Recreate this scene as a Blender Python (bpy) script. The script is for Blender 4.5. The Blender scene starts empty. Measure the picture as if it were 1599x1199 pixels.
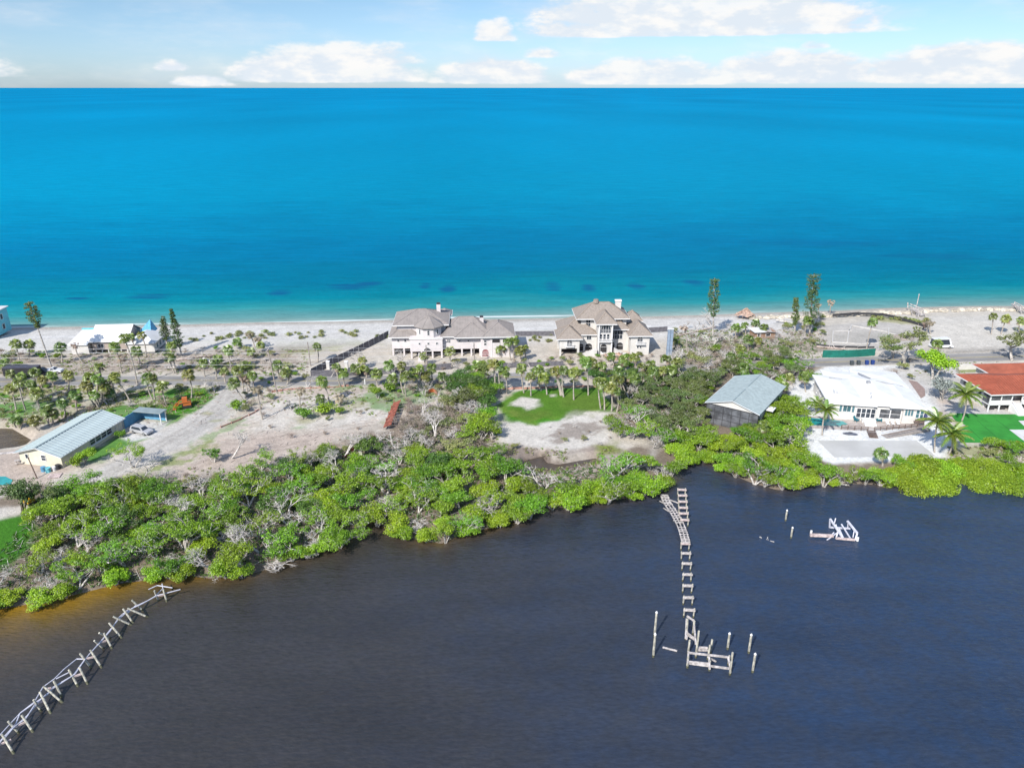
import bpy, math, random
import numpy as np
from mathutils import Vector, Matrix
C = bpy.context.scene.collection
SC = bpy.context.scene
R = math.radians
# ---------------------------------------------------------------- camera
FPX, PITCH, CAMH = 1150.0, R(21.9), 70.0
cp, sp = math.cos(PITCH), math.sin(PITCH)
cam_d = bpy.data.cameras.new('camera'); cam = bpy.data.objects.new('camera', cam_d); C.objects.link(cam)
cam.location = (0, 0, CAMH); cam.rotation_euler = (R(90) - PITCH, 0, 0)
cam_d.sensor_width = 36.0; cam_d.lens = FPX / 1599 * 36.0
cam_d.clip_start = 1.0; cam_d.clip_end = 600000.0
SC.camera = cam
# ---------------------------------------------------------------- light, sky, exposure
SUN_EL, SUN_AZ = R(40), R(211)          # azimuth clockwise from +Y: the sun stands behind the camera to the left
EXPO = 0.84
SKY_K = 0.15
SC.view_settings.view_transform = 'Standard'; SC.view_settings.look = 'None'
SC.view_settings.exposure = EXPO; SC.view_settings.gamma = 1.0
sun_d = bpy.data.lights.new('sun', 'SUN'); sun = bpy.data.objects.new('sun', sun_d); C.objects.link(sun)
sun_d.energy = 3.7; sun_d.angle = R(0.5); sun_d.color = (1.0, 0.955, 0.89)
sdir = Vector((math.sin(SUN_AZ) * math.cos(SUN_EL), math.cos(SUN_AZ) * math.cos(SUN_EL), math.sin(SUN_EL)))
sun.rotation_euler = sdir.to_track_quat('Z', 'Y').to_euler()
W = bpy.data.worlds.new('World'); SC.world = W; W.use_nodes = True
nt = W.node_tree; nt.nodes.clear()

class NG:
    "tiny node-graph helper"
    def __init__(s, nt): s.nt = nt
    def n(s, t, **k):
        o = s.nt.nodes.new(t)
        for a, b in k.items(): setattr(o, a, b)
        return o
    def put(s, sock, v):
        if hasattr(v, 'is_linked') or hasattr(v, 'links'): s.nt.links.new(v, sock)
        else: sock.default_value = v
    def m(s, op, a, b=0.0, c=0.0):
        o = s.n('ShaderNodeMath', operation=op)
        s.put(o.inputs[0], a); s.put(o.inputs[1], b); s.put(o.inputs[2], c)
        return o.outputs[0]
    def ss(s, v, lo, hi, a=0.0, b=1.0, kind='SMOOTHSTEP'):
        o = s.n('ShaderNodeMapRange', interpolation_type=kind)
        s.put(o.inputs['Value'], v)
        for i, q in zip((1, 2, 3, 4), (lo, hi, a, b)): s.put(o.inputs[i], q)
        return o.outputs[0]
    def mix(s, f, a, b, bt='MIX'):
        o = s.n('ShaderNodeMix', data_type='RGBA', blend_type=bt)
        s.put(o.inputs['Factor'], f); s.put(o.inputs['A'], a); s.put(o.inputs['B'], b)
        return [q for q in o.outputs if q.type == 'RGBA'][0]
    def noise(s, vec, scale, detail=4.0, rough=0.55, out=0):
        o = s.n('ShaderNodeTexNoise')
        if vec is not None: s.put(o.inputs['Vector'], vec)
        o.inputs['Scale'].default_value = scale; o.inputs['Detail'].default_value = detail; o.inputs['Roughness'].default_value = rough
        return o.outputs[out]
    def xyz(s, x=0.0, y=0.0, z=0.0):
        o = s.n('ShaderNodeCombineXYZ')
        s.put(o.inputs[0], x); s.put(o.inputs[1], y); s.put(o.inputs[2], z)
        return o.outputs[0]
    def ramp(s, f, pts):
        o = s.n('ShaderNodeValToRGB'); e = o.color_ramp.elements
        s.put(o.inputs[0], f)
        while len(e) < len(pts): e.new(0.5)
        for q, (p, c) in zip(e, pts): q.position = p; q.color = (*c, 1)
        return o.outputs[0]

g = NG(nt)
sky = g.n('ShaderNodeTexSky', sky_type='NISHITA', sun_disc=False, sun_elevation=SUN_EL, sun_rotation=SUN_AZ,
          altitude=0.0, air_density=1.0, dust_density=0.4, ozone_density=2.5)
tc = g.n('ShaderNodeTexCoord')
sep = g.n('ShaderNodeSeparateXYZ'); nt.links.new(tc.outputs['Generated'], sep.inputs[0])
az = g.m('ARCTAN2', sep.outputs[0], sep.outputs[1]); el = g.m('ARCSINE', sep.outputs[2])
# the far clouds over the sea (azimuth, elevation in radians), each with a flat base
def sky_dir(px, py):
    u, v = (px - 799.5) / FPX, (599.5 - py) / FPX
    y, z = v * sp + cp, v * cp - sp
    return math.atan2(u, y), math.atan2(z, math.hypot(u, y))
cn = g.noise(g.xyz(g.m('MULTIPLY', az, 26.0), g.m('MULTIPLY', el, 62.0), 3.7), 1.0, 7.0, 0.58)
cn2 = g.noise(g.xyz(g.m('MULTIPLY', az, 7.0), g.m('MULTIPLY', el, 30.0), 9.1), 1.0, 5.0, 0.6)
tot = None
for px0, px1, yt, yb, k in ((340, 670, 62, 130, 1.0), (540, 670, 62, 104, .6), (665, 870, 86, 132, .95), (870, 1180, 86, 133, 1.0), (1080, 1400, 76, 131, 1.05),
                            (1330, 1720, 60, 131, 1.1), (255, 375, 116, 136, .8), (235, 300, 90, 112, .6), (735, 810, 22, 66, .8), (812, 880, 70, 92, .6),
                            (1245, 1300, 60, 78, .6), (800, 1420, -70, 58, .95), (-420, 40, 60, 122, .8), (-1100, -500, 30, 120, .9), (1800, 2600, 30, 126, 1.0)):
    a0, e0 = sky_dir(px0, (yt + yb) / 2); a1, _ = sky_dir(px1, (yt + yb) / 2)
    _, et = sky_dir((px0 + px1) / 2, yt); _, eb = sky_dir((px0 + px1) / 2, yb)
    ac, aw = (a0 + a1) / 2, (a1 - a0) / 2
    q = g.m('POWER', g.m('ABSOLUTE', g.m('DIVIDE', g.m('SUBTRACT', az, ac), aw)), 2.0)
    h = g.m('POWER', g.m('DIVIDE', g.m('SUBTRACT', el, eb), et - eb), 2.0)
    d = g.m('SUBTRACT', 1.0, g.m('ADD', g.m('MULTIPLY', q, 0.8), g.m('MULTIPLY', h, 0.8)))
    d = g.m('MULTIPLY', g.m('MAXIMUM', d, 0.0), g.ss(el, eb - 0.002, eb + 0.004))
    d = g.m('MULTIPLY', d, k)
    tot = d if tot is None else g.m('MAXIMUM', tot, d)
# general cumulus higher up, all round
hi = g.m('MULTIPLY', g.ss(g.noise(tc.outputs['Generated'], 5.0, 6.0, 0.6), 0.56, 0.72), g.ss(el, 0.10, 0.2))
cl = g.ss(g.m('ADD', g.m('MULTIPLY', tot, 0.95), g.m('MULTIPLY', g.m('SUBTRACT', cn, 0.5), 1.15)), 0.10, 0.54)
cl = g.m('MULTIPLY', cl, g.ss(tot, 0.02, 0.25))
cl = g.m('MAXIMUM', cl, g.m('MULTIPLY', hi, 0.8))
veil = g.m('MULTIPLY', g.ss(cn2, 0.38, 0.72), 0.34)
cl = g.m('MINIMUM', g.m('ADD', g.m('MULTIPLY', cl, 0.9), veil), 1.0)
K = 1.0 / (SKY_K * 2 ** EXPO)
tone = g.mix(g.ss(g.m('SUBTRACT', cn, g.m('MULTIPLY', cn2, 0.35)), 0.22, 0.46), (.77 * K, .845 * K, .93 * K, 1), (.98 * K, .975 * K, .965 * K, 1))
# low sky dimmed and blue-tinted; untinted upper sky left brighter as shadow fill
tint = g.mix(1.0, sky.outputs[0], g.mix(g.ss(el, 0.0, 0.12), (0.34, 0.435, 0.625, 1), (0.325, 0.393, 0.475, 1)), 'MULTIPLY')
skyc = g.mix(g.ss(el, 0.25, 0.7), tint, sky.outputs[0])
bg = g.n('ShaderNodeBackground'); g.put(bg.inputs[0], g.mix(cl, skyc, tone)); bg.inputs[1].default_value = SKY_K
wo = g.n('ShaderNodeOutputWorld'); nt.links.new(bg.outputs[0], wo.inputs[0])
SC.cycles.max_bounces = 6; SC.cycles.transparent_max_bounces = 8
try: SC.cycles.use_denoising = True
except Exception: pass

# ---------------------------------------------------------------- projection of surveyed points onto the site
LZ = 1.2                                   # height of the island above the water
def P(px, py, z=LZ):
    u, v = (px - 799.5) / FPX, (599.5 - py) / FPX
    dy, dz = v * sp + cp, v * cp - sp
    t = (z - CAMH) / dz
    return Vector((u * t, dy * t, z))
def height_at(X, Y, py):                   # height of a point above (X, Y) seen at row py
    k = (599.5 - py) / FPX
    return CAMH + Y * (k * cp - sp) / (cp + k * sp)
def upright(bx, by, ty, z=LZ):             # base point and height of something upright
    b = P(bx, by, z); return b, height_at(b.x, b.y, ty) - z

# ---------------------------------------------------------------- materials
def new_mat(name):
    m = bpy.data.materials.new(name); m.use_nodes = True; m.node_tree.nodes.clear()
    return m, NG(m.node_tree)
MATS = {}
def mat(name, col, rough=0.7, var=0.12, scale=1.5, bump=0.0, bscale=None, spec=0.3, metal=0.0, col2=None, rnd=0.0, coord='Object', stretch=None):
    if name in MATS: return MATS[name]
    m, g = new_mat(name); n = m.node_tree
    tc = g.n('ShaderNodeTexCoord'); vec = tc.outputs[coord]
    if stretch:
        mp = g.n('ShaderNodeMapping'); n.links.new(vec, mp.inputs[0]); mp.inputs['Scale'].default_value = stretch; vec = mp.outputs[0]
    f = g.noise(vec, scale, 5.0, 0.62)
    c2 = col2 if col2 else tuple(max(0, c * (1 - 2.2 * var)) for c in col)
    c1 = col if col2 else tuple(min(1, c * (1 + var)) for c in col)
    cc = g.mix(g.ss(f, 0.32, 0.68), (*c2, 1), (*c1, 1))
    if rnd:
        oi = g.n('ShaderNodeObjectInfo')
        hs = g.n('ShaderNodeHueSaturation'); g.put(hs.inputs['Color'], cc)
        g.put(hs.inputs['Value'], g.ss(oi.outputs['Random'], 0, 1, 1 - rnd, 1 + rnd, 'LINEAR')); cc = hs.outputs[0]
    b = g.n('ShaderNodeBsdfPrincipled'); g.put(b.inputs['Base Color'], cc)
    b.inputs['Roughness'].default_value = rough; b.inputs['Metallic'].default_value = metal
    b.inputs['Specular IOR Level'].default_value = spec
    if bump:
        bp = g.n('ShaderNodeBump'); bp.inputs['Strength'].default_value = bump; bp.inputs['Distance'].default_value = 0.05
        g.put(bp.inputs['Height'], g.noise(vec, bscale or scale * 4, 4.0, 0.6)); n.links.new(bp.outputs[0], b.inputs['Normal'])
    o = g.n('ShaderNodeOutputMaterial'); n.links.new(b.outputs[0], o.inputs[0])
    MATS[name] = m; return m
def leaf_mat(name, lo, hi_, tr=0.3, hue=0.03, gloss=0.04):
    if name in MATS: return MATS[name]
    m, g = new_mat(name); n = m.node_tree
    ge = g.n('ShaderNodeNewGeometry'); oi = g.n('ShaderNodeObjectInfo'); tc = g.n('ShaderNodeTexCoord')
    f = g.m('ADD', g.m('MULTIPLY', ge.outputs['Random Per Island'], 0.55), g.m('MULTIPLY', g.noise(tc.outputs['Object'], 0.9, 3.0), 0.5))
    cc = g.mix(g.ss(f, 0.25, 0.8), (*lo, 1), (*hi_, 1))
    hs = g.n('ShaderNodeHueSaturation'); g.put(hs.inputs['Color'], cc)
    g.put(hs.inputs['Hue'], g.ss(oi.outputs['Random'], 0, 1, 0.5 - hue, 0.5 + hue * .6, 'LINEAR'))
    g.put(hs.inputs['Value'], g.ss(g.m('FRACT', g.m('MULTIPLY', oi.outputs['Random'], 7.31)), 0, 1, 0.75, 1.25, 'LINEAR'))
    d = g.n('ShaderNodeBsdfDiffuse'); t = g.n('ShaderNodeBsdfTranslucent'); gl = g.n('ShaderNodeBsdfGlossy'); gl.inputs['Roughness'].default_value = 0.45
    for q in (d, t): n.links.new(hs.outputs[0], q.inputs[0])
    mx = g.n('ShaderNodeMixShader'); mx.inputs[0].default_value = tr; n.links.new(d.outputs[0], mx.inputs[1]); n.links.new(t.outputs[0], mx.inputs[2])
    m2 = g.n('ShaderNodeMixShader'); m2.inputs[0].default_value = gloss; n.links.new(mx.outputs[0], m2.inputs[1]); n.links.new(gl.outputs[0], m2.inputs[2])
    o = g.n('ShaderNodeOutputMaterial'); n.links.new(m2.outputs[0], o.inputs[0])
    MATS[name] = m; return m

# ---------------------------------------------------------------- object helpers
def tag(o, label=None, cat=None, group=None, kind=None):
    if label: o['label'] = label
    if cat: o['category'] = cat
    if group: o['group'] = group
    if kind: o['kind'] = kind
    return o
def empty(name, loc, rz=0.0, label=None, cat=None, group=None, sc=1.0):
    o = bpy.data.objects.new(name, None); C.objects.link(o)
    o.location = loc; o.rotation_euler = (0, 0, rz); o.scale = (sc,) * 3; o.empty_display_size = 0.3
    return tag(o, label, cat, group)
def link(name, me, parent=None, loc=None):
    o = bpy.data.objects.new(name, me); C.objects.link(o)
    if parent: o.parent = parent
    if loc is not None: o.location = loc
    return o
class MB:
    def __init__(s): s.v = []; s.f = []
    def poly(s, pts, flip=False):
        i = len(s.v); s.v += [tuple(p) for p in pts]
        r = list(range(i, i + len(pts))); s.f.append(tuple(r[::-1] if flip else r)); return s
    def box(s, x0, x1, y0, y1, z0, z1):
        i = len(s.v)
        s.v += [(x0, y0, z0), (x1, y0, z0), (x1, y1, z0), (x0, y1, z0), (x0, y0, z1), (x1, y0, z1), (x1, y1, z1), (x0, y1, z1)]
        s.f += [tuple(i + k for k in q) for q in ((0, 3, 2, 1), (4, 5, 6, 7), (0, 1, 5, 4), (1, 2, 6, 5), (2, 3, 7, 6), (3, 0, 4, 7))]; return s
    def bar(s, a, b, w, h=None, up=(0, 0, 1)):     # rectangular bar from a to b
        a, b = Vector(a), Vector(b); d = (b - a).normalized(); h = h or w
        sd = d.cross(Vector(up))
        if sd.length < 1e-3: sd = d.cross(Vector((0, 1, 0)))
        sd.normalize(); u = sd.cross(d).normalized()
        i = len(s.v)
        for p in (a, b):
            for p1, p2 in ((-1, -1), (1, -1), (1, 1), (-1, 1)): s.v.append(tuple(p + sd * w / 2 * p1 + u * h / 2 * p2))
        s.f += [tuple(i + k for k in q) for q in ((0, 1, 2, 3), (7, 6, 5, 4), (0, 4, 5, 1), (1, 5, 6, 2), (2, 6, 7, 3), (3, 7, 4, 0))]; return s
    def tube(s, a, b, r0, r1, n=6, caps=True):
        a, b = Vector(a), Vector(b); d = b - a
        if d.length < 1e-6: return s
        d.normalize(); x = d.orthogonal().normalized(); y = d.cross(x)
        i = len(s.v)
        for p, r in ((a, r0), (b, r1)):
            for k in range(n):
                t = 2 * math.pi * k / n; s.v.append(tuple(p + x * r * math.cos(t) + y * r * math.sin(t)))
        for k in range(n): s.f.append((i + k, i + (k + 1) % n, i + n + (k + 1) % n, i + n + k))
        if caps: s.f.append(tuple(i + n + k for k in range(n))); s.f.append(tuple(i + n - 1 - k for k in range(n)))
        return s
    def path(s, pts, r, n=5):
        for a, b in zip(pts[:-1], pts[1:]): s.tube(a, b, r, r, n)
        return s
    def hip(s, x0, x1, y0, y1, z, h, fas=0.22, ridge=None):
        w, d = x1 - x0, y1 - y0; k = min(w, d) / 2
        if ridge is not None: k = ridge
        if w >= d: a, b = (x0 + k, (y0 + y1) / 2, z + h), (x1 - k, (y0 + y1) / 2, z + h)
        else: a, b = ((x0 + x1) / 2, y0 + k, z + h), ((x0 + x1) / 2, y1 - k, z + h)
        i = len(s.v)
        s.v += [(x0, y0, z - fas), (x1, y0, z - fas), (x1, y1, z - fas), (x0, y1, z - fas), (x0, y0, z), (x1, y0, z), (x1, y1, z), (x0, y1, z), a, b]
        F = [(0, 3, 2, 1), (0, 1, 5, 4), (1, 2, 6, 5), (2, 3, 7, 6), (3, 0, 4, 7)]
        F += [(4, 5, 9, 8), (5, 6, 9), (6, 7, 8, 9), (7, 4, 8)] if w >= d else [(4, 5, 8), (5, 6, 9, 8), (6, 7, 9), (7, 4, 8, 9)]
        s.f += [tuple(i + q for q in f) for f in F]; return s
    def gable_y(s, x0, x1, y0, y1, z, h, t=0.2):     # ridge runs along y
        xm = (x0 + x1) / 2; i = len(s.v)
        for y in (y0, y1): s.v += [(x0, y, z), (xm, y, z + h), (x1, y, z), (x0, y, z - t), (xm, y, z + h - t), (x1, y, z - t)]
        s.f += [tuple(i + q for q in f) for f in ((0, 1, 7, 6), (1, 2, 8, 7), (3, 9, 10, 4), (4, 10, 11, 5), (0, 6, 9, 3), (2, 5, 11, 8), (0, 3, 4, 1), (1, 4, 5, 2), (6, 7, 10, 9), (7, 8, 11, 10))]; return s
    def mesh(s, name, *ms, smooth=False):
        me = bpy.data.meshes.new(name); me.from_pydata(s.v, [], s.f); me.update()
        for m in ms: me.materials.append(m)
        if smooth: me.polygons.foreach_set('use_smooth', [True] * len(me.polygons))
        return me
    def build(s, name, m, parent=None, loc=None, smooth=False): return link(name, s.mesh(name, m, smooth=smooth), parent, loc)
def np_mesh(name, verts, quads, *ms):
    me = bpy.data.meshes.new(name); nv, nf = len(verts), len(quads); k = quads.shape[1]
    me.vertices.add(nv); me.vertices.foreach_set('co', verts.astype(np.float32).ravel())
    me.loops.add(nf * k); me.loops.foreach_set('vertex_index', quads.astype(np.int32).ravel())
    me.polygons.add(nf); me.polygons.foreach_set('loop_start', np.arange(nf, dtype=np.int32) * k)
    me.update(calc_edges=True); me.validate()
    for m in ms: me.materials.append(m)
    return me

# numpy value noise
def vnoise(x, y, scale, seed):
    rs = np.random.RandomState(seed); L = rs.rand(256, 256)
    x, y = x / scale + 1000.0, y / scale + 1000.0
    xi, yi = np.floor(x).astype(int), np.floor(y).astype(int); fx, fy = x - xi, y - yi
    fx, fy = fx * fx * (3 - 2 * fx), fy * fy * (3 - 2 * fy)
    q = lambda a, b: L[a % 256, b % 256]
    return (q(xi, yi) * (1 - fx) + q(xi + 1, yi) * fx) * (1 - fy) + (q(xi, yi + 1) * (1 - fx) + q(xi + 1, yi + 1) * fx) * fy
def fbm(x, y, scale, seed, octv=4):
    t = 0; a = 0.5; n = 0
    for k in range(octv): t = t + a * vnoise(x, y, scale / 2 ** k, seed + k); n += a; a *= 0.55
    return t / n
def sdist(X, Y, pts):                      # signed distance to polygon, + inside
    d = np.full(X.shape, 1e9); ins = np.zeros(X.shape, bool); n = len(pts)
    for i in range(n):
        (x0, y0), (x1, y1) = pts[i], pts[(i + 1) % n]
        dx, dy = x1 - x0, y1 - y0; L2 = dx * dx + dy * dy + 1e-9
        t = np.clip(((X - x0) * dx + (Y - y0) * dy) / L2, 0, 1)
        d = np.minimum(d, np.hypot(X - x0 - t * dx, Y - y0 - t * dy))
        c = ((y0 > Y) != (y1 > Y)) & (X < (x1 - x0) * (Y - y0) / (y1 - y0 + 1e-12) + x0); ins ^= c
    return np.where(ins, d, -d)
def sstep(v, a, b):
    t = np.clip((v - a) / (b - a), 0, 1); return t * t * (3 - 2 * t)
# ================================================================ SETTING
BAY = [(-60, 968), (0, 950), (60, 940), (125, 926), (180, 912), (230, 905), (290, 897), (330, 903), (380, 898), (430, 885), (480, 866), (530, 852), (560, 828), (580, 812), (610, 826),
       (650, 842), (690, 848), (720, 834), (760, 825), (800, 814), (850, 796), (900, 789), (970, 779), (1030, 766), (1044, 748), (1056, 732), (1072, 722), (1090, 718), (1112, 724), (1138, 738),
       (1170, 752), (1215, 765), (1250, 756), (1300, 755), (1340, 755), (1388, 757), (1410, 747), (1440, 747), (1480, 751), (1510, 741), (1560, 750), (1599, 737), (1660, 730)]
GULF = [(-40, 513), (0, 512), (100, 510.5), (270, 507.5), (400, 503.5), (530, 502), (600, 500), (800, 498), (1010, 494.5), (1100, 492), (1150, 490), (1240, 487), (1300, 485.5), (1380, 481.5), (1450, 479.5), (1520, 478), (1599, 478), (1660, 477)]
bayw = [P(x, y, 0).xy for x, y in BAY]; bayw.sort(key=lambda p: p[0]); gulfw = [P(x, y, 0).xy for x, y in GULF]
bx = np.array([p[0] for p in bayw]); by = np.array([p[1] for p in bayw])
gx = np.array([p[0] for p in gulfw]); gy = np.array([p[1] for p in gulfw])
bx = np.concatenate([[-9000, -300, -140], bx, [160, 400, 9000]]); by = np.concatenate([[-500, 78, 84], by, [128, 150, 700]])
gx = np.concatenate([[-9000], gx, [9000]]); gy = np.concatenate([[-420], gy, [890]])
def bay_y(x): return np.interp(x, bx, by)
def gulf_y(x): return np.interp(x, gx, gy)
def line_dist(X, Y, lx, ly, sign):
    d = np.full(X.shape, 1e9)
    for i in range(len(lx) - 1):
        dx, dy = lx[i + 1] - lx[i], ly[i + 1] - ly[i]; L2 = dx * dx + dy * dy
        t = np.clip(((X - lx[i]) * dx + (Y - ly[i]) * dy) / L2, 0, 1)
        d = np.minimum(d, np.hypot(X - lx[i] - t * dx, Y - ly[i] - t * dy))
    return np.where((Y - np.interp(X, lx, ly)) * sign > 0, d, -d)
def W2(pts, z=LZ): return [tuple(P(x, y, z).xy) for x, y in pts]

POND_L = W2([(-90, 668), (15, 671), (44, 688), (32, 699), (-10, 704), (-90, 716)], 0)
POND_M = W2([(820, 716), (846, 709), (853, 719), (872, 722), (905, 716), (930, 712), (930, 718), (890, 729), (856, 732), (824, 732)], .6)
def ground(Xs, Ys):
    db = line_dist(Xs, Ys, bx, by, 1); dg = line_dist(Xs, Ys, gx, gy, -1)
    zb = np.where(db > 0, 0.02 + db * 0.30, db * 0.22); zg = np.where(dg > 0, dg * 0.055, dg * 0.05)
    z = np.minimum(np.minimum(zb, zg), LZ)
    for poly, w in ((POND_L, 2.2), (POND_M, 1.2)):
        s = sdist(Xs, Ys, poly); z = np.minimum(z, np.where(s > -w, -0.5 + (LZ + .5) * sstep(-s, -0.3, w), LZ))
    return np.maximum(z, -2.5), db, dg

def axis(lo, hi, st, far, k=1.25):
    a = list(np.arange(lo, hi + 1e-6, st)); s = st * 2; q = hi
    while q < far: q += s; s *= k; a.append(q)
    s = st * 2; q = lo; pre = []
    while q > -far: q -= s; s *= k; pre.append(q)
    return np.array(pre[::-1] + a)
xs = axis(-200, 200, 0.6, 8000); ys = np.concatenate([np.arange(-600, 40, 40), np.arange(40, 76, 4), np.arange(76, 256, 0.6), np.arange(256, 300, 6), np.arange(300, 1000, 50)])
GX, GY = np.meshgrid(xs, ys); Z, DB, DG = ground(GX, GY)
n1 = fbm(GX, GY, 14, 3); n2 = fbm(GX, GY, 3.5, 11); n3 = fbm(GX, GY, 1.3, 23, 3); n4 = fbm(GX * .5, GY * 1.4, 6, 37)
SAND = (.45, .412, .352); WHT = (.49, .458, .41); LOT = (.435, .385, .325); PINK = (.40, .33, .28); BROWN = (.20, .165, .14); MUD = (.115, .09, .075); GRAV = (.34, .315, .28)
GRASS = (.052, .185, .012); DRYG = (.185, .195, .050); TURF = (.022, .19, .022); FLOOR = (.16, .125, .092); CONC = (.60, .60, .585)
col = np.ones(GX.shape + (3,)) * np.array(SAND)
def paint(c, m): 
    global col
    col = col * (1 - m[..., None]) + np.array(c) * m[..., None]
def zone(pts, c, soft=1.2, amp=3.0, k=1.0, nz=None, z=LZ):
    w = W2(pts, z) if not isinstance(pts[0][0], np.floating) else pts
    xs_, ys_ = [p[0] for p in w], [p[1] for p in w]; pad = 8
    m = (GX > min(xs_) - pad) & (GX < max(xs_) + pad) & (GY > min(ys_) - pad) & (GY < max(ys_) + pad)
    r = np.where(m.any(1))[0]; q = np.where(m.any(0))[0]
    if not len(r) or not len(q): return
    sl = np.s_[r[0]:r[-1] + 1, q[0]:q[-1] + 1]
    s = sdist(GX[sl], GY[sl], w) + ((n2 if nz is None else nz)[sl] - .5) * amp * 2
    a = sstep(s, -soft, soft) * k
    col[sl] = col[sl] * (1 - a[..., None]) + np.array(c) * a[..., None]
# the dry inland ground, then each patch the place shows
paint(LOT, sstep(n1, .35, .65) * .6 * (GY < 205))
# forest floor along the bay
zone([(-60, 800), (60, 760), (200, 745), (300, 740), (420, 722), (520, 690), (600, 668), (690, 640), (760, 640), (770, 690), (840, 740), (950, 735), (1000, 690), (960, 640), (930, 600), (960, 575), (1060, 570),
      (1230, 560), (1290, 570), (1255, 640), (1262, 712), (1300, 722), (1599, 715), (1700, 715), (1700, 780), (1215, 790), (1090, 735), (1040, 800), (690, 880), (330, 930), (-60, 990)], FLOOR, 1.5, 4, .92)
zone([(240, 745), (300, 712), (420, 690), (520, 672), (600, 660), (600, 668), (520, 690), (420, 722), (300, 752)], BROWN, 2, 4, .55)
# left: grass and sand
zone([(-80, 612), (40, 600), (150, 612), (250, 610), (330, 606), (350, 618), (300, 645), (230, 655), (190, 648), (120, 650), (60, 665), (-80, 668)], DRYG, 2, 6, .75)
zone([(-80, 626), (60, 618), (180, 620), (260, 614), (345, 612), (330, 632), (260, 650), (150, 640), (-80, 655)], GRASS, 1.0, 7, .85, n4)
zone([(-80, 618), (60, 612), (250, 612), (330, 616), (250, 640), (100, 652), (-80, 660)], LOT, .8, 9, .8, fbm(GX * .6, GY * 1.5, 5, 91))
zone([(-80, 632), (40, 626), (120, 640), (200, 636), (340, 628), (300, 648), (200, 654), (100, 655), (-80, 664)], GRASS, .8, 8, .8, fbm(GX * .7, GY * 1.3, 4, 191))
zone([(60, 640), (110, 628), (150, 640), (90, 662), (30, 664)], PINK, 2, 4, .7)
zone([(265, 608), (340, 608), (345, 622), (300, 636), (262, 636)], GRASS, 1.5, 3, .8)
zone([(130, 708), (185, 682), (215, 688), (190, 702), (150, 722), (130, 722)], GRASS, 1.2, 2, .9)
zone([(40, 552), (110, 545), (230, 552), (340, 545), (460, 550), (480, 566), (330, 580), (200, 582), (0, 588), (-60, 570)], FLOOR, 2, 6, .45, n4)
zone([(440, 540), (480, 530), (560, 528), (570, 536), (500, 552), (440, 556)], DRYG, 2, 4, .6)
zone([(400, 545), (470, 536), (540, 532), (548, 538), (470, 548), (430, 553)], BROWN, 1.5, 3, .6)
# dark tracks over the beach lot at the left, sparse dune plants
for k in range(26):
    rr = random.Random(k); px = 290 + rr.random() * 320; py = 524 + rr.random() * 14
    zone([(px - 3, py), (px + 3, py - .8), (px + 4, py + .6), (px - 1, py + 1)], DRYG, .8, 1.2, .7)
# bare lots
zone([(345, 645), (420, 612), (520, 605), (620, 602), (700, 602), (760, 610), (740, 640), (640, 650), (560, 675), (480, 700), (420, 730), (300, 740), (230, 735), (270, 712)], LOT, 2, 3, .95)
zone([(380, 655), (440, 618), (520, 612), (600, 625), (600, 660), (520, 672), (460, 668), (400, 678)], WHT, 2, 6, .8)
zone([(345, 690), (420, 672), (500, 680), (540, 678), (470, 705), (400, 735), (300, 745), (250, 735)], PINK, 2.5, 5, .75)
zone([(410, 600), (480, 606), (560, 600), (600, 608), (520, 622), (440, 612)], PINK, 1.5, 3, .6)
zone([(530, 622), (580, 624), (570, 640), (500, 650), (470, 660), (480, 640)], DRYG, 1.5, 5, .45)
zone([(580, 605), (690, 600), (700, 618), (650, 632), (600, 640), (570, 625)], GRASS, 1.2, 5, .6)
zone([(520, 596), (570, 598), (572, 606), (520, 612)], GRASS, 1.0, 3, .55)
# driveway of pale sand
zone([(322, 606), (392, 606), (378, 640), (300, 692), (235, 722), (160, 752), (118, 752), (175, 722), (225, 690), (285, 655), (335, 622)], (.43, .405, .37), .7, .8, 1.0)
zone([(372, 655), (310, 690), (240, 730), (180, 752), (184, 757), (250, 735), (320, 695), (380, 658)], GRASS, .7, 5, .45, n3)
zone([(332, 618), (280, 652), (222, 684), (216, 680), (272, 648), (322, 616)], GRASS, .7, 3, .7)
zone([(300, 668), (355, 632), (366, 622), (372, 628), (350, 645), (300, 682)], (.29, .28, .265), .8, 1.5, .6)
zone([(205, 655), (260, 660), (250, 678), (205, 690), (190, 684), (215, 672)], (.5, .49, .47), .6, .6, .9)
zone([(320, 690), (270, 714), (200, 742), (215, 744), (280, 720), (335, 695)], DRYG, 1.0, 4, .5, n3)
def track(pts, c, wd=.45, k=.5, pair=1.7):
    w = W2(pts); p = np.array(w); t = np.linspace(0, 1, len(p)); tt = np.linspace(0, 1, 60); X, Y = np.interp(tt, t, p[:, 0]), np.interp(tt, t, p[:, 1])
    dx, dy = np.gradient(X), np.gradient(Y); L = np.hypot(dx, dy)
    for o_ in ((-pair / 2, pair / 2) if pair else (0,)):
        lx, ly = X - dy / L * o_, Y + dx / L * o_
        pl = [(a - h * n_, b + h * m_) for a, b, n_, m_, h in zip(lx, ly, dy / L, dx / L, [wd] * 60)] + [(a + h * n_, b - h * m_) for a, b, n_, m_, h in zip(lx, ly, dy / L, dx / L, [wd] * 60)][::-1]
        zone([(np.float64(a), np.float64(b)) for a, b in pl], c, .5, .5, k)
track([(355, 612), (345, 630), (300, 665), (240, 700), (160, 745)], (.27, .25, .225)); track([(370, 615), (360, 640), (310, 672), (250, 705)], (.30, .28, .25), k=.4)
track([(350, 690), (400, 690), (460, 680), (540, 668), (590, 660)], (.29, .235, .20), k=.45); track([(300, 730), (370, 705), (440, 700), (480, 690)], (.25, .20, .17), k=.5); track([(400, 640), (450, 640), (500, 630), (560, 615), (600, 605)], (.30, .27, .24), k=.4)
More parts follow.
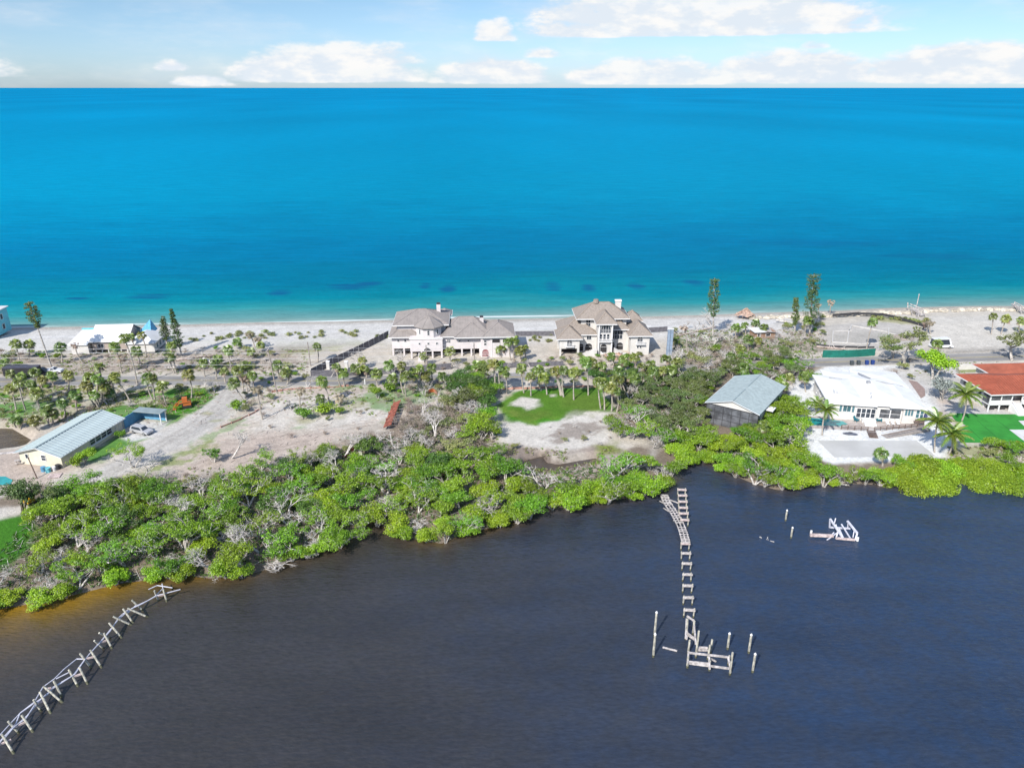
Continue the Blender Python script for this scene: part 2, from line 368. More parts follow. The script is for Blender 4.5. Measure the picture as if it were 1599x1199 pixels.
track([(260, 655), (240, 668), (215, 675)], (.34, .32, .30), k=.5); track([(1445, 540), (1480, 525), (1540, 515), (1620, 510)], (.40, .38, .36), k=.4); track([(1450, 530), (1500, 530), (1560, 530), (1640, 522)], (.40, .38, .36), k=.4); track([(0, 610), (60, 606), (140, 600), (250, 598)], (.30, .27, .25), k=.5)
for k in range(40):
    rr = random.Random(900 + k); px, py = rr.uniform(10, 740), rr.uniform(605, 745)
    if px > 250 or py < 660: zone([(px - rr.uniform(4, 16), py), (px, py - rr.uniform(1, 3)), (px + rr.uniform(4, 14), py - 1), (px + 2, py + rr.uniform(1, 3))], rr.choice([BROWN, PINK, DRYG, GRASS, WHT]), .8, 2.5, rr.uniform(.35, .7))
# middle lot: lawn, white pad, marsh edge
zone([(690, 632), (760, 632), (770, 700), (740, 720), (620, 700), (620, 660)], (.23, .195, .165), 2, 4, .85)
zone([(766, 662), (800, 655), (850, 660), (900, 642), (955, 640), (965, 660), (950, 690), (890, 705), (840, 700), (790, 692), (768, 680)], WHT, 1.0, 1.5, 1.0)
zone([(766, 625), (786, 622), (784, 642), (764, 645)], WHT, 1, 1.5, .9)
zone([(780, 628), (800, 612), (860, 606), (940, 606), (962, 640), (930, 642), (898, 640), (868, 656), (835, 662), (785, 657)], GRASS, .8, 1.6, 1.0)
zone([(880, 618), (940, 610), (960, 640), (926, 642), (890, 640), (880, 632)], DRYG, 1.5, 4, .40)
zone([(782, 634), (830, 640), (850, 650), (830, 660), (785, 655)], (.13, .17, .035), 1.5, 4, .6)
zone([(790, 615), (930, 606), (955, 640), (860, 655), (790, 655)], DRYG, .6, 5, .28, fbm(GX, GY, 2.6, 301))
zone([(800, 615), (930, 608), (945, 640), (860, 655), (800, 655)], (.05, .12, .012), .6, 5, .5, fbm(GX, GY, 3.1, 303))
zone([(798, 626), (815, 621), (838, 624), (838, 634), (824, 642), (815, 636), (796, 633)], WHT, .8, 1.2, 1.0)
zone([(858, 616), (868, 615), (868, 619), (859, 620)], WHT, .5, .5, .9)
zone([(880, 662), (930, 660), (950, 672), (920, 678), (870, 690), (858, 682)], BROWN, 1.0, 4, .75, n3)
zone([(765, 690), (800, 694), (850, 703), (900, 704), (945, 690), (975, 700), (960, 722), (920, 735), (850, 742), (800, 730), (765, 712)], (.27, .22, .185), 1.2, 2.5, .95)
zone([(765, 700), (830, 700), (850, 712), (830, 735), (770, 722)], BROWN, 1.5, 3, .7)
zone([(855, 708), (905, 706), (955, 712), (915, 726), (870, 730), (850, 722)], (.34, .31, .27), 1.2, 2, .85)
zone([(930, 695), (965, 690), (970, 702), (940, 708)], (.16, .20, .03), 1, 2, .9)
zone([(812, 716), (850, 705), (862, 716), (915, 712), (935, 708), (930, 722), (885, 735), (816, 738)], MUD, .8, 1.5, .9)
zone([(1000, 640), (1030, 660), (1034, 700), (1018, 720), (1004, 690)], GRAV, 1.0, 2, .8)
zone([(1085, 662), (1108, 672), (1132, 690), (1120, 696), (1092, 686)], WHT, .8, 1.2, .9)
# right-hand lots
zone([(1040, 505), (1160, 500), (1290, 496), (1290, 560), (1180, 552), (1040, 566)], SAND, 2, 4, .8)
zone([(1060, 530), (1130, 528), (1260, 520), (1290, 545), (1180, 560), (1060, 562)], FLOOR, 2, 5, .6, n4)
zone([(1285, 508), (1360, 500), (1430, 510), (1440, 540), (1370, 545), (1270, 540)], (.40, .375, .34), 1.5, 3, 1.0)
for q in ([(1302, 523), (1325, 522), (1322, 533), (1300, 534)], [(1330, 520), (1380, 518), (1386, 534), (1330, 535)], [(1390, 522), (1425, 515), (1440, 528), (1400, 533)]): zone(q, (.30, .285, .255), 1.5, 3, .65, n3)
zone([(1360, 490), (1440, 498), (1450, 508), (1410, 504), (1370, 498)], DRYG, 1.5, 4, .6)
zone([(1445, 492), (1700, 488), (1700, 552), (1480, 552), (1450, 540)], (.475, .445, .395), 2, 2, 1.0)
zone([(1445, 545), (1599, 541), (1700, 540), (1700, 552), (1450, 556)], GRAV, 1.5, 3, .8, n3)
zone([(1228, 600), (1290, 572), (1420, 570), (1475, 640), (1490, 712), (1400, 720), (1300, 724), (1262, 710), (1240, 660)], CONC, .8, .8, 1.0)
zone([(1380, 575), (1450, 570), (1500, 572), (1500, 640), (1475, 660), (1450, 620)], (.44, .42, .40), 1, 2, .9)
zone([(1470, 620), (1500, 640), (1490, 660), (1470, 650)], PINK, 1, 2, .8)
zone([(1495, 576), (1560, 574), (1568, 579), (1500, 582)], (.18, .21, .08), .8, 1.5, .9)
zone([(1470, 632), (1599, 634), (1700, 634), (1700, 650), (1480, 650)], (.44, .42, .40), .8, 1, .9)
zone([(1490, 690), (1599, 690), (1700, 690), (1700, 715), (1480, 712)], (.40, .38, .30), 1, 2, .9)
zone([(1490, 700), (1560, 698), (1560, 708), (1490, 710)], DRYG, 1, 3, .6)
# left bottom: lawn, terrace, sandy pond edge
zone([(-80, 812), (20, 806), (52, 800), (56, 830), (36, 872), (-10, 900), (-80, 910)], (.045, .15, .015), 1.0, 1.5, 1.0)
zone([(-80, 792), (20, 790), (60, 782), (80, 768), (90, 780), (50, 800), (-10, 812), (-80, 816)], WHT, .8, 1, .9)
zone([(-80, 705), (40, 702), (75, 690), (110, 735), (70, 755), (-80, 752)], PINK, .8, 1, .9)
zone([(-80, 700), (25, 704), (52, 690), (20, 668), (-80, 660), (-80, 650), (40, 655), (66, 684), (40, 706), (-80, 722)], (.34, .29, .24), .8, 1.5, .9)
zone([(125, 915), (175, 905), (178, 918), (130, 926)], SAND, .5, .6, 1.0)
paint(BROWN, sstep(-DB, -1.2, 1.0)[..., ] * .6 * (DB < 3)); paint(MUD, sstep(-DB, 0, 3) * .8)
# beach: wet foot, pale crest line
beach = sstep(DG, 0, 1); paint((.50, .49, .47), (DG < 34) * (DG > -1) * sstep(34 - DG, 0, 12) * .7 * (GX < 90))
paint((.30, .27, .23), sstep(-DG, -6.0, -1.0) * .8); paint((.53, .52, .505), np.exp(-((DG - 13 - 3 * (n1 - .5)) / 1.1) ** 2) * .6 * (GX < 90))
col *= (0.86 + 0.28 * n3)[..., None] * (0.92 + 0.16 * n2)[..., None]
WILD = sstep(DB, 2, 8) * sstep(n2, .3, .7)
# mesh of the island: only the cells above the shallows
keep = (Z > -1.6); k4 = keep[:-1, :-1] | keep[1:, :-1] | keep[:-1, 1:] | keep[1:, 1:]
idx = np.arange(GX.size).reshape(GX.shape)
q = np.stack([idx[:-1, :-1][k4], idx[:-1, 1:][k4], idx[1:, 1:][k4], idx[1:, :-1][k4]], 1)
used = np.unique(q); remap = np.zeros(GX.size, int); remap[used] = np.arange(len(used))
V = np.stack([GX.ravel(), GY.ravel(), Z.ravel()], 1)[used]
m, g = new_mat('ground'); n = m.node_tree
at = g.n('ShaderNodeAttribute', attribute_name='tone'); ge = g.n('ShaderNodeNewGeometry')
f1 = g.noise(ge.outputs['Position'], 1.9, 6.0, 0.7); f2 = g.noise(ge.outputs['Position'], 0.35, 4.0, 0.6)
fac = g.m('MULTIPLY', g.ss(f1, 0.25, 0.75, 0.70, 1.22, 'LINEAR'), g.ss(f2, 0.25, 0.75, 0.90, 1.10, 'LINEAR'))
vm = g.n('ShaderNodeVectorMath', operation='SCALE'); n.links.new(at.outputs['Color'], vm.inputs[0]); g.put(vm.inputs['Scale'], fac)
b = g.n('ShaderNodeBsdfPrincipled'); n.links.new(vm.outputs[0], b.inputs['Base Color']); b.inputs['Roughness'].default_value = .95; b.inputs['Specular IOR Level'].default_value = .1
bp = g.n('ShaderNodeBump'); bp.inputs['Strength'].default_value = .8; bp.inputs['Distance'].default_value = .25
n.links.new(f1, bp.inputs['Height']); n.links.new(bp.outputs[0], b.inputs['Normal'])
o = g.n('ShaderNodeOutputMaterial'); n.links.new(b.outputs[0], o.inputs[0])
me = np_mesh('ground', V, remap[q], m)
a = me.attributes.new('tone', 'FLOAT_COLOR', 'POINT'); cc = np.ones((len(used), 4), np.float32); cc[:, :3] = np.clip(col.reshape(-1, 3)[used], 0.01, .75)
a.data.foreach_set('color', cc.ravel())
tag(link('ground', me), kind='structure', label='flat sandy barrier island ground with lots, lawns and marsh edge')

# ---- gulf
m, g = new_mat('gulf_water'); n = m.node_tree
ge = g.n('ShaderNodeNewGeometry'); s3 = g.n('ShaderNodeSeparateXYZ'); n.links.new(ge.outputs['Position'], s3.inputs[0])
dist = g.m('MAXIMUM', g.m('SUBTRACT', s3.outputs[1], g.m('ADD', 231.0, g.m('MULTIPLY', s3.outputs[0], 0.073))), 0.0)
mp = g.n('ShaderNodeMapping'); n.links.new(ge.outputs['Position'], mp.inputs[0]); mp.inputs['Scale'].default_value = (.012, .03, 0); mp.inputs['Rotation'].default_value = (0, 0, .06)
big = g.noise(mp.outputs[0], 1.0, 4.0, .55)
mpb = g.n('ShaderNodeMapping'); n.links.new(ge.outputs['Position'], mpb.inputs[0]); mpb.inputs['Scale'].default_value = (.0021, .0008, 0)
vast = g.noise(mpb.outputs[0], 1.0, 3.0, .5)
dist2 = g.m('MULTIPLY', dist, g.ss(big, .2, .8, .65, 1.4, 'LINEAR'))
LG = lambda d: math.log(1 + d / 10) / math.log(1 + 900)
t = g.m('DIVIDE', g.m('LOGARITHM', g.m('ADD', 1.0, g.m('DIVIDE', dist2, 10.0)), math.e), math.log(1 + 900))
cr = g.ramp(t, [(0, (.26, .33, .30)), (LG(6), (.11, .24, .235)), (LG(17), (.020, .205, .22)), (LG(32), (.001, .165, .215)), (LG(65), (0, .130, .212)), (LG(125), (0, .135, .250)), (LG(330), (0, .188, .312)), (LG(1600), (0, .180, .325)), (LG(7000), (0, .168, .322))])
mp2 = g.n('ShaderNodeMapping'); n.links.new(ge.outputs['Position'], mp2.inputs[0]); mp2.inputs['Scale'].default_value = (.05, .28, 0); mp2.inputs['Rotation'].default_value = (0, 0, .10)
st = g.noise(mp2.outputs[0], 1.0, 5.0, .6)
mp3 = g.n('ShaderNodeMapping'); n.links.new(ge.outputs['Position'], mp3.inputs[0]); mp3.inputs['Scale'].default_value = (.35, 1.1, 0)
fi = g.noise(mp3.outputs[0], 1.0, 4.0, .6)
val = g.m('MULTIPLY', g.m('MULTIPLY', g.ss(st, .25, .75, .84, 1.16, 'LINEAR'), g.ss(fi, .2, .8, .86, 1.14, 'LINEAR')), g.ss(vast, .3, .7, .88, 1.12, 'LINEAR'))
# weed beds on the sandy bottom
spots = None
for px, py, rx, ry in ((228, 463, 34, 3.4), (437, 457, 17, 4.5), (545, 448, 30, 4), (575, 443, 20, 3), (700, 450, 12, 6), (664, 446, 9, 4), (864, 447, 13, 7), (919, 449, 11, 5), (993, 447, 13, 5), (1082, 441, 16, 4.5), (120, 466, 16, 2), (1450, 400, 90, 5), (1280, 380, 120, 5)):
    c = P(px, py, 0); r1 = (P(px + rx, py, 0).x - c.x); r2 = (P(px, py - ry, 0).y - c.y)
    e = g.m('ADD', g.m('POWER', g.m('ABSOLUTE', g.m('DIVIDE', g.m('SUBTRACT', s3.outputs[0], c.x), r1)), 2.0), g.m('POWER', g.m('ABSOLUTE', g.m('DIVIDE', g.m('SUBTRACT', s3.outputs[1], c.y), r2)), 2.0))
    q_ = g.ss(g.m('ADD', e, g.m('MULTIPLY', g.m('ADD', g.m('SUBTRACT', st, .5), g.m('SUBTRACT', g.noise(mp2.outputs[0], .45, 3.0), .5)), 3.2)), -.4, 1.9, .62 if rx < 50 else .22, 0.0)
    spots = q_ if spots is None else g.m('MAXIMUM', spots, q_)
vm = g.n('ShaderNodeVectorMath', operation='SCALE'); n.links.new(cr, vm.inputs[0]); g.put(vm.inputs['Scale'], val)
wc = g.mix(spots, vm.outputs[0], (.004, .055, .17, 1))
# foam line of the small breakers
fo = g.m('MULTIPLY', g.ss(g.m('ABSOLUTE', g.m('SUBTRACT', dist, g.ss(big, .2, .8, .2, 4.2, 'LINEAR'))), .35, 1.1, 1.0, 0.0), g.ss(g.noise(mp2.outputs[0], .35, 3.0), .40, .55))
wc = g.mix(g.m('MULTIPLY', fo, .8), wc, (.62, .65, .64, 1))
df = g.n('ShaderNodeBsdfDiffuse'); g.put(df.inputs[0], wc)
gl = g.n('ShaderNodeBsdfGlossy'); gl.inputs['Roughness'].default_value = .25
bp = g.n('ShaderNodeBump'); bp.inputs['Strength'].default_value = .5; bp.inputs['Distance'].default_value = .5; n.links.new(fi, bp.inputs['Height'])
n.links.new(bp.outputs[0], gl.inputs['Normal']); n.links.new(bp.outputs[0], df.inputs['Normal'])
mx = g.n('ShaderNodeMixShader'); mx.inputs[0].default_value = .02; n.links.new(df.outputs[0], mx.inputs[1]); n.links.new(gl.outputs[0], mx.inputs[2])
o = g.n('ShaderNodeOutputMaterial'); n.links.new(mx.outputs[0], o.inputs[0])
FAR = 250000.0
mb = MB(); mb.poly([(-FAR, 190 - .073 * FAR, 0), (FAR, 190 + .073 * FAR, 0), (FAR, FAR, 0), (-FAR, FAR, 0)])
tag(mb.build('gulf_water', m), kind='structure', label='turquoise to deep azure open gulf water reaching the horizon')

# ---- bay
m, g = new_mat('bay_water'); n = m.node_tree
at = g.n('ShaderNodeAttribute', attribute_name='shallow'); ge = g.n('ShaderNodeNewGeometry'); s3 = g.n('ShaderNodeSeparateXYZ'); n.links.new(ge.outputs['Position'], s3.inputs[0])
nb = g.noise(ge.outputs['Position'], .045, 4.0, .55); nm = g.noise(ge.outputs['Position'], .35, 4.0, .6)
deep = g.mix(g.ss(g.m('ADD', s3.outputs[0], g.m('MULTIPLY', g.m('SUBTRACT', nb, .5), 60.0)), -35.0, 60.0), (.030, .028, .028, 1), (.014, .030, .066, 1))  # brown to navy by x; the navy is reflected sky painted into the base
deep = g.mix(g.ss(nm, .3, .7, 0, .35), deep, (.03, .028, .022, 1))
sh = g.m('MULTIPLY', at.outputs['Fac'], g.ss(nm, .2, .8, .6, 1.15, 'LINEAR'))
mpf = g.n('ShaderNodeMapping'); n.links.new(ge.outputs['Position'], mpf.inputs[0]); mpf.inputs['Scale'].default_value = (.75, 2.3, 0); mpf.inputs['Rotation'].default_value = (0, 0, -.3)
ripple_tone = g.noise(mpf.outputs[0], 1.0, 5.0, .7); wind_tone = g.noise(mpf.outputs[0], .05, 4.0, .6)
vv = g.n('ShaderNodeVectorMath', operation='SCALE'); n.links.new(deep, vv.inputs[0]); g.put(vv.inputs['Scale'], g.m('MULTIPLY', g.ss(ripple_tone, .3, .7, .74, 1.28, 'LINEAR'), g.ss(wind_tone, .3, .7, .85, 1.2, 'LINEAR'))); deep = vv.outputs[0]  # light and dark of ripples and wind streaks painted into the base colour
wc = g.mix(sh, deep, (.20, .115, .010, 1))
b = g.n('ShaderNodeBsdfPrincipled'); g.put(b.inputs['Base Color'], wc); b.inputs['Roughness'].default_value = .05; b.inputs['IOR'].default_value = 1.45
mp = g.n('ShaderNodeMapping'); n.links.new(ge.outputs['Position'], mp.inputs[0]); mp.inputs['Scale'].default_value = (1.25, 2.9, 0); mp.inputs['Rotation'].default_value = (0, 0, -.25)
w1 = g.noise(mp.outputs[0], 1.0, 4.0, .6); w2 = g.noise(mp.outputs[0], .25, 2.0, .5)
bp = g.n('ShaderNodeBump'); bp.inputs['Strength'].default_value = .9; bp.inputs['Distance'].default_value = .12; g.put(bp.inputs['Height'], g.m('ADD', w1, g.m('MULTIPLY', w2, 1.6)))
n.links.new(bp.outputs[0], b.inputs['Normal']); o = g.n('ShaderNodeOutputMaterial'); n.links.new(b.outputs[0], o.inputs[0])
xs2 = axis(-160, 160, 1.5, 9000, 1.4); ys2 = np.concatenate([[-3000, -800, -200, 0, 40], np.arange(60, 176, 1.5)])
BX, BY = np.meshgrid(xs2, ys2); d = -line_dist(BX, BY, bx, by, 1); wn = fbm(BX, BY, 9, 77)
shal = np.clip(np.exp(-np.maximum(d, 0) / (1.8 + 3.4 * np.exp(-((BX + 66) / 14) ** 2))) * (.30 + 1.1 * np.exp(-((BX + 66) / 15) ** 2)) * (.55 + .9 * wn), 0, 1)
shal = np.where(d < -6, .25, shal)
id2 = np.arange(BX.size).reshape(BX.shape); q2 = np.stack([id2[:-1, :-1].ravel(), id2[:-1, 1:].ravel(), id2[1:, 1:].ravel(), id2[1:, :-1].ravel()], 1)
# bend the far rows so that the sheet ends under the island on both sides
BYs = BY + np.where(BY > 60, 0, 0) + np.where(np.abs(BX) > 160, .073 * (BX - np.sign(BX) * 160), 0)
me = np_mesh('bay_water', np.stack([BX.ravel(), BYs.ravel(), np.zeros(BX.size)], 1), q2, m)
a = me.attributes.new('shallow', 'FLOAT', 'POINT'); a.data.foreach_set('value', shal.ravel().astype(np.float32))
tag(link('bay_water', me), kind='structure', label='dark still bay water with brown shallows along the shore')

# ---- road, drawn along the island
ROADPX = [(-60, 597), (0, 596), (110, 594.5), (270, 594), (400, 594.5), (500, 595), (660, 592.5), (830, 588), (1000, 580.5), (1130, 573), (1280, 566), (1450, 560), (1599, 556), (1660, 554.5)]
rw = [P(x, y).xy for x, y in ROADPX]; rx_ = np.array([p[0] for p in rw]); ry_ = np.array([p[1] for p in rw])
rx_ = np.concatenate([[-2000, -400], rx_, [400, 2000]]); ry_ = np.concatenate([[60, 158], ry_, [210, 330]])
def road_strip(name, o0, o1, z, mt, x0=-400, x1=400, step=2.0):
    X = np.arange(x0, x1 + .1, step); Y = np.interp(X, rx_, ry_)
    k = np.ones(9) / 9; Y = np.convolve(np.pad(Y, 4, mode='edge'), k, 'valid')
    Vt = np.concatenate([np.stack([X, Y + o0, np.full_like(X, z)], 1), np.stack([X, Y + o1, np.full_like(X, z)], 1)])
    N = len(X); i = np.arange(N - 1)
    return tag(link(name, np_mesh(name, Vt, np.stack([i, i + 1, i + 1 + N, i + N], 1), mt)), kind='structure')
asph = mat('asphalt', (.235, .225, .215), .9, .10, .25, .3, 6, .1, coord='Object', stretch=(.4, 1.6, 1))
road_strip('road', -3.1, 3.1, LZ + .03, asph)
road_strip('road_marking', -.16, -.04, LZ + .036, mat('yellow_line', (.42, .33, .10), .8)); road_strip('road_marking', .04, .16, LZ + .036, MATS['yellow_line'])
road_strip('road_marking', 2.78, 2.90, LZ + .036, mat('white_line', (.55, .55, .53), .8)); road_strip('road_marking', -2.90, -2.78, LZ + .036, MATS['white_line'])
def sheet(name, pts, z, m, label=None, th=None):
    w = W2(pts); mb = MB()
    mb.poly([(x, y, z) for x, y in w])
    if th:
        for (x0, y0), (x1, y1) in zip(w, w[1:] + w[:1]): mb.poly([(x0, y0, z), (x1, y1, z), (x1, y1, z - th), (x0, y0, z - th)], True)
    return tag(mb.build(name, m), label, kind='structure')
# ================================================================ VEGETATION BUILDERS
bark_grey = mat('bark_grey', (.40, .37, .335), .9, .25, 3.0)
bark_dark = mat('bark_dark', (.16, .13, .10), .9, .25, 3.0)
dead_wood = mat('dead_wood', (.50, .465, .43), .9, .22, 2.5)
dead_brown = mat('dead_brown', (.40, .325, .285), .9, .22, 2.5)
palm_bark = mat('palm_bark', (.37, .33, .285), .9, .2, 2.2, stretch=(1, 1, 3))
L_MANG = leaf_mat('leaf_mangrove', (.090, .190, .012), (.235, .425, .026))
L_BRIGHT = leaf_mat('leaf_bright_mangrove', (.150, .280, .012), (.320, .485, .028), .25, hue=.02)
L_DARK = leaf_mat('leaf_dark_mangrove', (0.049, 0.120, 0.022), (0.110, 0.226, 0.034))
L_OAK = leaf_mat('leaf_oak', (.085, .135, .036), (.185, .250, .068), .25)
L_OLIVE = leaf_mat('leaf_olive', (0.152, 0.183, 0.061), (0.275, 0.305, 0.104), .2)
L_DRY = leaf_mat('leaf_dry', (.200, .165, .115), (.330, .280, .200), .2)
L_SILV = leaf_mat('leaf_silver', (.28, .32, .29), (.44, .48, .44), .2)
L_PALM = leaf_mat('frond_green', (.085, .150, .018), (.185, .265, .035), .25, gloss=.08)
L_PALMY = leaf_mat('frond_yellowing', (.140, .175, .030), (.240, .270, .055), .25, gloss=.06)
L_PALMD = leaf_mat('frond_dead', (.22, .165, .11), (.36, .30, .22), .15)
L_PINE = leaf_mat('needles', (.050, .095, .022), (.120, .185, .045), .15)
L_COCO = leaf_mat('coconut_frond', (.090, .170, .016), (.210, .300, .040), .25, gloss=.10)

def leaves(rng, centers, radii, n, size, flat=.7, shell=.35, asp=.62):
    "diamond leaves in clumps round the given centres -> verts, quads"
    ci = rng.randint(0, len(centers), n); c = np.asarray(centers, float)[ci]; r = np.asarray(radii, float)[ci]
    d = rng.normal(size=(n, 3)); d /= np.linalg.norm(d, axis=1)[:, None]
    rad = r * (shell + (1 - shell) * rng.rand(n) ** .5); p = c + d * rad[:, None] * np.array([1, 1, flat])
    nr = d * .9 + rng.normal(size=(n, 3)) * .55 + np.array([0, 0, .55]); nr /= np.linalg.norm(nr, axis=1)[:, None]
    a = np.cross(nr, rng.normal(size=(n, 3))); a /= np.linalg.norm(a, axis=1)[:, None]; b = np.cross(nr, a)
    s = size * (.65 + .7 * rng.rand(n)); L = a * (s * .5)[:, None]; Wd = b * (s * .5 * asp)[:, None]
    V = np.stack([p - L, p + Wd, p + L, p - Wd], 1).reshape(-1, 3)
    return V, np.arange(n * 4).reshape(-1, 4)
def branches(rr, h, spread, depth, trunk_r, start=(0, 0, 0), up=.75, forks=(2, 4), droop=0.0, stems=1, shrink=.70, wig=.35):
    "branching limbs -> MB, tips"
    mb = MB(); tips = []
    def grow(p, d, L, r, k):
        nseg = 2; q = Vector(p); dd = Vector(d)
        for i in range(nseg):
            dd = (dd + Vector((rr.gauss(0, wig), rr.gauss(0, wig), rr.gauss(0, wig * .5) - droop)) * .5).normalized()
            e = q + dd * (L / nseg); 
            if e.z < .05: e.z = .05 + rr.random() * .2
            r1 = r * (1 - .28 * (i + 1) / nseg)
            mb.tube(q, e, r * (1 - .28 * i / nseg), r1, 5 if r > .06 else 3, False); q = e
        tips.append((q.copy(), dd.copy(), k))
        if k >= depth: return
        for j in range(rr.randint(*forks)):
            a = rr.random() * 6.283; v = Vector((math.cos(a) * spread, math.sin(a) * spread, up * (1 - .2 * k) + rr.gauss(0, .25)))
            grow(q, (dd * .55 + v).normalized(), L * shrink * (.75 + .5 * rr.random()), r * .62, k + 1)
    for i in range(stems):
        a = rr.random() * 6.283; t = .0 if stems == 1 else .55
        grow(Vector(start) + Vector((math.cos(a) * .15 * t, math.sin(a) * .15 * t, 0)), Vector((math.cos(a) * t, math.sin(a) * t, 1)).normalized(), h * (.30 if depth > 2 else .4) * (.8 + .4 * rr.random()), trunk_r, 0)
    return mb, tips
def broad_proto(seed, h, spread, depth, tr, stems, leafmat, bark, nleaf, clump, leaf=.34, keep=.85, minz=.35, up=.75, forks=(2, 4), bare=0, flat=.7, top=False, shrink=.7, extra=None):
    rr = random.Random(seed); rng = np.random.RandomState(seed)
    mb, tips = branches(rr, h, spread, depth, tr, stems=stems, up=up, forks=forks, shrink=shrink)
    end = [t[0] for t in tips if t[2] >= depth - 1 and t[0].z > minz and rr.random() < keep]
    mx = max([t.z for t in end] + [.1]); s = h / (mx + clump * .5)
    mb.v = [(x * s, y * s, z * s) for x, y, z in mb.v]
    cs = [tuple(t * s) for t in end]; rs = [clump * (.6 + .8 * rr.random()) for _ in cs]
    tm = mb.mesh('trunk', bark)
    if not nleaf or not cs: return tm, None
    V, Q = leaves(rng, cs, rs, nleaf, leaf, flat)
    V[:, 2] = np.maximum(V[:, 2], .08 + .2 * rng.rand(len(V)))
    return tm, np_mesh('crown', V, Q, leafmat)
def dome_proto(seed, rx, ry, h, leafmat, n=8500, leaf=.23):
    "a smooth rounded shrub: leaves over the outside of overlapping domes"
    rng = np.random.RandomState(seed); rr = random.Random(seed); cs, rs = [], []
    for i in range(26):
        a = rr.random() * 6.283; q = math.sqrt(rr.random()) * .8; cs.append((rx * q * math.cos(a), ry * q * math.sin(a), h * .45 * (1 - q * q) + .25)); rs.append(h * (.40 + .2 * rr.random()))
    V, Q = leaves(rng, cs, rs, n, leaf, .85, .8); V[:, 2] = np.maximum(V[:, 2], .05)
    mb, tips = branches(rr, h, 1.2, 2, .10, stems=4, up=.5)
    return mb.mesh('trunk', bark_grey), np_mesh('crown', V, Q, leafmat)
PROTO = {
 'lush':   [broad_proto(11 + i, 4.3 + .5 * (i % 3), 1.15, 3, .12, 3, L_MANG, bark_grey, 3600, .64, .245, .80) for i in range(4)],
 'bright': [broad_proto(31 + i, 3.2 + .4 * (i % 3), 1.35, 3, .10, 4, L_BRIGHT, bark_grey, 4200, .64, .235, .92, .1, .55) for i in range(4)],
 'gappy':  [broad_proto(51 + i, 4.6 + .5 * (i % 3), 1.2, 4, .14, 3, L_MANG, dead_wood, 2200, .54, .235, .40, .8, .7, (2, 3)) for i in range(4)],
 'dark':   [broad_proto(71 + i, 4.4 + .4 * (i % 2), 1.15, 3, .13, 3, L_DARK, bark_grey, 3400, .76, .25, .85) for i in range(3)],
 'oak':    [broad_proto(91 + i, 6.0 + .5 * i, 1.2, 4, .20, 2, L_OAK, bark_grey, 4200, .72, .26, .75, 1.4, .7, (2, 3)) for i in range(3)],
 'olive':  [broad_proto(111 + i, 3.0, 1.1, 3, .08, 4, L_OLIVE, dead_wood, 1100, .55, .30, .75, .4) for i in range(3)],
 'dead':   [broad_proto(131 + i, 4.8 + .7 * (i % 3), 1.1, 5, .15, 2, None, dead_wood, 0, .5, up=.7, forks=(2, 3), shrink=.74) for i in range(5)],
 'tangle': [broad_proto(151 + i, 2.4, 1.9, 5, .11, 4, None, dead_wood, 0, .4, up=.15, forks=(2, 3), shrink=.76) for i in range(3)],
 'brush':  [broad_proto(171 + i, 2.9, 1.0, 5, .06, 6, L_DRY, dead_brown, 420, .5, .18, .5, .3, up=.9, forks=(2, 3), shrink=.74) for i in range(3)],
 'sparse': [broad_proto(191 + i, 6.5, 1.35, 5, .24, 1, L_OLIVE, bark_grey, 1900, .55, .32, .55, 1.2, .65, (2, 3), shrink=.76) for i in range(2)],
 'dome':   [dome_proto(211 + i, 4.2, 2.9, 2.3, L_BRIGHT) for i in range(2)],
 'shrub':  [broad_proto(231 + i, 1.9, 1.1, 2, .06, 5, L_MANG, bark_grey, 900, .55, .28, 1.0, .1, .6) for i in range(3)],
 'silver': [broad_proto(251, 4.6, 1.2, 3, .14, 3, L_SILV, bark_grey, 1500, .75, .36, .85, .5)],
 'bigleaf': [broad_proto(261, 6.2, 1.15, 3, .22, 2, L_BRIGHT, bark_grey, 3600, 1.05, .40, 1.0, .6, 1.0)],
 'parkoak': [broad_proto(271, 6.5, 1.5, 4, .22, 2, L_OAK, bark_dark, 3800, .85, .32, .85, 1.6, .6, (2, 4))],
 'dune':   [broad_proto(281 + i, .8, 1.5, 2, .03, 5, L_OLIVE, bark_grey, 260, .42, .24, 1.0, .02, .3) for i in range(2)],
}
KINDNAME = {'lush': 'mangrove', 'bright': 'mangrove', 'gappy': 'mangrove', 'dark': 'mangrove', 'oak': 'oak_tree', 'olive': 'shrub', 'dead': 'dead_tree', 'tangle': 'dead_branches', 'brush': 'dead_shrub', 'sparse': 'thin_tree',
            'dome': 'mangrove_shrub', 'shrub': 'shrub', 'silver': 'silver_tree', 'bigleaf': 'leafy_tree', 'parkoak': 'oak_tree', 'dune': 'dune_plant'}
KINDCAT = {'mangrove': 'mangrove', 'oak_tree': 'tree', 'shrub': 'shrub', 'dead_tree': 'dead tree', 'dead_branches': 'dead branches', 'dead_shrub': 'dead shrub', 'thin_tree': 'tree', 'mangrove_shrub': 'shrub', 'silver_tree': 'tree', 'leafy_tree': 'tree', 'dune_plant': 'dune plant'}
vr = random.Random(5)
PLACED = []; FLAT = 1.0
def ground_z(x, y):
    z, _, _ = ground(np.array([x]), np.array([y])); return float(z[0])
def plant(kind, x, y, sc=1.0, label=None, group=None, i=None, rz=None, z=None):
    ps = PROTO[kind]; tm, cm = ps[(vr.randrange(len(ps)) if i is None else i) % len(ps)]; nm = KINDNAME[kind]
    z = max(ground_z(x, y), -.35) if z is None else z
    e = empty(nm, (x, y, z), vr.random() * 6.283 if rz is None else rz, label, KINDCAT[nm], group, sc); e.scale.z = sc * FLAT
    link('trunk' if cm else 'branches', tm, e)
    if cm: link('crown', cm, e)
    PLACED.append((x, y, sc)); return e

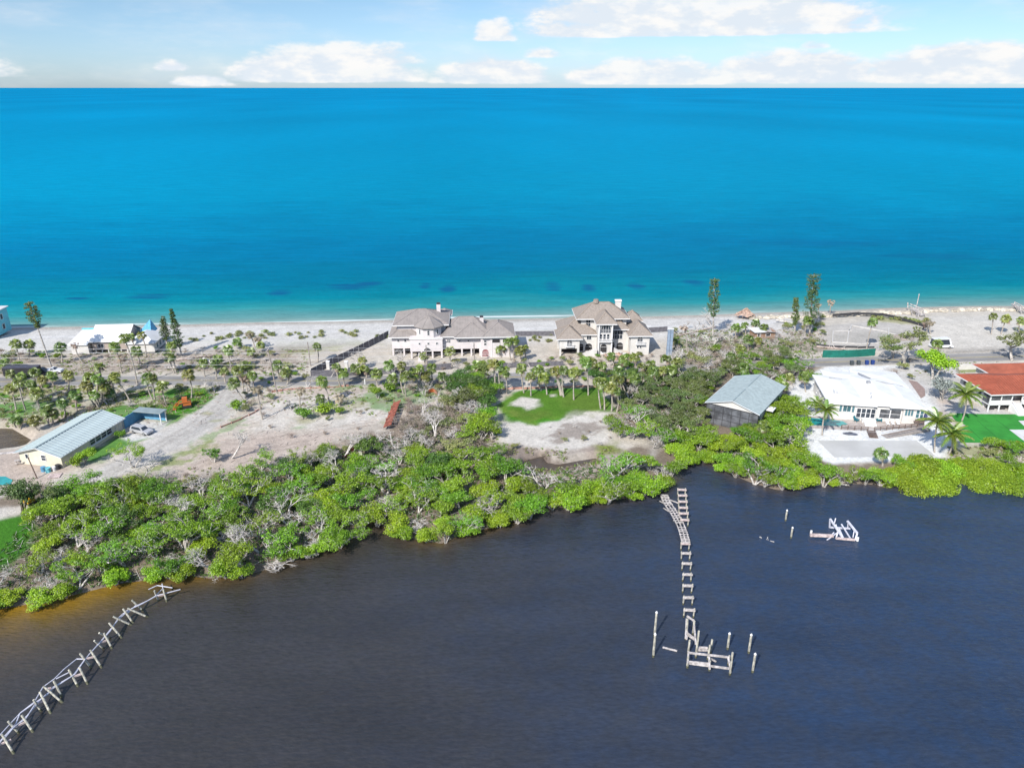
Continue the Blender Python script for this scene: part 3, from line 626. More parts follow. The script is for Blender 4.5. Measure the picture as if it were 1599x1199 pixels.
# ---- palms
def sabal_proto(seed, dead=False, yellow=False):
    rng = random.Random(seed); mb = MB(); sk = MB(); R_ = 1.55
    for i in range(34 if not dead else 14):
        a = rng.random() * 6.283; e = (-.75 + 1.9 * (i / 34.0)) + rng.gauss(0, .15) if not dead else -1.1 + rng.random() * 1.4
        st = .55 + .35 * rng.random(); d = Vector((math.cos(a) * math.cos(e), math.sin(a) * math.cos(e), math.sin(e)))
        tgt = sk if (e < -.62 or dead) else mb
        hub = d * st; tgt.bar((0, 0, 0), hub, .05)
        side = d.cross(Vector((0, 0, 1))).normalized(); upv = side.cross(d).normalized(); L = R_ - st + rng.random() * .35
        if dead: L *= .7
        for k in range(-4, 5):                                       # fan of blades, drooping at the tips
            t = k * .33; bd = (d * math.cos(t) + side * math.sin(t)).normalized(); w = side * math.cos(t) - d * math.sin(t)
            tip = hub + bd * L * (1 - .05 * abs(k)) + Vector((0, 0, -.30 - .1 * abs(k) * .5)); mid = hub + bd * L * .55 + upv * .04
            tgt.poly([hub, mid - w * .10, tip, mid + w * .10])
    return mb.mesh('crown', L_PALM if not yellow else L_PALMY) if mb.v else None, sk.mesh('dead_fronds', L_PALMD)
SABAL = [sabal_proto(300 + i, yellow=(i == 3)) for i in range(4)]; SABALD = [sabal_proto(320 + i, True) for i in range(2)]
def palm_trunk(top, r=.17, seed=0):
    rng = random.Random(seed); mb = MB(); n = 7; pts = []
    bow = Vector((rng.gauss(0, .12), rng.gauss(0, .12), 0))
    for k in range(n + 1):
        t = k / n; pts.append(Vector(top) * t + bow * math.sin(t * math.pi) * 2)
    for k in range(n): mb.tube(pts[k], pts[k + 1], r * (1.25 - .35 * min(1, k / 2)) if k < 2 else r * (.9 + .15 * (k % 2)), r * .92, 7, k == n - 1)
    return mb.mesh('trunk', palm_bark, smooth=False)
def palm(bx_, by_, tx, ty, label, group, dead=False, sc=1.0, kind='sabal', seed=0, thick=.17):
    b = P(bx_, by_); hz = height_at(b.x, b.y, ty) - LZ; hz = max(1.4, hz)
    top_depth = b.y * cp + (CAMH - LZ - hz) * sp; X = (tx - 799.5) / FPX * top_depth
    lean = max(-hz * .5, min(hz * .5, X - b.x))
    e = empty('palm_tree' if kind == 'sabal' else 'coconut_palm', b, 0, label, 'palm', group)
    top = Vector((lean, 0, hz))
    link('trunk', palm_trunk(top, thick, seed), e)
    if kind == 'sabal':
        cm, sk = (SABALD if dead else SABAL)[seed % (2 if dead else 4)]
        for nm, q in (('crown', cm), ('dead_fronds', sk)):
            if q: o = link(nm, q, e, top); o.rotation_euler = (0, 0, seed * 1.7); o.scale = (sc,) * 3
    else:
        for k in range(24):
            o = link('frond', COCO[k % 3], e, top); el_ = (1.05 - 1.45 * (k / 23.0)); o.rotation_euler = (0, -el_, k * 2.399 + seed)
            o.scale = (sc * (.85 + .03 * (k % 7)),) * 3
    return e
def coco_frond(seed):
    rng = random.Random(seed); mb = MB(); n = 16; pts = [Vector((3.4 * k / n, 0, .55 * math.sin(k / n * 1.6) - 1.5 * (k / n) ** 2.2)) for k in range(n + 1)]
    for a, b in zip(pts[:-1], pts[1:]): mb.bar(a, b, .05)
    for k in [q / 2 for q in range(3, 2 * n + 1)]:
        for sg in (-1, 1):
            L = 1.0 * math.sin(.35 + 2.5 * k / n / 1.08); p = pts[int(k)].lerp(pts[min(n, int(k) + 1)], k % 1); q = p + Vector((.45 * L, sg * L * .8, -.42 * L + rng.gauss(0, .06)))
            mb.poly([p + Vector((-.09, 0, 0)), p + Vector((.09, 0, 0)), q]); 
    return mb.mesh('frond', L_COCO)
COCO = [coco_frond(s) for s in (1, 2, 3)]
# ---- norfolk pines: tiers of short branches on a straight mast
def norfolk_proto(seed, h, r, taper, low):
    rng = np.random.RandomState(seed); rr = random.Random(seed); mb = MB(); mb.tube((0, 0, 0), (0, 0, h * .5), .26, .17, 8); mb.tube((0, 0, h * .5), (0, 0, h), .17, .03, 6)
    cs, rs = [], []; z = h * low
    while z < h - .2:
        t = (z - h * low) / (h * (1 - low)); L = r * (1 - taper * t) * (.55 + .6 * rr.random()) * min(1, .45 + 3 * t)
        for k in range(6):
            if rr.random() < .22: continue
            a = k * 1.047 + rr.random() * .5; e = Vector((math.cos(a) * L, math.sin(a) * L, z + L * .35 * (1 - t) - .1)); mb.tube((0, 0, z), e, .05, .02, 3, False)
            for f in (.45, .75, 1.0): cs.append((e.x * f, e.y * f, z + (e.z - z) * f + .1)); rs.append(.34)
        z += .42 + .28 * rr.random()
    V, Q = leaves(rng, cs, rs, len(cs) * 17, .34, .9, .2, .35)
    return mb.mesh('trunk', bark_grey), np_mesh('crown', V, Q, L_PINE)
# ================================================================ PLANTING
ORD = 'first second third fourth fifth sixth seventh eighth ninth tenth eleventh twelfth thirteenth fourteenth fifteenth sixteenth seventeenth eighteenth nineteenth twentieth'.split()
ORD += ['twenty-' + w for w in ORD[:9]] + ['thirtieth'] + ['thirty-' + w for w in ORD[:9]] + [q for t_, u_ in (('fortieth', 'forty-'), ('fiftieth', 'fifty-'), ('sixtieth', 'sixty-'), ('seventieth', 'seventy-'), ('eightieth', 'eighty-')) for q in [t_] + [u_ + w for w in ORD[:9]]]
PALMS = {
 'by the sandy track at the far left': [(30, 562, 24, 537), (46, 557, 45, 538), (97, 567, 94, 542), (8, 580, 7, 567), (18, 597, 16, 584), (58, 606, 54, 582), (40, 640, 29, 597), (25, 640, 16, 607), (67, 624, 66, 594), (108, 612, 106, 586), (120, 642, 118, 618), (100, 652, 97, 630), (36, 612, 33, 588), (50, 625, 48, 600), (64, 640, 57, 614), (84, 602, 81, 587)],
 'in front of the white beach house': [(130, 568, 117, 538, 1), (189, 582, 179, 541), (191, 583, 189, 557, 1), (215, 602, 194, 528), (213, 555, 204, 526), (228, 558, 221, 523), (221, 575, 213, 548), (270, 560, 267, 541), (275, 582, 268, 539), (272, 583, 265, 556)],
 'in the clump behind the metal-roofed house': [(160, 625, 155, 573), (150, 630, 140, 589), (149, 634, 135, 602), (155, 636, 152, 592), (154, 637, 147, 616), (158, 632, 162, 602), (170, 628, 168, 612)],
 'on the grass beside the sandy driveway': [(204, 628, 179, 589), (181, 616, 176, 592), (238, 624, 230, 590), (242, 625, 238, 591), (260, 633, 252, 604), (299, 622, 294, 585), (76, 664, 72, 640), (84, 662, 81, 645), (60, 672, 54, 656), (26, 668, 25, 656)],
 'around the beach fallen trunks': [(363, 580, 356, 546), (378, 545, 368, 534), (398, 543, 390, 521, 1), (404, 544, 402, 527, 1), (407, 549, 407, 539), (393, 561, 392, 549), (496, 565, 495, 541), (320, 588, 318, 566), (338, 592, 336, 568), (352, 598, 350, 580), (435, 590, 433, 570), (448, 600, 447, 582), (345, 576, 340, 562)],
 'at the entrance of the bare lot': [(380, 610, 371, 578), (390, 605, 385, 571), (382, 627, 365, 598), (386, 612, 379, 590, 1), (392, 610, 388, 590, 1), (396, 610, 394, 586), (410, 655, 402, 606, 1), (471, 642, 469, 607, 1), (515, 631, 503, 595), (500, 637, 500, 622), (530, 634, 529, 620, 1)],
 'along the pink-walled mansion fence': [(532, 604, 525, 573), (538, 604, 536, 582), (560, 589, 555, 575), (568, 576, 566, 562), (572, 590, 568, 577), (614, 592, 607, 570), (663, 571, 661, 556), (705, 571, 703, 548), (783, 558, 782, 545), (797, 562, 793, 534), (802, 560, 803, 532), (813, 565, 812, 547), (822, 563, 819, 544)],
 'in the roadside clump left of the lawn': [(630, 615, 627, 571), (616, 606, 613, 591), (634, 619, 633, 587), (655, 611, 646, 582), (657, 610, 655, 576), (665, 608, 664, 587), (590, 602, 588, 583), (676, 598, 674, 575), (692, 606, 690, 587), (745, 590, 744, 571), (773, 613, 771, 569), (783, 614, 779, 571), (791, 615, 788, 580)],
 'in the row behind the green lawn': [(818, 613, 814, 576), (829, 618, 828, 588), (845, 610, 841, 578), (854, 616, 849, 590), (880, 620, 880, 578), (896, 624, 897, 582), (918.6, 617, 915, 566)],
 'at the right end of the lawn': [(938, 638, 934, 596), (944, 640, 940, 598), (955, 642, 953, 606), (963, 643, 962, 610), (971, 638, 962, 594), (978, 616, 968, 590), (990, 612, 984, 586), (972, 616, 966, 580), (998, 618, 992, 591)],
 'in front of the brown-roofed mansion': [(956, 575, 955, 556), (914, 580, 912, 562), (978, 580, 974, 562), (992, 572, 991, 558), (930, 584, 925, 566), (945, 588, 940, 572), (1045, 580, 1040, 561), (1060, 584, 1057, 566), (1073, 555, 1068, 510, 1), (1004, 590, 1002, 572), (1022, 602, 1020, 580), (1036, 600, 1035, 578), (1050, 596, 1049, 577), (1018, 588, 1016, 570), (1058, 545, 1056, 532)],
 'around the wrecked beach shack': [(1164, 522, 1163, 508), (1180, 520, 1180, 505), (1193, 526, 1193, 512), (1150, 528, 1149, 512), (1169, 546, 1169, 530), (1257, 526, 1261, 500), (1296, 488, 1298, 471, 1), (1280, 494, 1278, 475, 1), (1185, 540, 1184, 532), (1158, 560, 1157, 546), (1142, 572, 1141, 556)],
 'beside the grey-roofed house': [(1165, 590, 1162, 574), (1258, 612, 1256, 588), (1221, 622, 1222, 604), (1193, 690, 1192, 664), (1240, 655, 1240, 634), (1236, 600, 1232, 590)],
 'on the cleared lot at the right': [(1353, 547, 1363, 503), (1548, 522, 1551, 494), (1563, 522, 1571, 498), (1592, 520, 1595, 501), (1453, 522, 1453, 502, 1), (1462, 560, 1464, 537), (1446, 518, 1447, 505, 1)],
 'at the waterfront edge of the grey court': [(1378, 728, 1376, 708)],
}
pk = 0
for where, lst in PALMS.items():
    lst = sorted(lst, key=lambda q: q[0]); n = len(lst); mean = sum(q[1] - q[3] for q in lst) / n
    for i, q in enumerate(lst):
        dead = len(q) > 4; pk += 1; d = q[2] - q[0]
        adj = ('dead tattered' if dead else 'tall' if q[1] - q[3] > mean * 1.25 else 'short' if q[1] - q[3] < mean * .7 else 'green') + (' leaning' if d < -7 or d > 6 else '')
        pos = ('leftmost' if i == 0 else 'rightmost' if i == n - 1 else ORD[i] + ' from the left') if n > 1 else 'only one'
        lab = '%s cabbage palm %s, %s' % (adj, where, pos)
        if n == 1: lab = 'squat cabbage palm %s' % where
        palm(q[0], q[1], q[2], q[3], lab, 'cabbage palms', dead, 1.0 + .12 * math.sin(pk * 2.1) if q[1] < 660 else .95, seed=pk)
palm(877, 617, 868, 580, 'thick white-trunked palm at the back of the green lawn', 'cabbage palms', seed=3, thick=.42)
for i, (a, lab) in enumerate((((1502, 657, 1508, 616), 'full coconut palm on the bright turf beside the red-roofed house'), ((1459, 706, 1464, 658), 'tall coconut palm at the right corner of the grey court'), ((1481, 710, 1487, 678), 'lower coconut palm right behind the tall one by the grey court'),
                              ((1284, 679, 1290, 640), 'lone coconut palm in front of the swimming pool'), ((1276, 645, 1276, 629), 'small coconut palm behind the swimming pool'))):
    palm(*a, lab, 'coconut palms', kind='coconut', sc=(1.08, 1.02, 1.02, .8, .6)[i], seed=i * 3, thick=.16)
# Norfolk pines
def norfolk(seed, b, t, r, taper, low, label):
    base, h = upright(b[0], b[1], t[1]); dep = base.y * cp + (CAMH - LZ - h) * sp; lean = math.atan2((t[0] - 799.5) / FPX * dep - base.x, h)
    tm, cm = norfolk_proto(seed, h, r, taper, low); e = empty('pine_tree', base, 0, label, 'pine', 'storm-worn pines near the beach'); e.rotation_euler = (0, lean, 0)
    link('trunk', tm, e); link('crown', cm, e)
norfolk(1, (81, 575), (44, 470), 1.9, .25, .62, 'leaning storm-stripped pine left of the white beach house')
norfolk(2, (262, 545), (253, 493), 1.5, .55, .30, 'shorter of the two pines right of the white beach house')
norfolk(3, (284, 557), (267, 482), 1.9, .85, .22, 'taller pointed pine right of the white beach house')
norfolk(4, (1113, 525), (1116, 433), 2.0, .40, .35, 'tall columnar pine standing alone behind the dead grey trees')
norfolk(5, (1241, 520), (1243, 465), 1.3, .50, .25, 'shorter of the two pines beside the sandy lot')
norfolk(6, (1264, 524), (1271, 428), 2.1, .15, .20, 'tallest pine with a dense rounded top beside the sandy lot')

# ---- mangrove belt and other woods: each tree its own object
def inside(p, poly):
    x, y = p; ins = False; n = len(poly)
    for i in range(n):
        (x0, y0), (x1, y1) = poly[i], poly[(i + 1) % n]
        if (y0 > y) != (y1 > y) and x < (x1 - x0) * (y - y0) / (y1 - y0) + x0: ins = not ins
    return ins
OPEN = [W2(q) for q in ([(-60, 800), (52, 795), (58, 832), (34, 880), (-60, 905)], [(824, 716), (910, 724), (905, 738), (830, 740)], [(1085, 655), (1190, 655), (1165, 675), (1135, 690), (1085, 690)])]
def scatter(poly, gap, mix, where, z=1.0, sc=(.8, 1.15), seed=1, nmax=400, group=None, flat=.82):
    "mix: list of (weight, kind)"
    global FLAT
    FLAT = flat; rr = random.Random(seed); w = W2(poly, z); xs_ = [p[0] for p in w]; ys_ = [p[1] for p in w]; pts = []; tries = 0; c = 0
    tot_ = sum(m_[0] for m_ in mix)
    while tries < 6000 and c < nmax:
        tries += 1; p = (rr.uniform(min(xs_), max(xs_)), rr.uniform(min(ys_), max(ys_)))
        if not inside(p, w) or any(inside(p, o_) for o_ in OPEN): continue
        if any((p[0] - q[0]) ** 2 + (p[1] - q[1]) ** 2 < gap * gap for q in pts): continue
        pts.append(p); c += 1; t = rr.random() * tot_
        for wt, kind in mix:
            t -= wt
            if t <= 0: break
        plant(kind, p[0], p[1], rr.uniform(*sc), LOOK[kind] + ' ' + where, GRP[kind])
    FLAT = 1.0
    return pts
LOOK = {'lush': 'leafy green mangrove', 'bright': 'yellow-green mangrove', 'gappy': 'bare-branched thin mangrove', 'dark': 'dark green mangrove', 'oak': 'dull green scrub oak', 'olive': 'sparse olive shrub',
        'dead': 'leafless grey dead tree', 'tangle': 'bleached dead branch tangle', 'brush': 'brown dead brush', 'sparse': 'thin half-bare tree', 'shrub': 'low green shrub', 'dune': 'small dune plant', 'dome': 'smooth rounded mangrove'}
GRP = {'lush': 'mangroves along the bay', 'bright': 'mangroves along the bay', 'gappy': 'mangroves along the bay', 'dark': 'mangroves along the bay', 'oak': 'scrub oaks', 'olive': 'shrubs', 'dead': 'dead trees', 'tangle': 'dead branches', 'brush': 'dead brush',
       'sparse': 'thin trees', 'shrub': 'shrubs', 'dune': 'dune plants', 'dome': 'rounded mangroves'}
BELT = [(2.4, 'lush'), (1.8, 'bright'), (2.8, 'gappy'), (.8, 'dark'), (2.2, 'dead'), (1.3, 'tangle')]
EDGE = [(4, 'bright'), (1.6, 'lush'), (.5, 'tangle')]
# waterline fringe
fr = random.Random(9); acc = 0
for (x0, y0), (x1, y1) in zip(BAY[:-1], BAY[1:]):
    a, b = P(x0, y0, 0), P(x1, y1, 0); L = (b - a).length; n = max(1, round(L / 3.3))
    for k in range(n):
        t = (k + fr.random() * .6) / n; p = a.lerp(b, t); px = x0 + (x1 - x0) * t
        if 128 < px < 172 or 300 < px < 322 or 540 < px < 566: continue
        if px < 300: where = 'on the waterline beside the pipe dock'
        elif px < 575: where = 'on the waterline left of the notch'
        elif px < 820: where = 'on the shore bulge between the docks'
        elif px < 1040: where = 'on the waterline just left of the long dock'
        elif px < 1110: where = 'around the small cove by the long dock'
        elif px < 1300: where = 'on the waterline below the grey-roofed house'
        else: where = 'on the waterline in front of the grey court'
        if px > 1395: continue
        kind = fr.choices(['bright', 'lush', 'tangle', 'gappy'], [5, 2, .55, .5])[0]
        plant(kind, p.x, p.y - 1.3 + fr.random() * 1.2, fr.uniform(.72, 1.02), LOOK[kind] + ' ' + where, GRP[kind])
scatter([(-60, 925), (60, 905), (62, 880), (66, 825), (130, 795), (200, 782), (255, 785), (300, 885), (230, 890), (120, 915), (0, 940)], 3.25, BELT, 'at the left end of the bay thicket', seed=2)
scatter([(255, 785), (330, 770), (420, 755), (470, 738), (520, 845), (430, 875), (330, 895), (300, 885)], 3.25, BELT, 'in the thicket below the bare lot', seed=3)
scatter([(470, 738), (530, 715), (600, 702), (650, 712), (680, 830), (610, 815), (575, 805), (520, 845)], 3.25, BELT, 'in the thicket below the red boardwalk', seed=4)
scatter([(650, 715), (740, 718), (780, 738), (812, 764), (820, 805), (740, 825), (680, 830)], 3.2, [(5, 'lush'), (2, 'bright'), (1, 'gappy'), (1, 'dark')], 'in the thicket left of the tidal pool', seed=5)
scatter([(820, 766), (920, 764), (970, 746), (1020, 730), (1036, 745), (1022, 765), (960, 778), (850, 795), (820, 805)], 3.2, [(4, 'bright'), (3, 'lush'), (1, 'gappy'), (.8, 'dead')], 'between the tidal pool and the bay', seed=6)
scatter([(620, 668), (640, 640), (700, 632), (750, 645), (755, 690), (740, 712), (660, 706), (625, 690)], 2.0, [(5, 'brush'), (2, 'dead'), (1.2, 'olive'), (.6, 'tangle')], 'in the dead patch beside the boardwalk', seed=7, sc=(.75, 1.15))
scatter([(700, 615), (720, 590), (770, 585), (778, 600), (768, 640), (735, 648), (706, 635)], 2.8, [(4, 'dark'), (2, 'oak'), (1, 'lush'), (.6, 'dead')], 'in the dark clump left of the green lawn', seed=8, sc=(.8, 1.15))
scatter([(740, 655), (768, 655), (772, 690), (745, 690)], 2.8, [(3, 'lush'), (1, 'olive')], 'at the left edge of the white sand', seed=9, nmax=5)
scatter([(965, 630), (985, 600), (1060, 588), (1100, 598), (1095, 620), (1082, 655), (1060, 690), (1030, 690), (1015, 660), (985, 650)], 3.0, [(6, 'oak'), (1.2, 'dead'), (1, 'dark'), (.8, 'olive')], 'in the oak wood left of the grey-roofed house', seed=10, sc=(.55, .82))
scatter([(950, 660), (1005, 655), (1012, 690), (970, 688)], 3.0, [(3, 'gappy'), (2, 'olive'), (1, 'tangle')], 'at the right edge of the white sand', seed=11)
scatter([(1030, 700), (1080, 690), (1150, 700), (1200, 690), (1250, 700), (1258, 745), (1215, 755), (1150, 735), (1090, 708), (1050, 718)], 2.9, [(4, 'bright'), (4, 'lush'), (1, 'gappy'), (.7, 'olive')], 'in the thicket below the grey-roofed house', seed=12)
scatter([(1195, 640), (1235, 640), (1255, 680), (1250, 700), (1200, 690)], 2.8, [(5, 'lush'), (2, 'bright')], 'between the grey-roofed house and the pool', seed=13)
scatter([(1045, 565), (1130, 548), (1150, 568), (1110, 580), (1060, 575)], 2.6, [(4, 'dead'), (3, 'brush'), (1.2, 'olive')], 'in the grey dead grove by the road', seed=14, sc=(.7, 1.05))
scatter([(1130, 568), (1270, 558), (1268, 590), (1235, 615), (1165, 598), (1140, 588)], 2.9, [(3, 'lush'), (1, 'oak'), (2, 'gappy'), (1, 'dead')], 'behind the grey-roofed house', seed=15, sc=(.5, .75))
scatter([(1050, 520), (1140, 525), (1250, 520), (1285, 535), (1240, 545), (1130, 548), (1055, 555)], 2.7, [(2.5, 'dead'), (3, 'brush'), (1.5, 'olive'), (1, 'tangle')], 'in the scrub around the wrecked shack', seed=16, sc=(.45, .72))
scatter([(830, 585), (985, 575), (985, 592), (900, 602), (830, 606)], 3.4, [(3, 'dark'), (1, 'olive'), (1, 'shrub')], 'between the road and the green lawn', seed=17, sc=(.4, .65), nmax=22)
scatter([(860, 560), (1000, 556), (1040, 560), (1000, 575), (860, 574)], 2.8, [(3, 'brush'), (2, 'olive'), (1, 'dead'), (1, 'shrub')], 'in front of the brown-roofed mansion', seed=18, sc=(.5, .8), nmax=30)
scatter([(110, 555), (180, 548), (330, 545), (430, 552), (430, 572), (330, 580), (220, 580)], 3.2, [(3, 'tangle'), (2, 'brush'), (2, 'olive'), (1, 'shrub')], 'in the debris behind the left beach', seed=19, sc=(.4, .75), nmax=44)
scatter([(-40, 555), (90, 552), (95, 568), (60, 582), (-40, 585)], 3.0, [(2, 'brush'), (2, 'shrub'), (1, 'olive')], 'in the scrub beside the dark trailer', seed=20, sc=(.6, 1.0), nmax=22)
scatter([(250, 752), (300, 745), (380, 752), (470, 725), (560, 698), (600, 684), (600, 700), (470, 740), (360, 768), (260, 780)], 3.4, [(2, 'gappy'), (2, 'olive'), (1.5, 'dead'), (1, 'brush')], 'along the edge of the bare sandy lot', seed=21, sc=(.5, .85), nmax=40)
scatter([(66, 795), (110, 776), (180, 770), (250, 765), (255, 785), (130, 795), (66, 815)], 3.0, [(3, 'lush'), (2, 'dark'), (1, 'gappy')], 'beside the lower end of the sandy driveway', seed=22, sc=(.8, 1.1), nmax=26)
scatter([(785, 700), (850, 706), (845, 716), (780, 722)], 3.0, [(2, 'brush'), (1, 'olive')], 'on the brown marsh edge', seed=23, sc=(.4, .6), nmax=8)
scatter([(1240, 742), (1300, 746), (1390, 742), (1390, 752), (1250, 752)], 2.6, [(3, 'lush'), (2, 'bright'), (1, 'tangle'), (1, 'gappy')], 'along the bank in front of the grey court', seed=24, sc=(.6, .85), nmax=30)
scatter([(1530, 700), (1660, 698), (1660, 735), (1545, 738)], 3.0, [(2, 'lush'), (1, 'olive'), (1, 'bright')], 'on the bank at the right edge below the turf', seed=25, sc=(.6, .9), nmax=14)
# single plants that stand out
def one(kind, px, py, sc, label, i=0, z=LZ, group=None):
    p = P(px, py, z); return plant(kind, p.x, p.y, sc, label, group, i)
one('dome', 1430, 748, 1.0, 'largest smooth bright green mangrove dome on the waterline', 0, .5); one('dome', 1462, 744, .95, 'smooth mangrove dome beside the largest one, to its right', 1, .5); one('dome', 1405, 742, .7, 'smooth mangrove dome at the left of the three-dome hedge', 1, .5)
one('dome', 1545, 745, .8, 'low smooth mangrove dome right of the gap in the hedge', 0, .5); one('dome', 1518, 738, .8, 'smooth mangrove mound behind the gap in the hedge', 1, .6); one('dome', 1592, 735, .75, 'smooth mangrove dome at the right picture edge', 0, .5); one('dome', 1490, 738, .7, 'smooth mangrove mound below the palms of the turf', 0, .6)
one('bigleaf', 1456, 594, 1.2, 'round bright green tree beside the white roof'); one('silver', 1470, 626, 1.25, 'silvery grey tree between the white and red roofs')
one('sparse', 1412, 574, 1.5, 'large half-bare tree between the road and the white roof', 0); one('sparse', 1580, 563, 1.35, 'pale-trunked half-bare tree by the white wall at the right', 1)
one('oak', 1394, 560, 1.0, 'small grey-green tree left of the half-bare tree by the road'); one('parkoak', 36, 800, .95, 'spreading dark oak over the patio at the lower left'); one('oak', 95, 790, .8, 'dark tree right of the yellow digger'); 
one('bigleaf', 132, 724, .52, 'bright green bush against the wall of the metal-roofed house'); one('shrub', 118, 728, 1.1, 'low green bush at the corner of the metal-roofed house'); one('shrub', 188, 683, .8, 'low bush at the far end of the metal-roofed house', 1)
one('shrub', 368, 640, 1.3, 'round green bush at the top of the driveway'); one('shrub', 474, 655, 1.4, 'bright bush on the left of the white sand lot', 1); one('shrub', 508, 646, 1.6, 'larger bright bush on the white sand lot', 2); one('shrub', 530, 648, .9, 'small bush right of the larger bright bush', 0)
one('lush', 590, 622, .7, 'leafy bush at the end of the rust-red boardwalk', 0); one('shrub', 606, 612, 1.3, 'low bush below the roadside palm clump', 2); one('dead', 335, 613, .75, 'bare dead tree on the grass by the orange loader', 0); one('dead', 455, 640, .5, 'small bare tree on the white sand', 1)
one('gappy', 334, 722, .75, 'spindly half-bare tree on the lot edge, left one', 0); one('dead', 362, 716, 1.0, 'tall spindly bare tree on the lot edge', 2); one('gappy', 408, 736, .8, 'thin leafy sapling on the lot edge', 1); one('dead', 455, 730, .55, 'forked dark stub on the lot edge', 3)
one('gappy', 210, 730, .95, 'bare-branched tree beside the lower driveway', 2); one('dead', 224, 752, 1.0, 'pale dead trunk by the lower driveway', 4); one('dead', 1090, 566, 1.0, 'large grey dead tree in the grove by the road', 1); one('dead', 1114, 540, 1.15, 'wide bleached dead tree under the columnar pine', 0)
one('dead', 560, 580, .9, 'bare dark tree inside the mansion fence', 2); one('dead', 628, 572, 1.05, 'gnarled bare tree in front of the pink-walled mansion', 3); one('dead', 480, 605, .6, 'bare little tree by the road at the bare lot', 4); one('brush', 740, 598, 1.1, 'dry grey bush beside the road, left of the dark clump'); one('dead', 700, 600, .85, 'bare grey tree left of the dark clump', 0)
one('shrub', 1118, 548, 1.2, 'bright green bush in the middle of the grey dead grove', 2); one('dead', 516, 590, .4, 'small dead shrub by the road', 2); one('lush', 1402, 728, .6, 'green bush behind the grey court edge', 1); one('dead', 1110, 505, 1.0, 'tall bleached bare tree reaching over the beach', 4)
one('tangle', 760, 806, 1.25, 'largest heap of bleached dead branches on the bulge of the shore', 0, .3); one('tangle', 735, 818, 1.0, 'second heap of dead branches on the bulge of the shore', 1, .3); one('tangle', 478, 868, 1.1, 'heap of grey dead branches at the notch waterline', 2, .3); one('tangle', 530, 846, 1.0, 'dead branches lying in the notch of the shore', 1, .3)
one('tangle', 345, 898, .9, 'dead branches hanging in the water right of the pipe dock', 0, .2); one('tangle', 1240, 762, .9, 'dead twigs at the tip of the shore right of the cove', 2, .2); one('tangle', 1386, 752, .8, 'bleached roots left of the smooth domes', 0, .2); one('dead', 1000, 672, .9, 'leaning dead tree on the sandy path to the long dock', 4); one('dead', 1020, 700, .8, 'dark dead tree on the sandy path to the long dock', 1)
for k_, (px, py, sc_) in enumerate(((1404, 752, 1.0), (1424, 755, 1.1), (1448, 757, 1.15), (1474, 757, 1.1), (1418, 738, 1.1), (1446, 736, 1.1), (1476, 740, 1.05), (1500, 734, .9), (1522, 752, .9), (1546, 757, 1.0), (1570, 756, 1.0), (1534, 737, .95), (1562, 738, 1.0), (1594, 746, .95), (1618, 740, 1.0))):
    one('dome', px, py, sc_, 'smooth yellow-green mangrove dome in the hedge left of its gap' if k_ < 8 else 'smooth yellow-green mangrove dome in the hedge right of its gap', k_, .5, 'rounded mangroves')
scatter([(0, 600), (110, 592), (230, 600), (330, 604), (320, 640), (180, 645), (60, 660), (-40, 660)], 3.6, [(3, 'shrub'), (2, 'brush'), (2, 'olive'), (.8, 'dead'), (.6, 'tangle')], 'on the rough grass by the left palms', seed=31, sc=(.35, .7), nmax=46)
scatter([(355, 575), (480, 575), (480, 592), (420, 600), (360, 592)], 3.0, [(2, 'brush'), (2, 'olive'), (1, 'tangle'), (1, 'shrub')], 'by the leaning utility pole', seed=32, sc=(.35, .7), nmax=18)
scatter([(375, 615), (430, 610), (425, 640), (385, 645)], 2.6, [(2, 'shrub'), (2, 'olive'), (1, 'brush')], 'at the entrance of the bare lot', seed=33, sc=(.4, .8), nmax=9)
scatter([(575, 600), (700, 596), (700, 622), (600, 632)], 2.8, [(3, 'shrub'), (2, 'olive'), (1.5, 'brush')], 'under the roadside palm clump', seed=34, sc=(.4, .8), nmax=22)
scatter([(690, 570), (860, 566), (860, 575), (690, 582)], 2.6, [(2, 'brush'), (2, 'olive'), (2, 'shrub'), (1.5, 'dead')], 'along the fence between the mansions', seed=35, sc=(.4, .75), nmax=26)
scatter([(925, 588), (1040, 576), (1060, 590), (985, 606), (930, 606)], 2.4, [(3, 'shrub'), (2, 'dark'), (2, 'olive'), (1, 'dead')], 'behind the palms right of the lawn', seed=36, sc=(.45, .75), nmax=34)
scatter([(620, 590), (640, 665), (770, 645), (770, 600)], 3.0, [(2, 'brush'), (2, 'dead')], 'in the dry scrub left of the lawn', seed=37, sc=(.6, .95), nmax=20)
scatter([(1060, 505), (1140, 505), (1140, 520), (1060, 520)], 3.2, [(3, 'dead'), (1, 'tangle')], 'on the beach under the columnar pine', seed=38, sc=(.45, .8), nmax=9)
scatter([(1225, 495), (1290, 495), (1290, 525), (1225, 525)], 2.6, [(2, 'olive'), (2, 'dead'), (2, 'shrub'), (1, 'gappy')], 'around the two pines by the sandy lot', seed=39, sc=(.5, .85), nmax=18)
scatter([(1380, 575), (1440, 560), (1480, 566), (1450, 590), (1400, 600)], 3.4, [(2, 'olive'), (1, 'brush')], 'at the corner behind the white roof', seed=40, sc=(.5, .9), nmax=6)
scatter([(400, 650), (560, 640), (600, 655), (560, 672), (430, 700)], 7.0, [(2, 'brush'), (1, 'olive'), (1, 'dead')], 'scattered on the bare lot', seed=41, sc=(.3, .6), nmax=9)
scatter([(850, 665), (950, 660), (960, 695), (870, 700)], 3.4, [(2, 'brush'), (1, 'olive'), (1, 'tangle')], 'on the white sand below the lawn', seed=42, sc=(.25, .45), nmax=12)
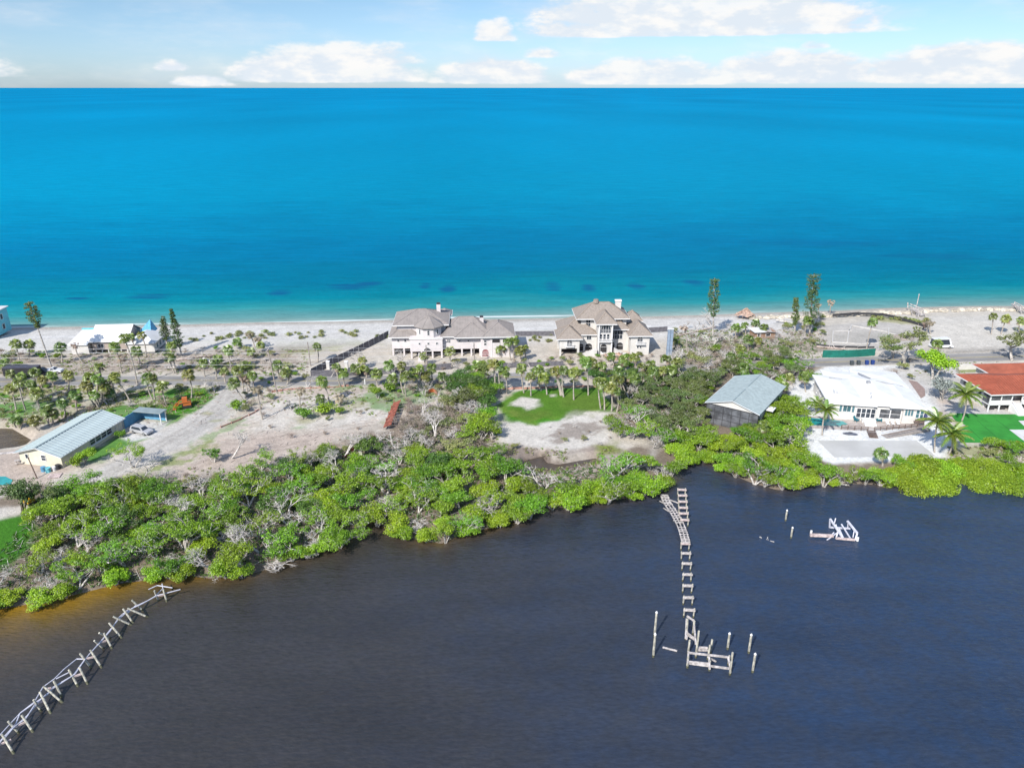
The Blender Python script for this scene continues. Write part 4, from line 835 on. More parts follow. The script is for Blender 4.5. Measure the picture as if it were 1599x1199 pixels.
scatter([(1078, 600), (1118, 592), (1106, 640), (1092, 692), (1070, 692)], 2.5, [(4, 'oak'), (1.5, 'lush'), (1, 'gappy')], 'against the left side of the grey-roofed house', seed=43, sc=(.5, .75), nmax=18)
scatter([(1100, 575), (1150, 570), (1162, 590), (1120, 592)], 2.5, [(3, 'oak'), (1, 'dead'), (1, 'olive')], 'behind the left corner of the grey-roofed house', seed=44, sc=(.45, .65), nmax=14)
scatter([(1120, 690), (1160, 672), (1195, 668), (1200, 692), (1140, 702)], 2.5, [(3, 'bright'), (3, 'lush')], 'at the foot of the screened porch', seed=45, sc=(.6, .85), nmax=12)
# dune plants on the beach
for k in range(46):
    rr = random.Random(400 + k); px = rr.uniform(290, 612); py = 519 + rr.random() * 14 - (px - 290) * .012
    p = P(px, py); plant('dune', p.x, p.y, rr.uniform(.7, 1.5), 'small dune plant on the left beach', 'dune plants')
for k in range(14):
    rr = random.Random(470 + k); p = P(rr.uniform(805, 862), rr.uniform(523, 534)); plant('dune', p.x, p.y, rr.uniform(.6, 1.2), 'small dune plant on the sand between the two mansions', 'dune plants')
for k in range(22):
    rr = random.Random(500 + k); px = rr.uniform(1362, 1448); p = P(px, 492 + (px - 1362) * .12 + rr.uniform(-2, 4)); plant('dune', p.x, p.y, rr.uniform(.8, 1.6), 'low green plant behind the shore rocks', 'dune plants')
# ---- ground cover and dead sticks nobody could count
rng = np.random.RandomState(77); pts = []
for poly, n in (([(-60, 915), (60, 800), (200, 760), (420, 735), (600, 680), (740, 700), (820, 745), (970, 722), (1036, 745), (960, 778), (850, 795), (690, 845), (610, 815), (575, 805), (520, 845), (330, 895), (0, 940)], 9000), ([(1030, 700), (1080, 690), (1250, 690), (1258, 745), (1090, 708)], 1800),
                ([(965, 620), (985, 585), (1060, 572), (1095, 620), (1060, 690), (1015, 660)], 1500), ([(620, 668), (700, 632), (755, 690), (660, 706)], 900), ([(1050, 520), (1285, 530), (1270, 560), (1050, 566)], 1300)):
    w = W2(poly); xs_ = [p[0] for p in w]; ys_ = [p[1] for p in w]; X = rng.uniform(min(xs_), max(xs_), n * 3); Y = rng.uniform(min(ys_), max(ys_), n * 3)
    s = sdist(X, Y, w); X, Y = X[s > 0][:n], Y[s > 0][:n]; z_, db_, _ = ground(X, Y); ok = (z_ > .05); pts.append(np.stack([X, Y, z_], 1)[ok])
pts = np.concatenate(pts)
V, Q = leaves(rng, pts + np.array([0, 0, .18]), np.full(len(pts), .45), len(pts) * 4, .34, .5, .1); V[:, 2] = np.maximum(V[:, 2], .1)
o = link('ground_cover', np_mesh('ground_cover', V, Q, L_DARK)); tag(o, 'low leafy undergrowth covering the ground of the thickets', None, None, 'stuff')
mb = MB()
for k in range(3600):
    p = pts[rng.randint(len(pts))]; a = rng.rand() * 6.283; L = .5 + 1.6 * rng.rand(); e = Vector(p) + Vector((math.cos(a) * L, math.sin(a) * L, rng.rand() * .9)); mb.tube(Vector(p) + Vector((0, 0, .05)), e, .045, .02, 3, False)
o = mb.build('dead_sticks', dead_wood); tag(o, 'bleached sticks strewn among the thickets', None, None, 'stuff')
mb = MB()
for k in range(2600):                                   # storm litter on the lots and behind the beach
    px, py = (rng.uniform(110, 470), rng.uniform(553, 580)) if k < 900 else (rng.uniform(1045, 1290), rng.uniform(515, 560)) if k < 1400 else (rng.uniform(0, 330), rng.uniform(598, 665)) if k < 1750 else (rng.uniform(300, 740), rng.uniform(598, 735)) if k < 2200 else (rng.uniform(850, 1010), rng.uniform(555, 575))
    p = P(px, py); a = rng.rand() * 6.283; L = .3 + 1.5 * rng.rand(); mb.tube(p + Vector((0, 0, .03)), p + Vector((math.cos(a) * L, math.sin(a) * L, .05 + .35 * rng.rand() ** 2)), .06, .03, 3, False)
o = mb.build('storm_litter', dead_brown); tag(o, 'scattered sticks and litter on the sandy lots', None, None, 'stuff')

pts = []
for poly, n in (([(-40, 548), (240, 548), (480, 545), (480, 590), (-40, 590)], 900), ([(-40, 600), (345, 602), (330, 640), (200, 655), (-40, 668)], 1500), ([(330, 600), (760, 598), (760, 640), (600, 650), (420, 640)], 420), ([(250, 735), (420, 720), (600, 665), (620, 690), (430, 745), (250, 770)], 500),
                ([(690, 640), (770, 640), (790, 700), (960, 700), (970, 740), (800, 740), (640, 700)], 900), ([(1050, 515), (1290, 515), (1290, 565), (1050, 570)], 900), ([(1370, 560), (1500, 552), (1599, 552), (1480, 600)], 160), ([(1480, 698), (1599, 696), (1599, 720), (1480, 720)], 260)):
    w = W2(poly); xs_ = [p[0] for p in w]; ys_ = [p[1] for p in w]; X = rng.uniform(min(xs_), max(xs_), n * 3); Y = rng.uniform(min(ys_), max(ys_), n * 3)
    nz = fbm(X, Y, 5, 55); s = sdist(X, Y, w); ok = (s > 0) & (nz > .47) & (np.abs(Y - np.interp(X, rx_, ry_)) > 3.6); X, Y = X[ok][:n], Y[ok][:n]; z_, _, _ = ground(X, Y); ok = z_ > .3; pts.append(np.stack([X, Y, z_], 1)[ok])
pts = np.concatenate(pts)
for nm, m_, sl, lab in (('low_weeds', L_OLIVE, slice(0, None, 2), 'low olive weeds over the rough lots'), ('dry_grass', L_DRY, slice(1, None, 4), 'tufts of dry grass over the rough lots'), ('green_weeds', L_MANG, slice(3, None, 4), 'green weeds over the rough lots')):
    q = pts[sl]; V, Q = leaves(rng, q + np.array([0, 0, .12]), .25 + .35 * rng.rand(len(q)), len(q) * 16, .24, .4, .1); V[:, 2] = np.maximum(V[:, 2], .35); tag(link(nm, np_mesh(nm, V, Q, m_)), lab, None, None, 'stuff')
# ================================================================ BUILDINGS
wall_pink = mat('stucco_pale_pink', (.565, .525, .52), .85, .04, .8, .15, 8)
wall_white = mat('stucco_white', (.55, .53, .50), .85, .04, .8, .15, 8)
wall_cream = mat('stucco_cream', (.58, .535, .42), .85, .05, .8, .15, 8)
wall_blue = mat('painted_blue', (.10, .27, .42), .7, .08, 1.0)
wall_teal = mat('painted_teal', (.16, .50, .56), .7, .06, 1.0)
roof_taupe = mat('metal_taupe', (.245, .218, .20), .55, .07, .7, spec=.3)
roof_brown = mat('tile_brown', (.252, .214, .182), .8, .10, 2.5, .3, 6)
roof_white = mat('membrane_white', (.60, .60, .59), .7, .035, .35, .1, 3)
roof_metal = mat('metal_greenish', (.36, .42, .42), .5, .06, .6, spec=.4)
roof_metal2 = mat('metal_greenish_dark', (.22, .27, .275), .5, .06, .6, spec=.4)  # darker metal for the roof base, ridge caps and canopy
roof_slate = mat('shingle_grey_green', (.31, .365, .36), .85, .07, 1.2, .2, 8)
roof_red = mat('metal_red', (.30, .088, .050), .7, .10, .35)
trim = mat('trim_white', (.64, .63, .62), .7, .03, 1.0)
glass = mat('glass_dark', (.035, .045, .06), .12, .1, .6, spec=.5)
glass_b = mat('glass_teal', (.05, .12, .14), .15, .1, .6, spec=.5)
dark = mat('interior_shade', (.035, .033, .034), .9, .1, 1.0)  # near-black colour standing in for shade inside arches, carport and undercroft
screen = mat('insect_screen', (.105, .11, .12), .85, .25, .5)
door_red = mat('door_dusty_red', (.26, .12, .12), .7, .1, 1.5)
wood_grey = mat('weathered_wood', (.42, .38, .35), .9, .18, 2.0, stretch=(1, 1, 1))
wood_brown = mat('brown_wood', (.16, .115, .095), .85, .18, 2.0)
metal_dk = mat('dark_metal', (.05, .05, .055), .5, .1, 2.0)

def bld(name, label, cat, loc, rz): return empty(name, loc, rz, label, cat)
def win(par, o, rv, w, h, arch=False, nx=1, ny=1, fm=None, gm=None, t=.09, name='window', proud=.05):
    "window: frame mesh (part) with a pane (sub-part); o = lower left corner on the wall face, rv = direction to the right"
    fm = fm or trim; gm = gm or glass; rv = Vector((rv[0], rv[1], 0)).normalized(); ov = Vector((rv.y, -rv.x, 0)); up = Vector((0, 0, 1)); o = Vector(o)
    at = lambda a, b, d: o + rv * a + up * b + ov * d
    mb = MB(); hb = h - (w / 2 if arch else 0); n = 7
    prof = [(0, 0), (w, 0), (w, hb)] + ([(w / 2 + w / 2 * math.cos(math.pi * k / n), hb + w / 2 * math.sin(math.pi * k / n)) for k in range(1, n)] if arch else []) + [(0, hb)]
    for (a0, b0), (a1, b1) in zip(prof, prof[1:] + prof[:1]): mb.bar(at(a0, b0, proud), at(a1, b1, proud), t, t, ov)
    for i in range(1, nx): mb.bar(at(w * i / nx, 0, proud), at(w * i / nx, hb + (w / 2 * math.sin(math.acos(2 * i / nx - 1)) if arch else 0), proud), t * .7, t * .7, ov)
    for j in range(1, ny): mb.bar(at(0, hb * j / ny, proud), at(w, hb * j / ny, proud), t * .7, t * .7, ov)
    if arch: mb.bar(at(0, hb, proud), at(w, hb, proud), t * .7, t * .7, ov)
    f = mb.build(name, fm, par); p = MB(); p.poly([at(a, b, .02) for a, b in prof]); p.build('pane', gm, f); return f
def seams(x0, x1, y0, y1, z, h, gap=.75, w=.07, ridge=None):
    "standing seams on the slopes of a hip roof of these sizes"
    mb = MB(); W_, D = x1 - x0, y1 - y0; k = min(W_, D) / 2 if ridge is None else ridge; a = x0 + gap * .7
    wide = W_ >= D
    def hz(x, y):                                  # height of the roof surface
        if wide: return h * min((y - y0) / (D / 2), (y1 - y) / (D / 2), (x - x0) / k, (x1 - x) / k)
        return h * min((x - x0) / (W_ / 2), (x1 - x) / (W_ / 2), (y - y0) / k, (y1 - y) / k)
    while a < x1 - .2:
        ym = (y0 + y1) / 2 if wide else y0 + k
        t = min(1, (a - x0) / (k if wide else W_ / 2), (x1 - a) / (k if wide else W_ / 2)); ye = y0 + (ym - y0) * t
        mb.bar((a, y0, z + .03), (a, ye, z + .03 + h * t), w, .06)
        a += gap
    b = y0 + gap * .7
    while b < y1 - .2:
        xm = k if wide else W_ / 2; t = min(1, (b - y0) / (D / 2 if wide else k), (y1 - b) / (D / 2 if wide else k))
        mb.bar((x0, b, z + .03), (x0 + xm * t, b, z + .03 + h * t), w, .06); mb.bar((x1, b, z + .03), (x1 - xm * t, b, z + .03 + h * t), w, .06)
        b += gap
    return mb
def hiproof(par, x0, x1, y0, y1, z, h, m, ms=None, gap=.75, ridge=None, caps=None, name='roof'):
    mb = MB(); mb.hip(x0, x1, y0, y1, z, h, .2, ridge); r = mb.build(name, m, par)
    if ms: seams(x0, x1, y0, y1, z, h, gap, ridge=ridge).build('roof_seams', ms, r)
    if caps:
        W_, D = x1 - x0, y1 - y0; k = min(W_, D) / 2 if ridge is None else ridge
        a, b = ((x0 + k, (y0 + y1) / 2), (x1 - k, (y0 + y1) / 2)) if W_ >= D else (((x0 + x1) / 2, y0 + k), ((x0 + x1) / 2, y1 - k))
        c = MB(); A, B = (*a, z + h + .04), (*b, z + h + .04); c.bar(A, B, .22, .1)
        for px, py in ((x0, y0), (x0, y1)): c.bar((px, py, z + .04), A if (W_ >= D or py == y0) else B, .2, .1)
        for px, py in ((x1, y0), (x1, y1)): c.bar((px, py, z + .04), B if (W_ >= D or py == y1) else A, .2, .1)
        c.build('ridge_cap', caps, r)
    f = MB(); q = .06                                 # white fascia board round the eaves
    for a, b in (((x0, y0), (x1, y0)), ((x1, y0), (x1, y1)), ((x1, y1), (x0, y1)), ((x0, y1), (x0, y0))):
        d = Vector((b[0] - a[0], b[1] - a[1], 0)).normalized(); n_ = Vector((d.y, -d.x, 0)) * .04
        f.bar(Vector((*a, z - .12)) + n_, Vector((*b, z - .12)) + n_, .06, .26)
    f.build('fascia', trim, r)
    return r
seam_taupe = mat('seam_taupe', (.30, .265, .245), .5, .05, 1.0)
cap_brown = mat('cap_brown', (.29, .235, .19), .8, .06, 1.0)
cap_taupe = mat('cap_taupe', (.27, .24, .225), .6, .06, 1.0)
# ---- mansion with the turret
b = bld('mansion', 'pale pink beach mansion with grey seamed roofs and an octagonal turret', 'house', P(606.9, 561), R(3))
w = MB(); w.box(.8, 6.0, 3, 14, 2.0, 5.5); w.box(6.0, 14.8, .2, 14, 2.0, 5.9); w.box(2.4, 15.6, 4.2, 15.2, 5.6, 8.6); w.box(14.8, 27.6, 1.6, 13, 2.1, 5.8); w.box(13.4, 16.6, 14.6, 18.4, 2, 8.2)
w.build('wall', wall_pink, b)
w = MB(); w.box(27.7, 34.0, .2, 11, 0, 6.0); w.box(25.2, 27.7, .5, 11, 0, 6.0); w.build('garage_wall', wall_pink, b)
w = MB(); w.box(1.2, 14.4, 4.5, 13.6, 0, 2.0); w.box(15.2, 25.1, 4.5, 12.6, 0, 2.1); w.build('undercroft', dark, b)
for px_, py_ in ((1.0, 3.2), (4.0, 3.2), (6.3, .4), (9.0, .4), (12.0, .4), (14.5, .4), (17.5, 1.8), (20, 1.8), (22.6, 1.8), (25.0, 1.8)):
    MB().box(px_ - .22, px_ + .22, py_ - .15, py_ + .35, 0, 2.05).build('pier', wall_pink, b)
MB().box(5.8, 15.0, .0, .2, 5.55, 5.78).build('band', trim, b)
hiproof(b, .0, 8.5, 2.0, 15, 5.6, 2.9, roof_taupe, seam_taupe, caps=cap_taupe); hiproof(b, .2, 6.6, 1.9, 8.5, 5.62, 2.0, roof_taupe, seam_taupe, caps=cap_taupe)
hiproof(b, 1.2, 16.6, 3.2, 16.4, 8.6, 2.7, roof_taupe, seam_taupe, caps=cap_taupe); hiproof(b, 14.2, 28.3, .9, 14, 5.9, 3.7, roof_taupe, seam_taupe, caps=cap_taupe, ridge=5)
hiproof(b, 18.0, 27.4, .1, 9, 5.86, 2.7, roof_taupe, seam_taupe, caps=cap_taupe); hiproof(b, 25.4, 34.7, -.5, 11.6, 6.05, 2.7, roof_taupe, seam_taupe, caps=cap_taupe); hiproof(b, 12.8, 17.2, 14.0, 19, 8.2, 1.3, roof_taupe, None)
t = MB(); oc = [(11.1 + 3.6 * math.cos(R(22.5 + 45 * k)), 3.6 + 3.6 * math.sin(R(22.5 + 45 * k))) for k in range(8)]
for (x0, y0), (x1, y1) in zip(oc, oc[1:] + oc[:1]): t.poly([(x0, y0, 5.85), (x1, y1, 5.85), (x1, y1, 8.75), (x0, y0, 8.75)])
tu = t.build('turret', wall_pink, b)
t = MB(); oc2 = [(11.1 + 4.25 * math.cos(R(22.5 + 45 * k)), 3.6 + 4.25 * math.sin(R(22.5 + 45 * k))) for k in range(8)]
for (x0, y0), (x1, y1) in zip(oc2, oc2[1:] + oc2[:1]): t.poly([(x0, y0, 8.75), (x1, y1, 8.75), (11.1, 3.6, 11.3)]); t.poly([(x1, y1, 8.75), (x0, y0, 8.75), (x0, y0, 8.5), (x1, y1, 8.5)][::1])
t.poly([(x, y, 8.5) for x, y in oc2], True); tr_ = t.build('turret_roof', roof_taupe, b)
t = MB()
for x0, y0 in oc2: t.bar((x0, y0, 8.78), (11.1, 3.6, 11.34), .14, .1)
t.tube((11.1, 3.6, 11.2), (11.1, 3.6, 11.9), .12, .04); t.build('finial', cap_taupe, tr_)
for k, (w_, z0, h_) in ((4, (.6, 6.6, 1.5)), (5, (.6, 6.6, 1.5)), (6, (.6, 6.6, 1.5)), (3, (.8, 6.6, 1.6)), (7, (.8, 6.6, 1.6))):
    (x0, y0), (x1, y1) = oc[k], oc[(k + 1) % 8]; d = Vector((x1 - x0, y1 - y0, 0)); L = d.length; d.normalize(); s_ = Vector((x0, y0, z0)) + d * (L / 2 - w_ / 2)
    win(b, s_, d, w_, h_, True, 1, 2)
for x_ in (8.3, 10.7, 13.0): win(b, (x_, .2, 4.0), (1, 0), .55, .55)
win(b, (2.3, 3, 4.0), (1, 0), .55, .55); win(b, (4.2, 3, 3.9), (1, 0), .55, .7); win(b, (16.0, 1.6, 4.0), (1, 0), .9, .9, False, 2, 2); win(b, (19.2, 1.6, 4.1), (1, 0), .5, .5); win(b, (21.6, 1.6, 4.1), (1, 0), .5, .5); win(b, (26.1, .5, 4.2), (1, 0), .7, .6); win(b, (26.1, .5, 3.4), (1, 0), .7, .6)
win(b, (34.0, 2, 3.2), (0, 1), .9, 1.0); win(b, (34.0, 5, 3.2), (0, 1), .9, 1.0)
win(b, (9.6, .2, 2.05), (1, 0), 2.0, 1.1, True, gm=dark); win(b, (25.5, .5, .05), (1, 0), 1.9, 2.3, True, gm=door_red, name='garage_door', nx=1, ny=3)
for x_ in (28.3, 31.2):
    win(b, (x_, .2, .05), (1, 0), 2.2, 5.2, gm=dark, name='bay_opening'); d = MB(); d.box(x_ + .1, x_ + 2.1, .08, .16, .05, 4.2); 
    for k in range(1, 6): d.box(x_ + .1, x_ + 2.1, .05, .08, .7 * k - .02, .7 * k + .02)
    d.build('shutter_door', wall_pink, b)
for cx_, cy_, zt, z0 in ((13.5, 12.2, 11.9, 8.5), (25.6, 8.4, 9.0, 6.0)):
    c = MB(); c.box(cx_ - .55, cx_ + .55, cy_ - .4, cy_ + .4, z0, zt); ch = c.build('chimney', wall_pink, b); MB().box(cx_ - .5, cx_ + .5, cy_ - .36, cy_ + .36, zt, zt + .45).build('chimney_cap', metal_dk, ch)
st = MB()
for k in range(6): st.box(8.2, 10.0, -.4 - .35 * (6 - k), -.05 - .35 * (6 - k), 0, .3 * (k + 1))
st.build('steps', wall_pink, b)
# ---- mansion with brown tile roofs
b = bld('mansion', 'white beach mansion with brown tiled roofs, arched windows and a tall chimney', 'house', P(866, 556), R(2))
w = MB(); w.box(1.3, 6.8, 0, 6.5, 2.1, 5.0); w.box(1.3, 1.8, 0, .5, 0, 2.1); w.box(6.2, 6.8, 0, .5, 0, 2.1); w.box(1.3, 1.8, 6, 6.5, 0, 2.1); w.box(6.8, 12.0, 3.5, 15, 0, 5.1); w.box(2.2, 6.8, 6.5, 15, 0, 5.1); w.box(7.9, 20.6, 6.2, 15, 5.0, 9.0)
w.box(12.0, 16.1, 1.0, 8, 0, 8.9); w.box(16.1, 21.0, 4.0, 14, 0, 6.4); w.box(21.0, 26.2, .3, 9, 0, 5.6); w.box(21.5, 26.0, 12.2, 17, 0, 6.2); w.build('wall', wall_white, b)
MB().box(2.0, 6.0, 3.2, 3.4, .0, 2.1).build('carport_shade_back', dark, b)
for a_ in ((.4, 7.6, -.6, 7.4, 5.05, 2.7), (1.4, 12.3, 2.9, 15.6, 5.15, 3.4), (6.3, 21.4, 5.0, 15.6, 9.05, 3.4), (11.2, 17.0, .2, 9.0, 8.95, 2.6), (15.6, 21.3, 3.3, 9, 6.45, 1.9), (20.1, 27.0, -.4, 9.8, 5.65, 2.8), (21.0, 26.6, 11.6, 17.6, 6.25, 2.4)):
    hiproof(b, *a_, roof_brown, caps=cap_brown)
c = MB(); c.box(18.2, 19.8, 11.2, 12.2, 8.5, 12.3); ch = c.build('chimney', wall_white, b); MB().box(18.05, 19.95, 11.05, 12.35, 12.3, 12.6).build('chimney_cap', trim, ch)
w = MB(); w.tube((12.4, 10.2, 12.3), (12.4, 10.2, 13.2), .9, .7, 10); w.build('cupola', roof_brown, b)
win(b, (3.3, 0, 3.0), (1, 0), 1.5, 1.7, True, 2, 1); win(b, (9.2, 3.5, 3.5), (1, 0), 1.3, 1.3, False, 2, 1); win(b, (7.1, 3.5, 3.3), (1, 0), .8, 1.4)
win(b, (6.95, 3.5, .1), (1, 0), 1.45, 2.3, True, gm=dark, name='arch'); win(b, (8.8, 3.5, .1), (1, 0), 2.1, 2.4, True, gm=dark, name='arch')
win(b, (9.2, 6.2, 6.5), (1, 0), 1.3, 2.0, False, 2, 2); win(b, (12.6, 1.0, 6.2), (1, 0), 2.9, 2.4, True, 4, 2)
for x_ in (12.4, 13.4, 14.4): win(b, (x_, 1.0, 4.2), (1, 0), .75, 1.7, False, 1, 2)
win(b, (12.7, 1.0, .5), (1, 0), 1.9, 2.6, True, gm=dark, name='entrance'); win(b, (16.3, 4.0, 3.4), (1, 0), 3.0, 2.6, False, 4, 2)
for x_ in (16.4, 17.3, 18.2, 19.0): win(b, (x_, 6.2, 7.2), (1, 0), .6, 1.3)
win(b, (16.0, 4.0, .2), (1, 0), 1.3, 2.4, True, gm=dark, name='arch'); win(b, (17.7, 4.0, .2), (1, 0), 2.0, 2.3, True, gm=dark, name='arch')
win(b, (22.8, .3, 3.6), (1, 0), 1.5, 1.8, True, 2, 1); win(b, (22.8, .3, 1.9), (1, 0), .5, .6); win(b, (23.6, .3, 1.9), (1, 0), .5, .6)
def balcony(par, x0, x1, y, z):
    m_ = MB(); m_.box(x0, x1, y - .9, y, z - .15, z); bl = m_.build('balcony', trim, par); r_ = MB()
    for k in range(int((x1 - x0) / .22) + 1): r_.box(x0 + k * .22 - .025, x0 + k * .22 + .025, y - .88, y - .83, z, z + .85)
    r_.box(x0, x1, y - .9, y - .8, z + .85, z + .93); r_.build('railing', trim, bl)
balcony(b, 2.8, 5.2, 0, 2.9); balcony(b, 22.3, 24.9, .3, 3.3); balcony(b, 12.2, 15.9, 1.0, 3.9)
for x_ in (12.2, 15.8): w = MB(); w.tube((x_, .6, 0), (x_, .6, 8.6), .22, .2, 10); w.build('column', trim, b)
for x0, x1, sg in ((11.6, 7.2, -1), (16.5, 19.8, 1)):
    s_ = MB()
    for k in range(9): a0 = x0 + (x1 - x0) * k / 9; a1 = x0 + (x1 - x0) * (k + 1) / 9; s_.box(min(a0, a1), max(a0, a1), -.6, .9, 0, 1.9 - .2 * k)
    s_.build('curved_stair', wall_white, b)
# ---- ranch house with the long metal roof
A, B_, Cc = P(20.6, 707, 3.8), P(94.7, 714.5, 3.8), P(129, 647, 3.8); rz = math.atan2(B_.y - A.y, B_.x - A.x); WD = (B_ - A).length; LN = (Cc - A).length
b = bld('ranch_house', 'cream ranch house with long pale seamed metal roof and dark window strip', 'house', (A.x, A.y, LZ), rz)
w = MB(); w.box(.6, WD - .6, .6, LN - .6, 0, 2.6); w.poly([(.6, .6, 2.6), (WD - .6, .6, 2.6), (WD / 2, .6, 3.95)]); w.poly([(.6, LN - .6, 2.6), (WD / 2, LN - .6, 3.95), (WD - .6, LN - .6, 2.6)]); w.build('wall', wall_cream, b)
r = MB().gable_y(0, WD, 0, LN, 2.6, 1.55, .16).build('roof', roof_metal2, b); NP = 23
pl = []
for s_ in (0, 1):
    q = MB(); st_ = LN / NP; x0, x1 = (0, WD / 2 - .05) if s_ == 0 else (WD, WD / 2 + .05)
    q.poly([(x0, .03, 2.63), (x1, .03, 2.63 + 1.53), (x1, st_ - .12, 2.63 + 1.53), (x0, st_ - .12, 2.63)], s_ == 0); q.bar((x0, st_ - .1, 2.68), (x1, st_ - .1, 2.68 + 1.53), .1, .11); pl.append(q.mesh('roof_panel', roof_metal))
for k in range(NP):
    for s_ in (0, 1): link('roof_panel', pl[s_], r, (0, k * LN / NP, 0))
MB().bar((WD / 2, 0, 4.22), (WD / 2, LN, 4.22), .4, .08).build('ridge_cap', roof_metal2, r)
f = MB(); f.bar((0, -.05, 2.55), (WD / 2, -.05, 4.1), .06, .25, (0, 1, 0)); f.bar((WD, -.05, 2.55), (WD / 2, -.05, 4.1), .06, .25, (0, 1, 0)); f.bar((WD + .04, 0, 2.55), (WD + .04, LN, 2.55), .06, .2); f.build('fascia', trim, r)
for k in range(4): win(b, (WD - .6, 8.3 + k * 1.65, .95), (0, 1), 1.5, 1.35, False, 1, 2, proud=.07)
MB().box(WD - .62, WD - .3, 8.0, 15.2, .75, .9).build('sill', trim, b)
win(b, (5.6, .6, 1.2), (1, 0), 1.0, 1.2, False, 1, 2); win(b, (2.0, .6, 1.3), (1, 0), .7, 1.0); win(b, (WD - .6, 16.0, .1), (0, 1), 1.0, 2.1, name='door', gm=wall_cream)
b = bld('carport', 'blue-sided open carport at the end of the metal-roofed house', 'carport', P(201, 671), rz)
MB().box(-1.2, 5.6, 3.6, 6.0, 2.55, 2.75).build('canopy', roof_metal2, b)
MB().box(-1.2, 5.2, 5.8, 5.95, 0, 2.5).build('back_panel', wall_blue, b); MB().box(-1.2, -1.08, .4, 5.8, 0, 2.5).build('side_panel', wall_blue, b)
for x_, y_ in ((5.3, 3.8), (5.3, 5.6)): MB().box(x_ - .08, x_ + .08, y_ - .08, y_ + .08, 0, 2.55).build('post', trim, b)
# ---- grey-roofed house with the screened porch
ZE = 6.0
A, B_, Cc = P(1101, 628, ZE), P(1183, 651, ZE), P(1163, 596, ZE); rz = math.atan2(B_.y - A.y, B_.x - A.x); d1 = (B_ - A); WD = d1.length
q_ = P(1212, 601, ZE) - B_; rz = (rz + math.atan2(q_.y, q_.x) - math.pi / 2) / 2; fw_ = Vector((-math.sin(rz), math.cos(rz), 0)); LN = q_.dot(fw_) - .8; print('house', math.degrees(rz), LN, WD)
b = bld('stilt_house', 'house with plain grey-green gable roof and a tall screened porch', 'house', (A.x, A.y, LZ), rz)
ez = ZE - LZ
w = MB(); w.box(.5, WD - .5, 3.0, LN - .5, 0, ez - .1); w.build('wall', wall_white, b)
w = MB(); w.poly([(.3, .35, ez - .1), (WD - .3, .35, ez - .1), (WD / 2, .35, ez + 1.55)]); w.poly([(.3, LN - .35, ez - .1), (WD / 2, LN - .35, ez + 1.55), (WD - .3, LN - .35, ez - .1)]); w.build('gable_wall', wall_white, b)
r = MB().gable_y(0, WD, 0, LN, ez, 1.75, .2).build('roof', roof_slate, b); MB().bar((WD / 2, 0, ez + 1.78), (WD / 2, LN * .42, ez + 1.78), .22, .07).bar((WD / 2, LN * .50, ez + 1.78), (WD / 2, LN, ez + 1.78), .22, .07).build('ridge_cap', roof_metal2, r)
f = MB(); f.bar((-.02, -.05, ez - .05), (WD / 2, -.05, ez + 1.68), .06, .28, (0, 1, 0)); f.bar((WD + .02, -.05, ez - .05), (WD / 2, -.05, ez + 1.68), .06, .28, (0, 1, 0)); f.bar((-.03, 0, ez - .1), (-.03, LN, ez - .1), .06, .2); f.build('fascia', trim, r)
for k in range(6):
    for j in range(3):
        x0, x1, z0, z1 = .35 + k * (WD - .7) / 6, .35 + (k + 1) * (WD - .7) / 6, j * (ez - .2) / 3, (j + 1) * (ez - .2) / 3
        MB().box(x0 + .05, x1 - .05, .30, .34, z0 + .05, z1 - .05).build('screen_panel', screen, b)
w = MB()
for k in range(7): x0 = .35 + k * (WD - .7) / 6; w.box(x0 - .05, x0 + .05, .24, .36, 0, ez - .15)
for j in range(1, 4): w.box(.35, WD - .35, .25, .355, j * (ez - .2) / 3 - .05, j * (ez - .2) / 3 + .05)
w.build('screen_frame', metal_dk, b)
w = MB(); w.box(-.1, .35, .2, 3, 0, .1)
for y_ in (.5, 1.6, 2.8): w.box(.28, .42, y_ - .07, y_ + .07, 0, ez - .1)
w.box(.28, .40, .5, 2.8, 2.2, 2.34); w.build('side_frame', trim, b)
w = MB(); w.box(WD - .9, WD + 1.4, LN * .25, LN * .25 + 2.4, ez - .75, ez - .55); w.build('side_awning', trim, b)
for k in range(3): win(b, (WD - .5, 5 + k * 3.5, ez - 2.2), (0, 1), 1.2, 1.3, False, 2, 1)
# ---- broad white-roofed house
A, B_ = P(1293.5, 629, 5.2), P(1447.5, 639, 5.2); rz = math.atan2(B_.y - A.y, B_.x - A.x); WD = (B_ - A).length
b = bld('bungalow', 'broad white bungalow with low bright white roof, shutters and glass doors', 'house', (A.x, A.y, LZ), rz); ez = 4.0
w = MB(); w.box(.6, 9.8, .6, 17, 0, ez); w.box(9.8, 16.0, 1.1, 19, 0, ez); w.box(16.0, WD - .6, .7, 15, 0, ez); w.box(7, 19.5, 12, 21, 0, ez); w.build('wall', wall_white, b)
hiproof(b, 0, 10.2, 0, 17.6, ez, .75, roof_white); hiproof(b, 5.5, 18.6, .55, 19.6, ez + .05, 1.05, roof_white); hiproof(b, 13.0, WD, .1, 15.5, ez - .03, .8, roof_white); hiproof(b, 9.5, 20.2, 12.5, 22.5, ez + .12, .7, roof_white); hiproof(b, 2.6, 12.0, 14.0, 21.5, ez - .05, .55, roof_white)
grey_flash = mat('flashing_grey', (.30, .30, .31), .6, .08, 1.0)
w = MB(); w.bar((10.6, 18.6, ez + .75), (12.3, 14.6, ez + 1.05), .3, .14); w.bar((13.2, 13.4, ez + .95), (19.0, 12.2, ez + .35), .2, .14); w.bar((3.2, 14.8, ez + .55), (6.0, 14.2, ez + .55), .16, .14); w.build('roof_flashing', grey_flash, b)
MB().box(10.7, 11.5, 11.0, 11.9, ez + .8, ez + 1.45).build('roof_vent', grey_flash, b)
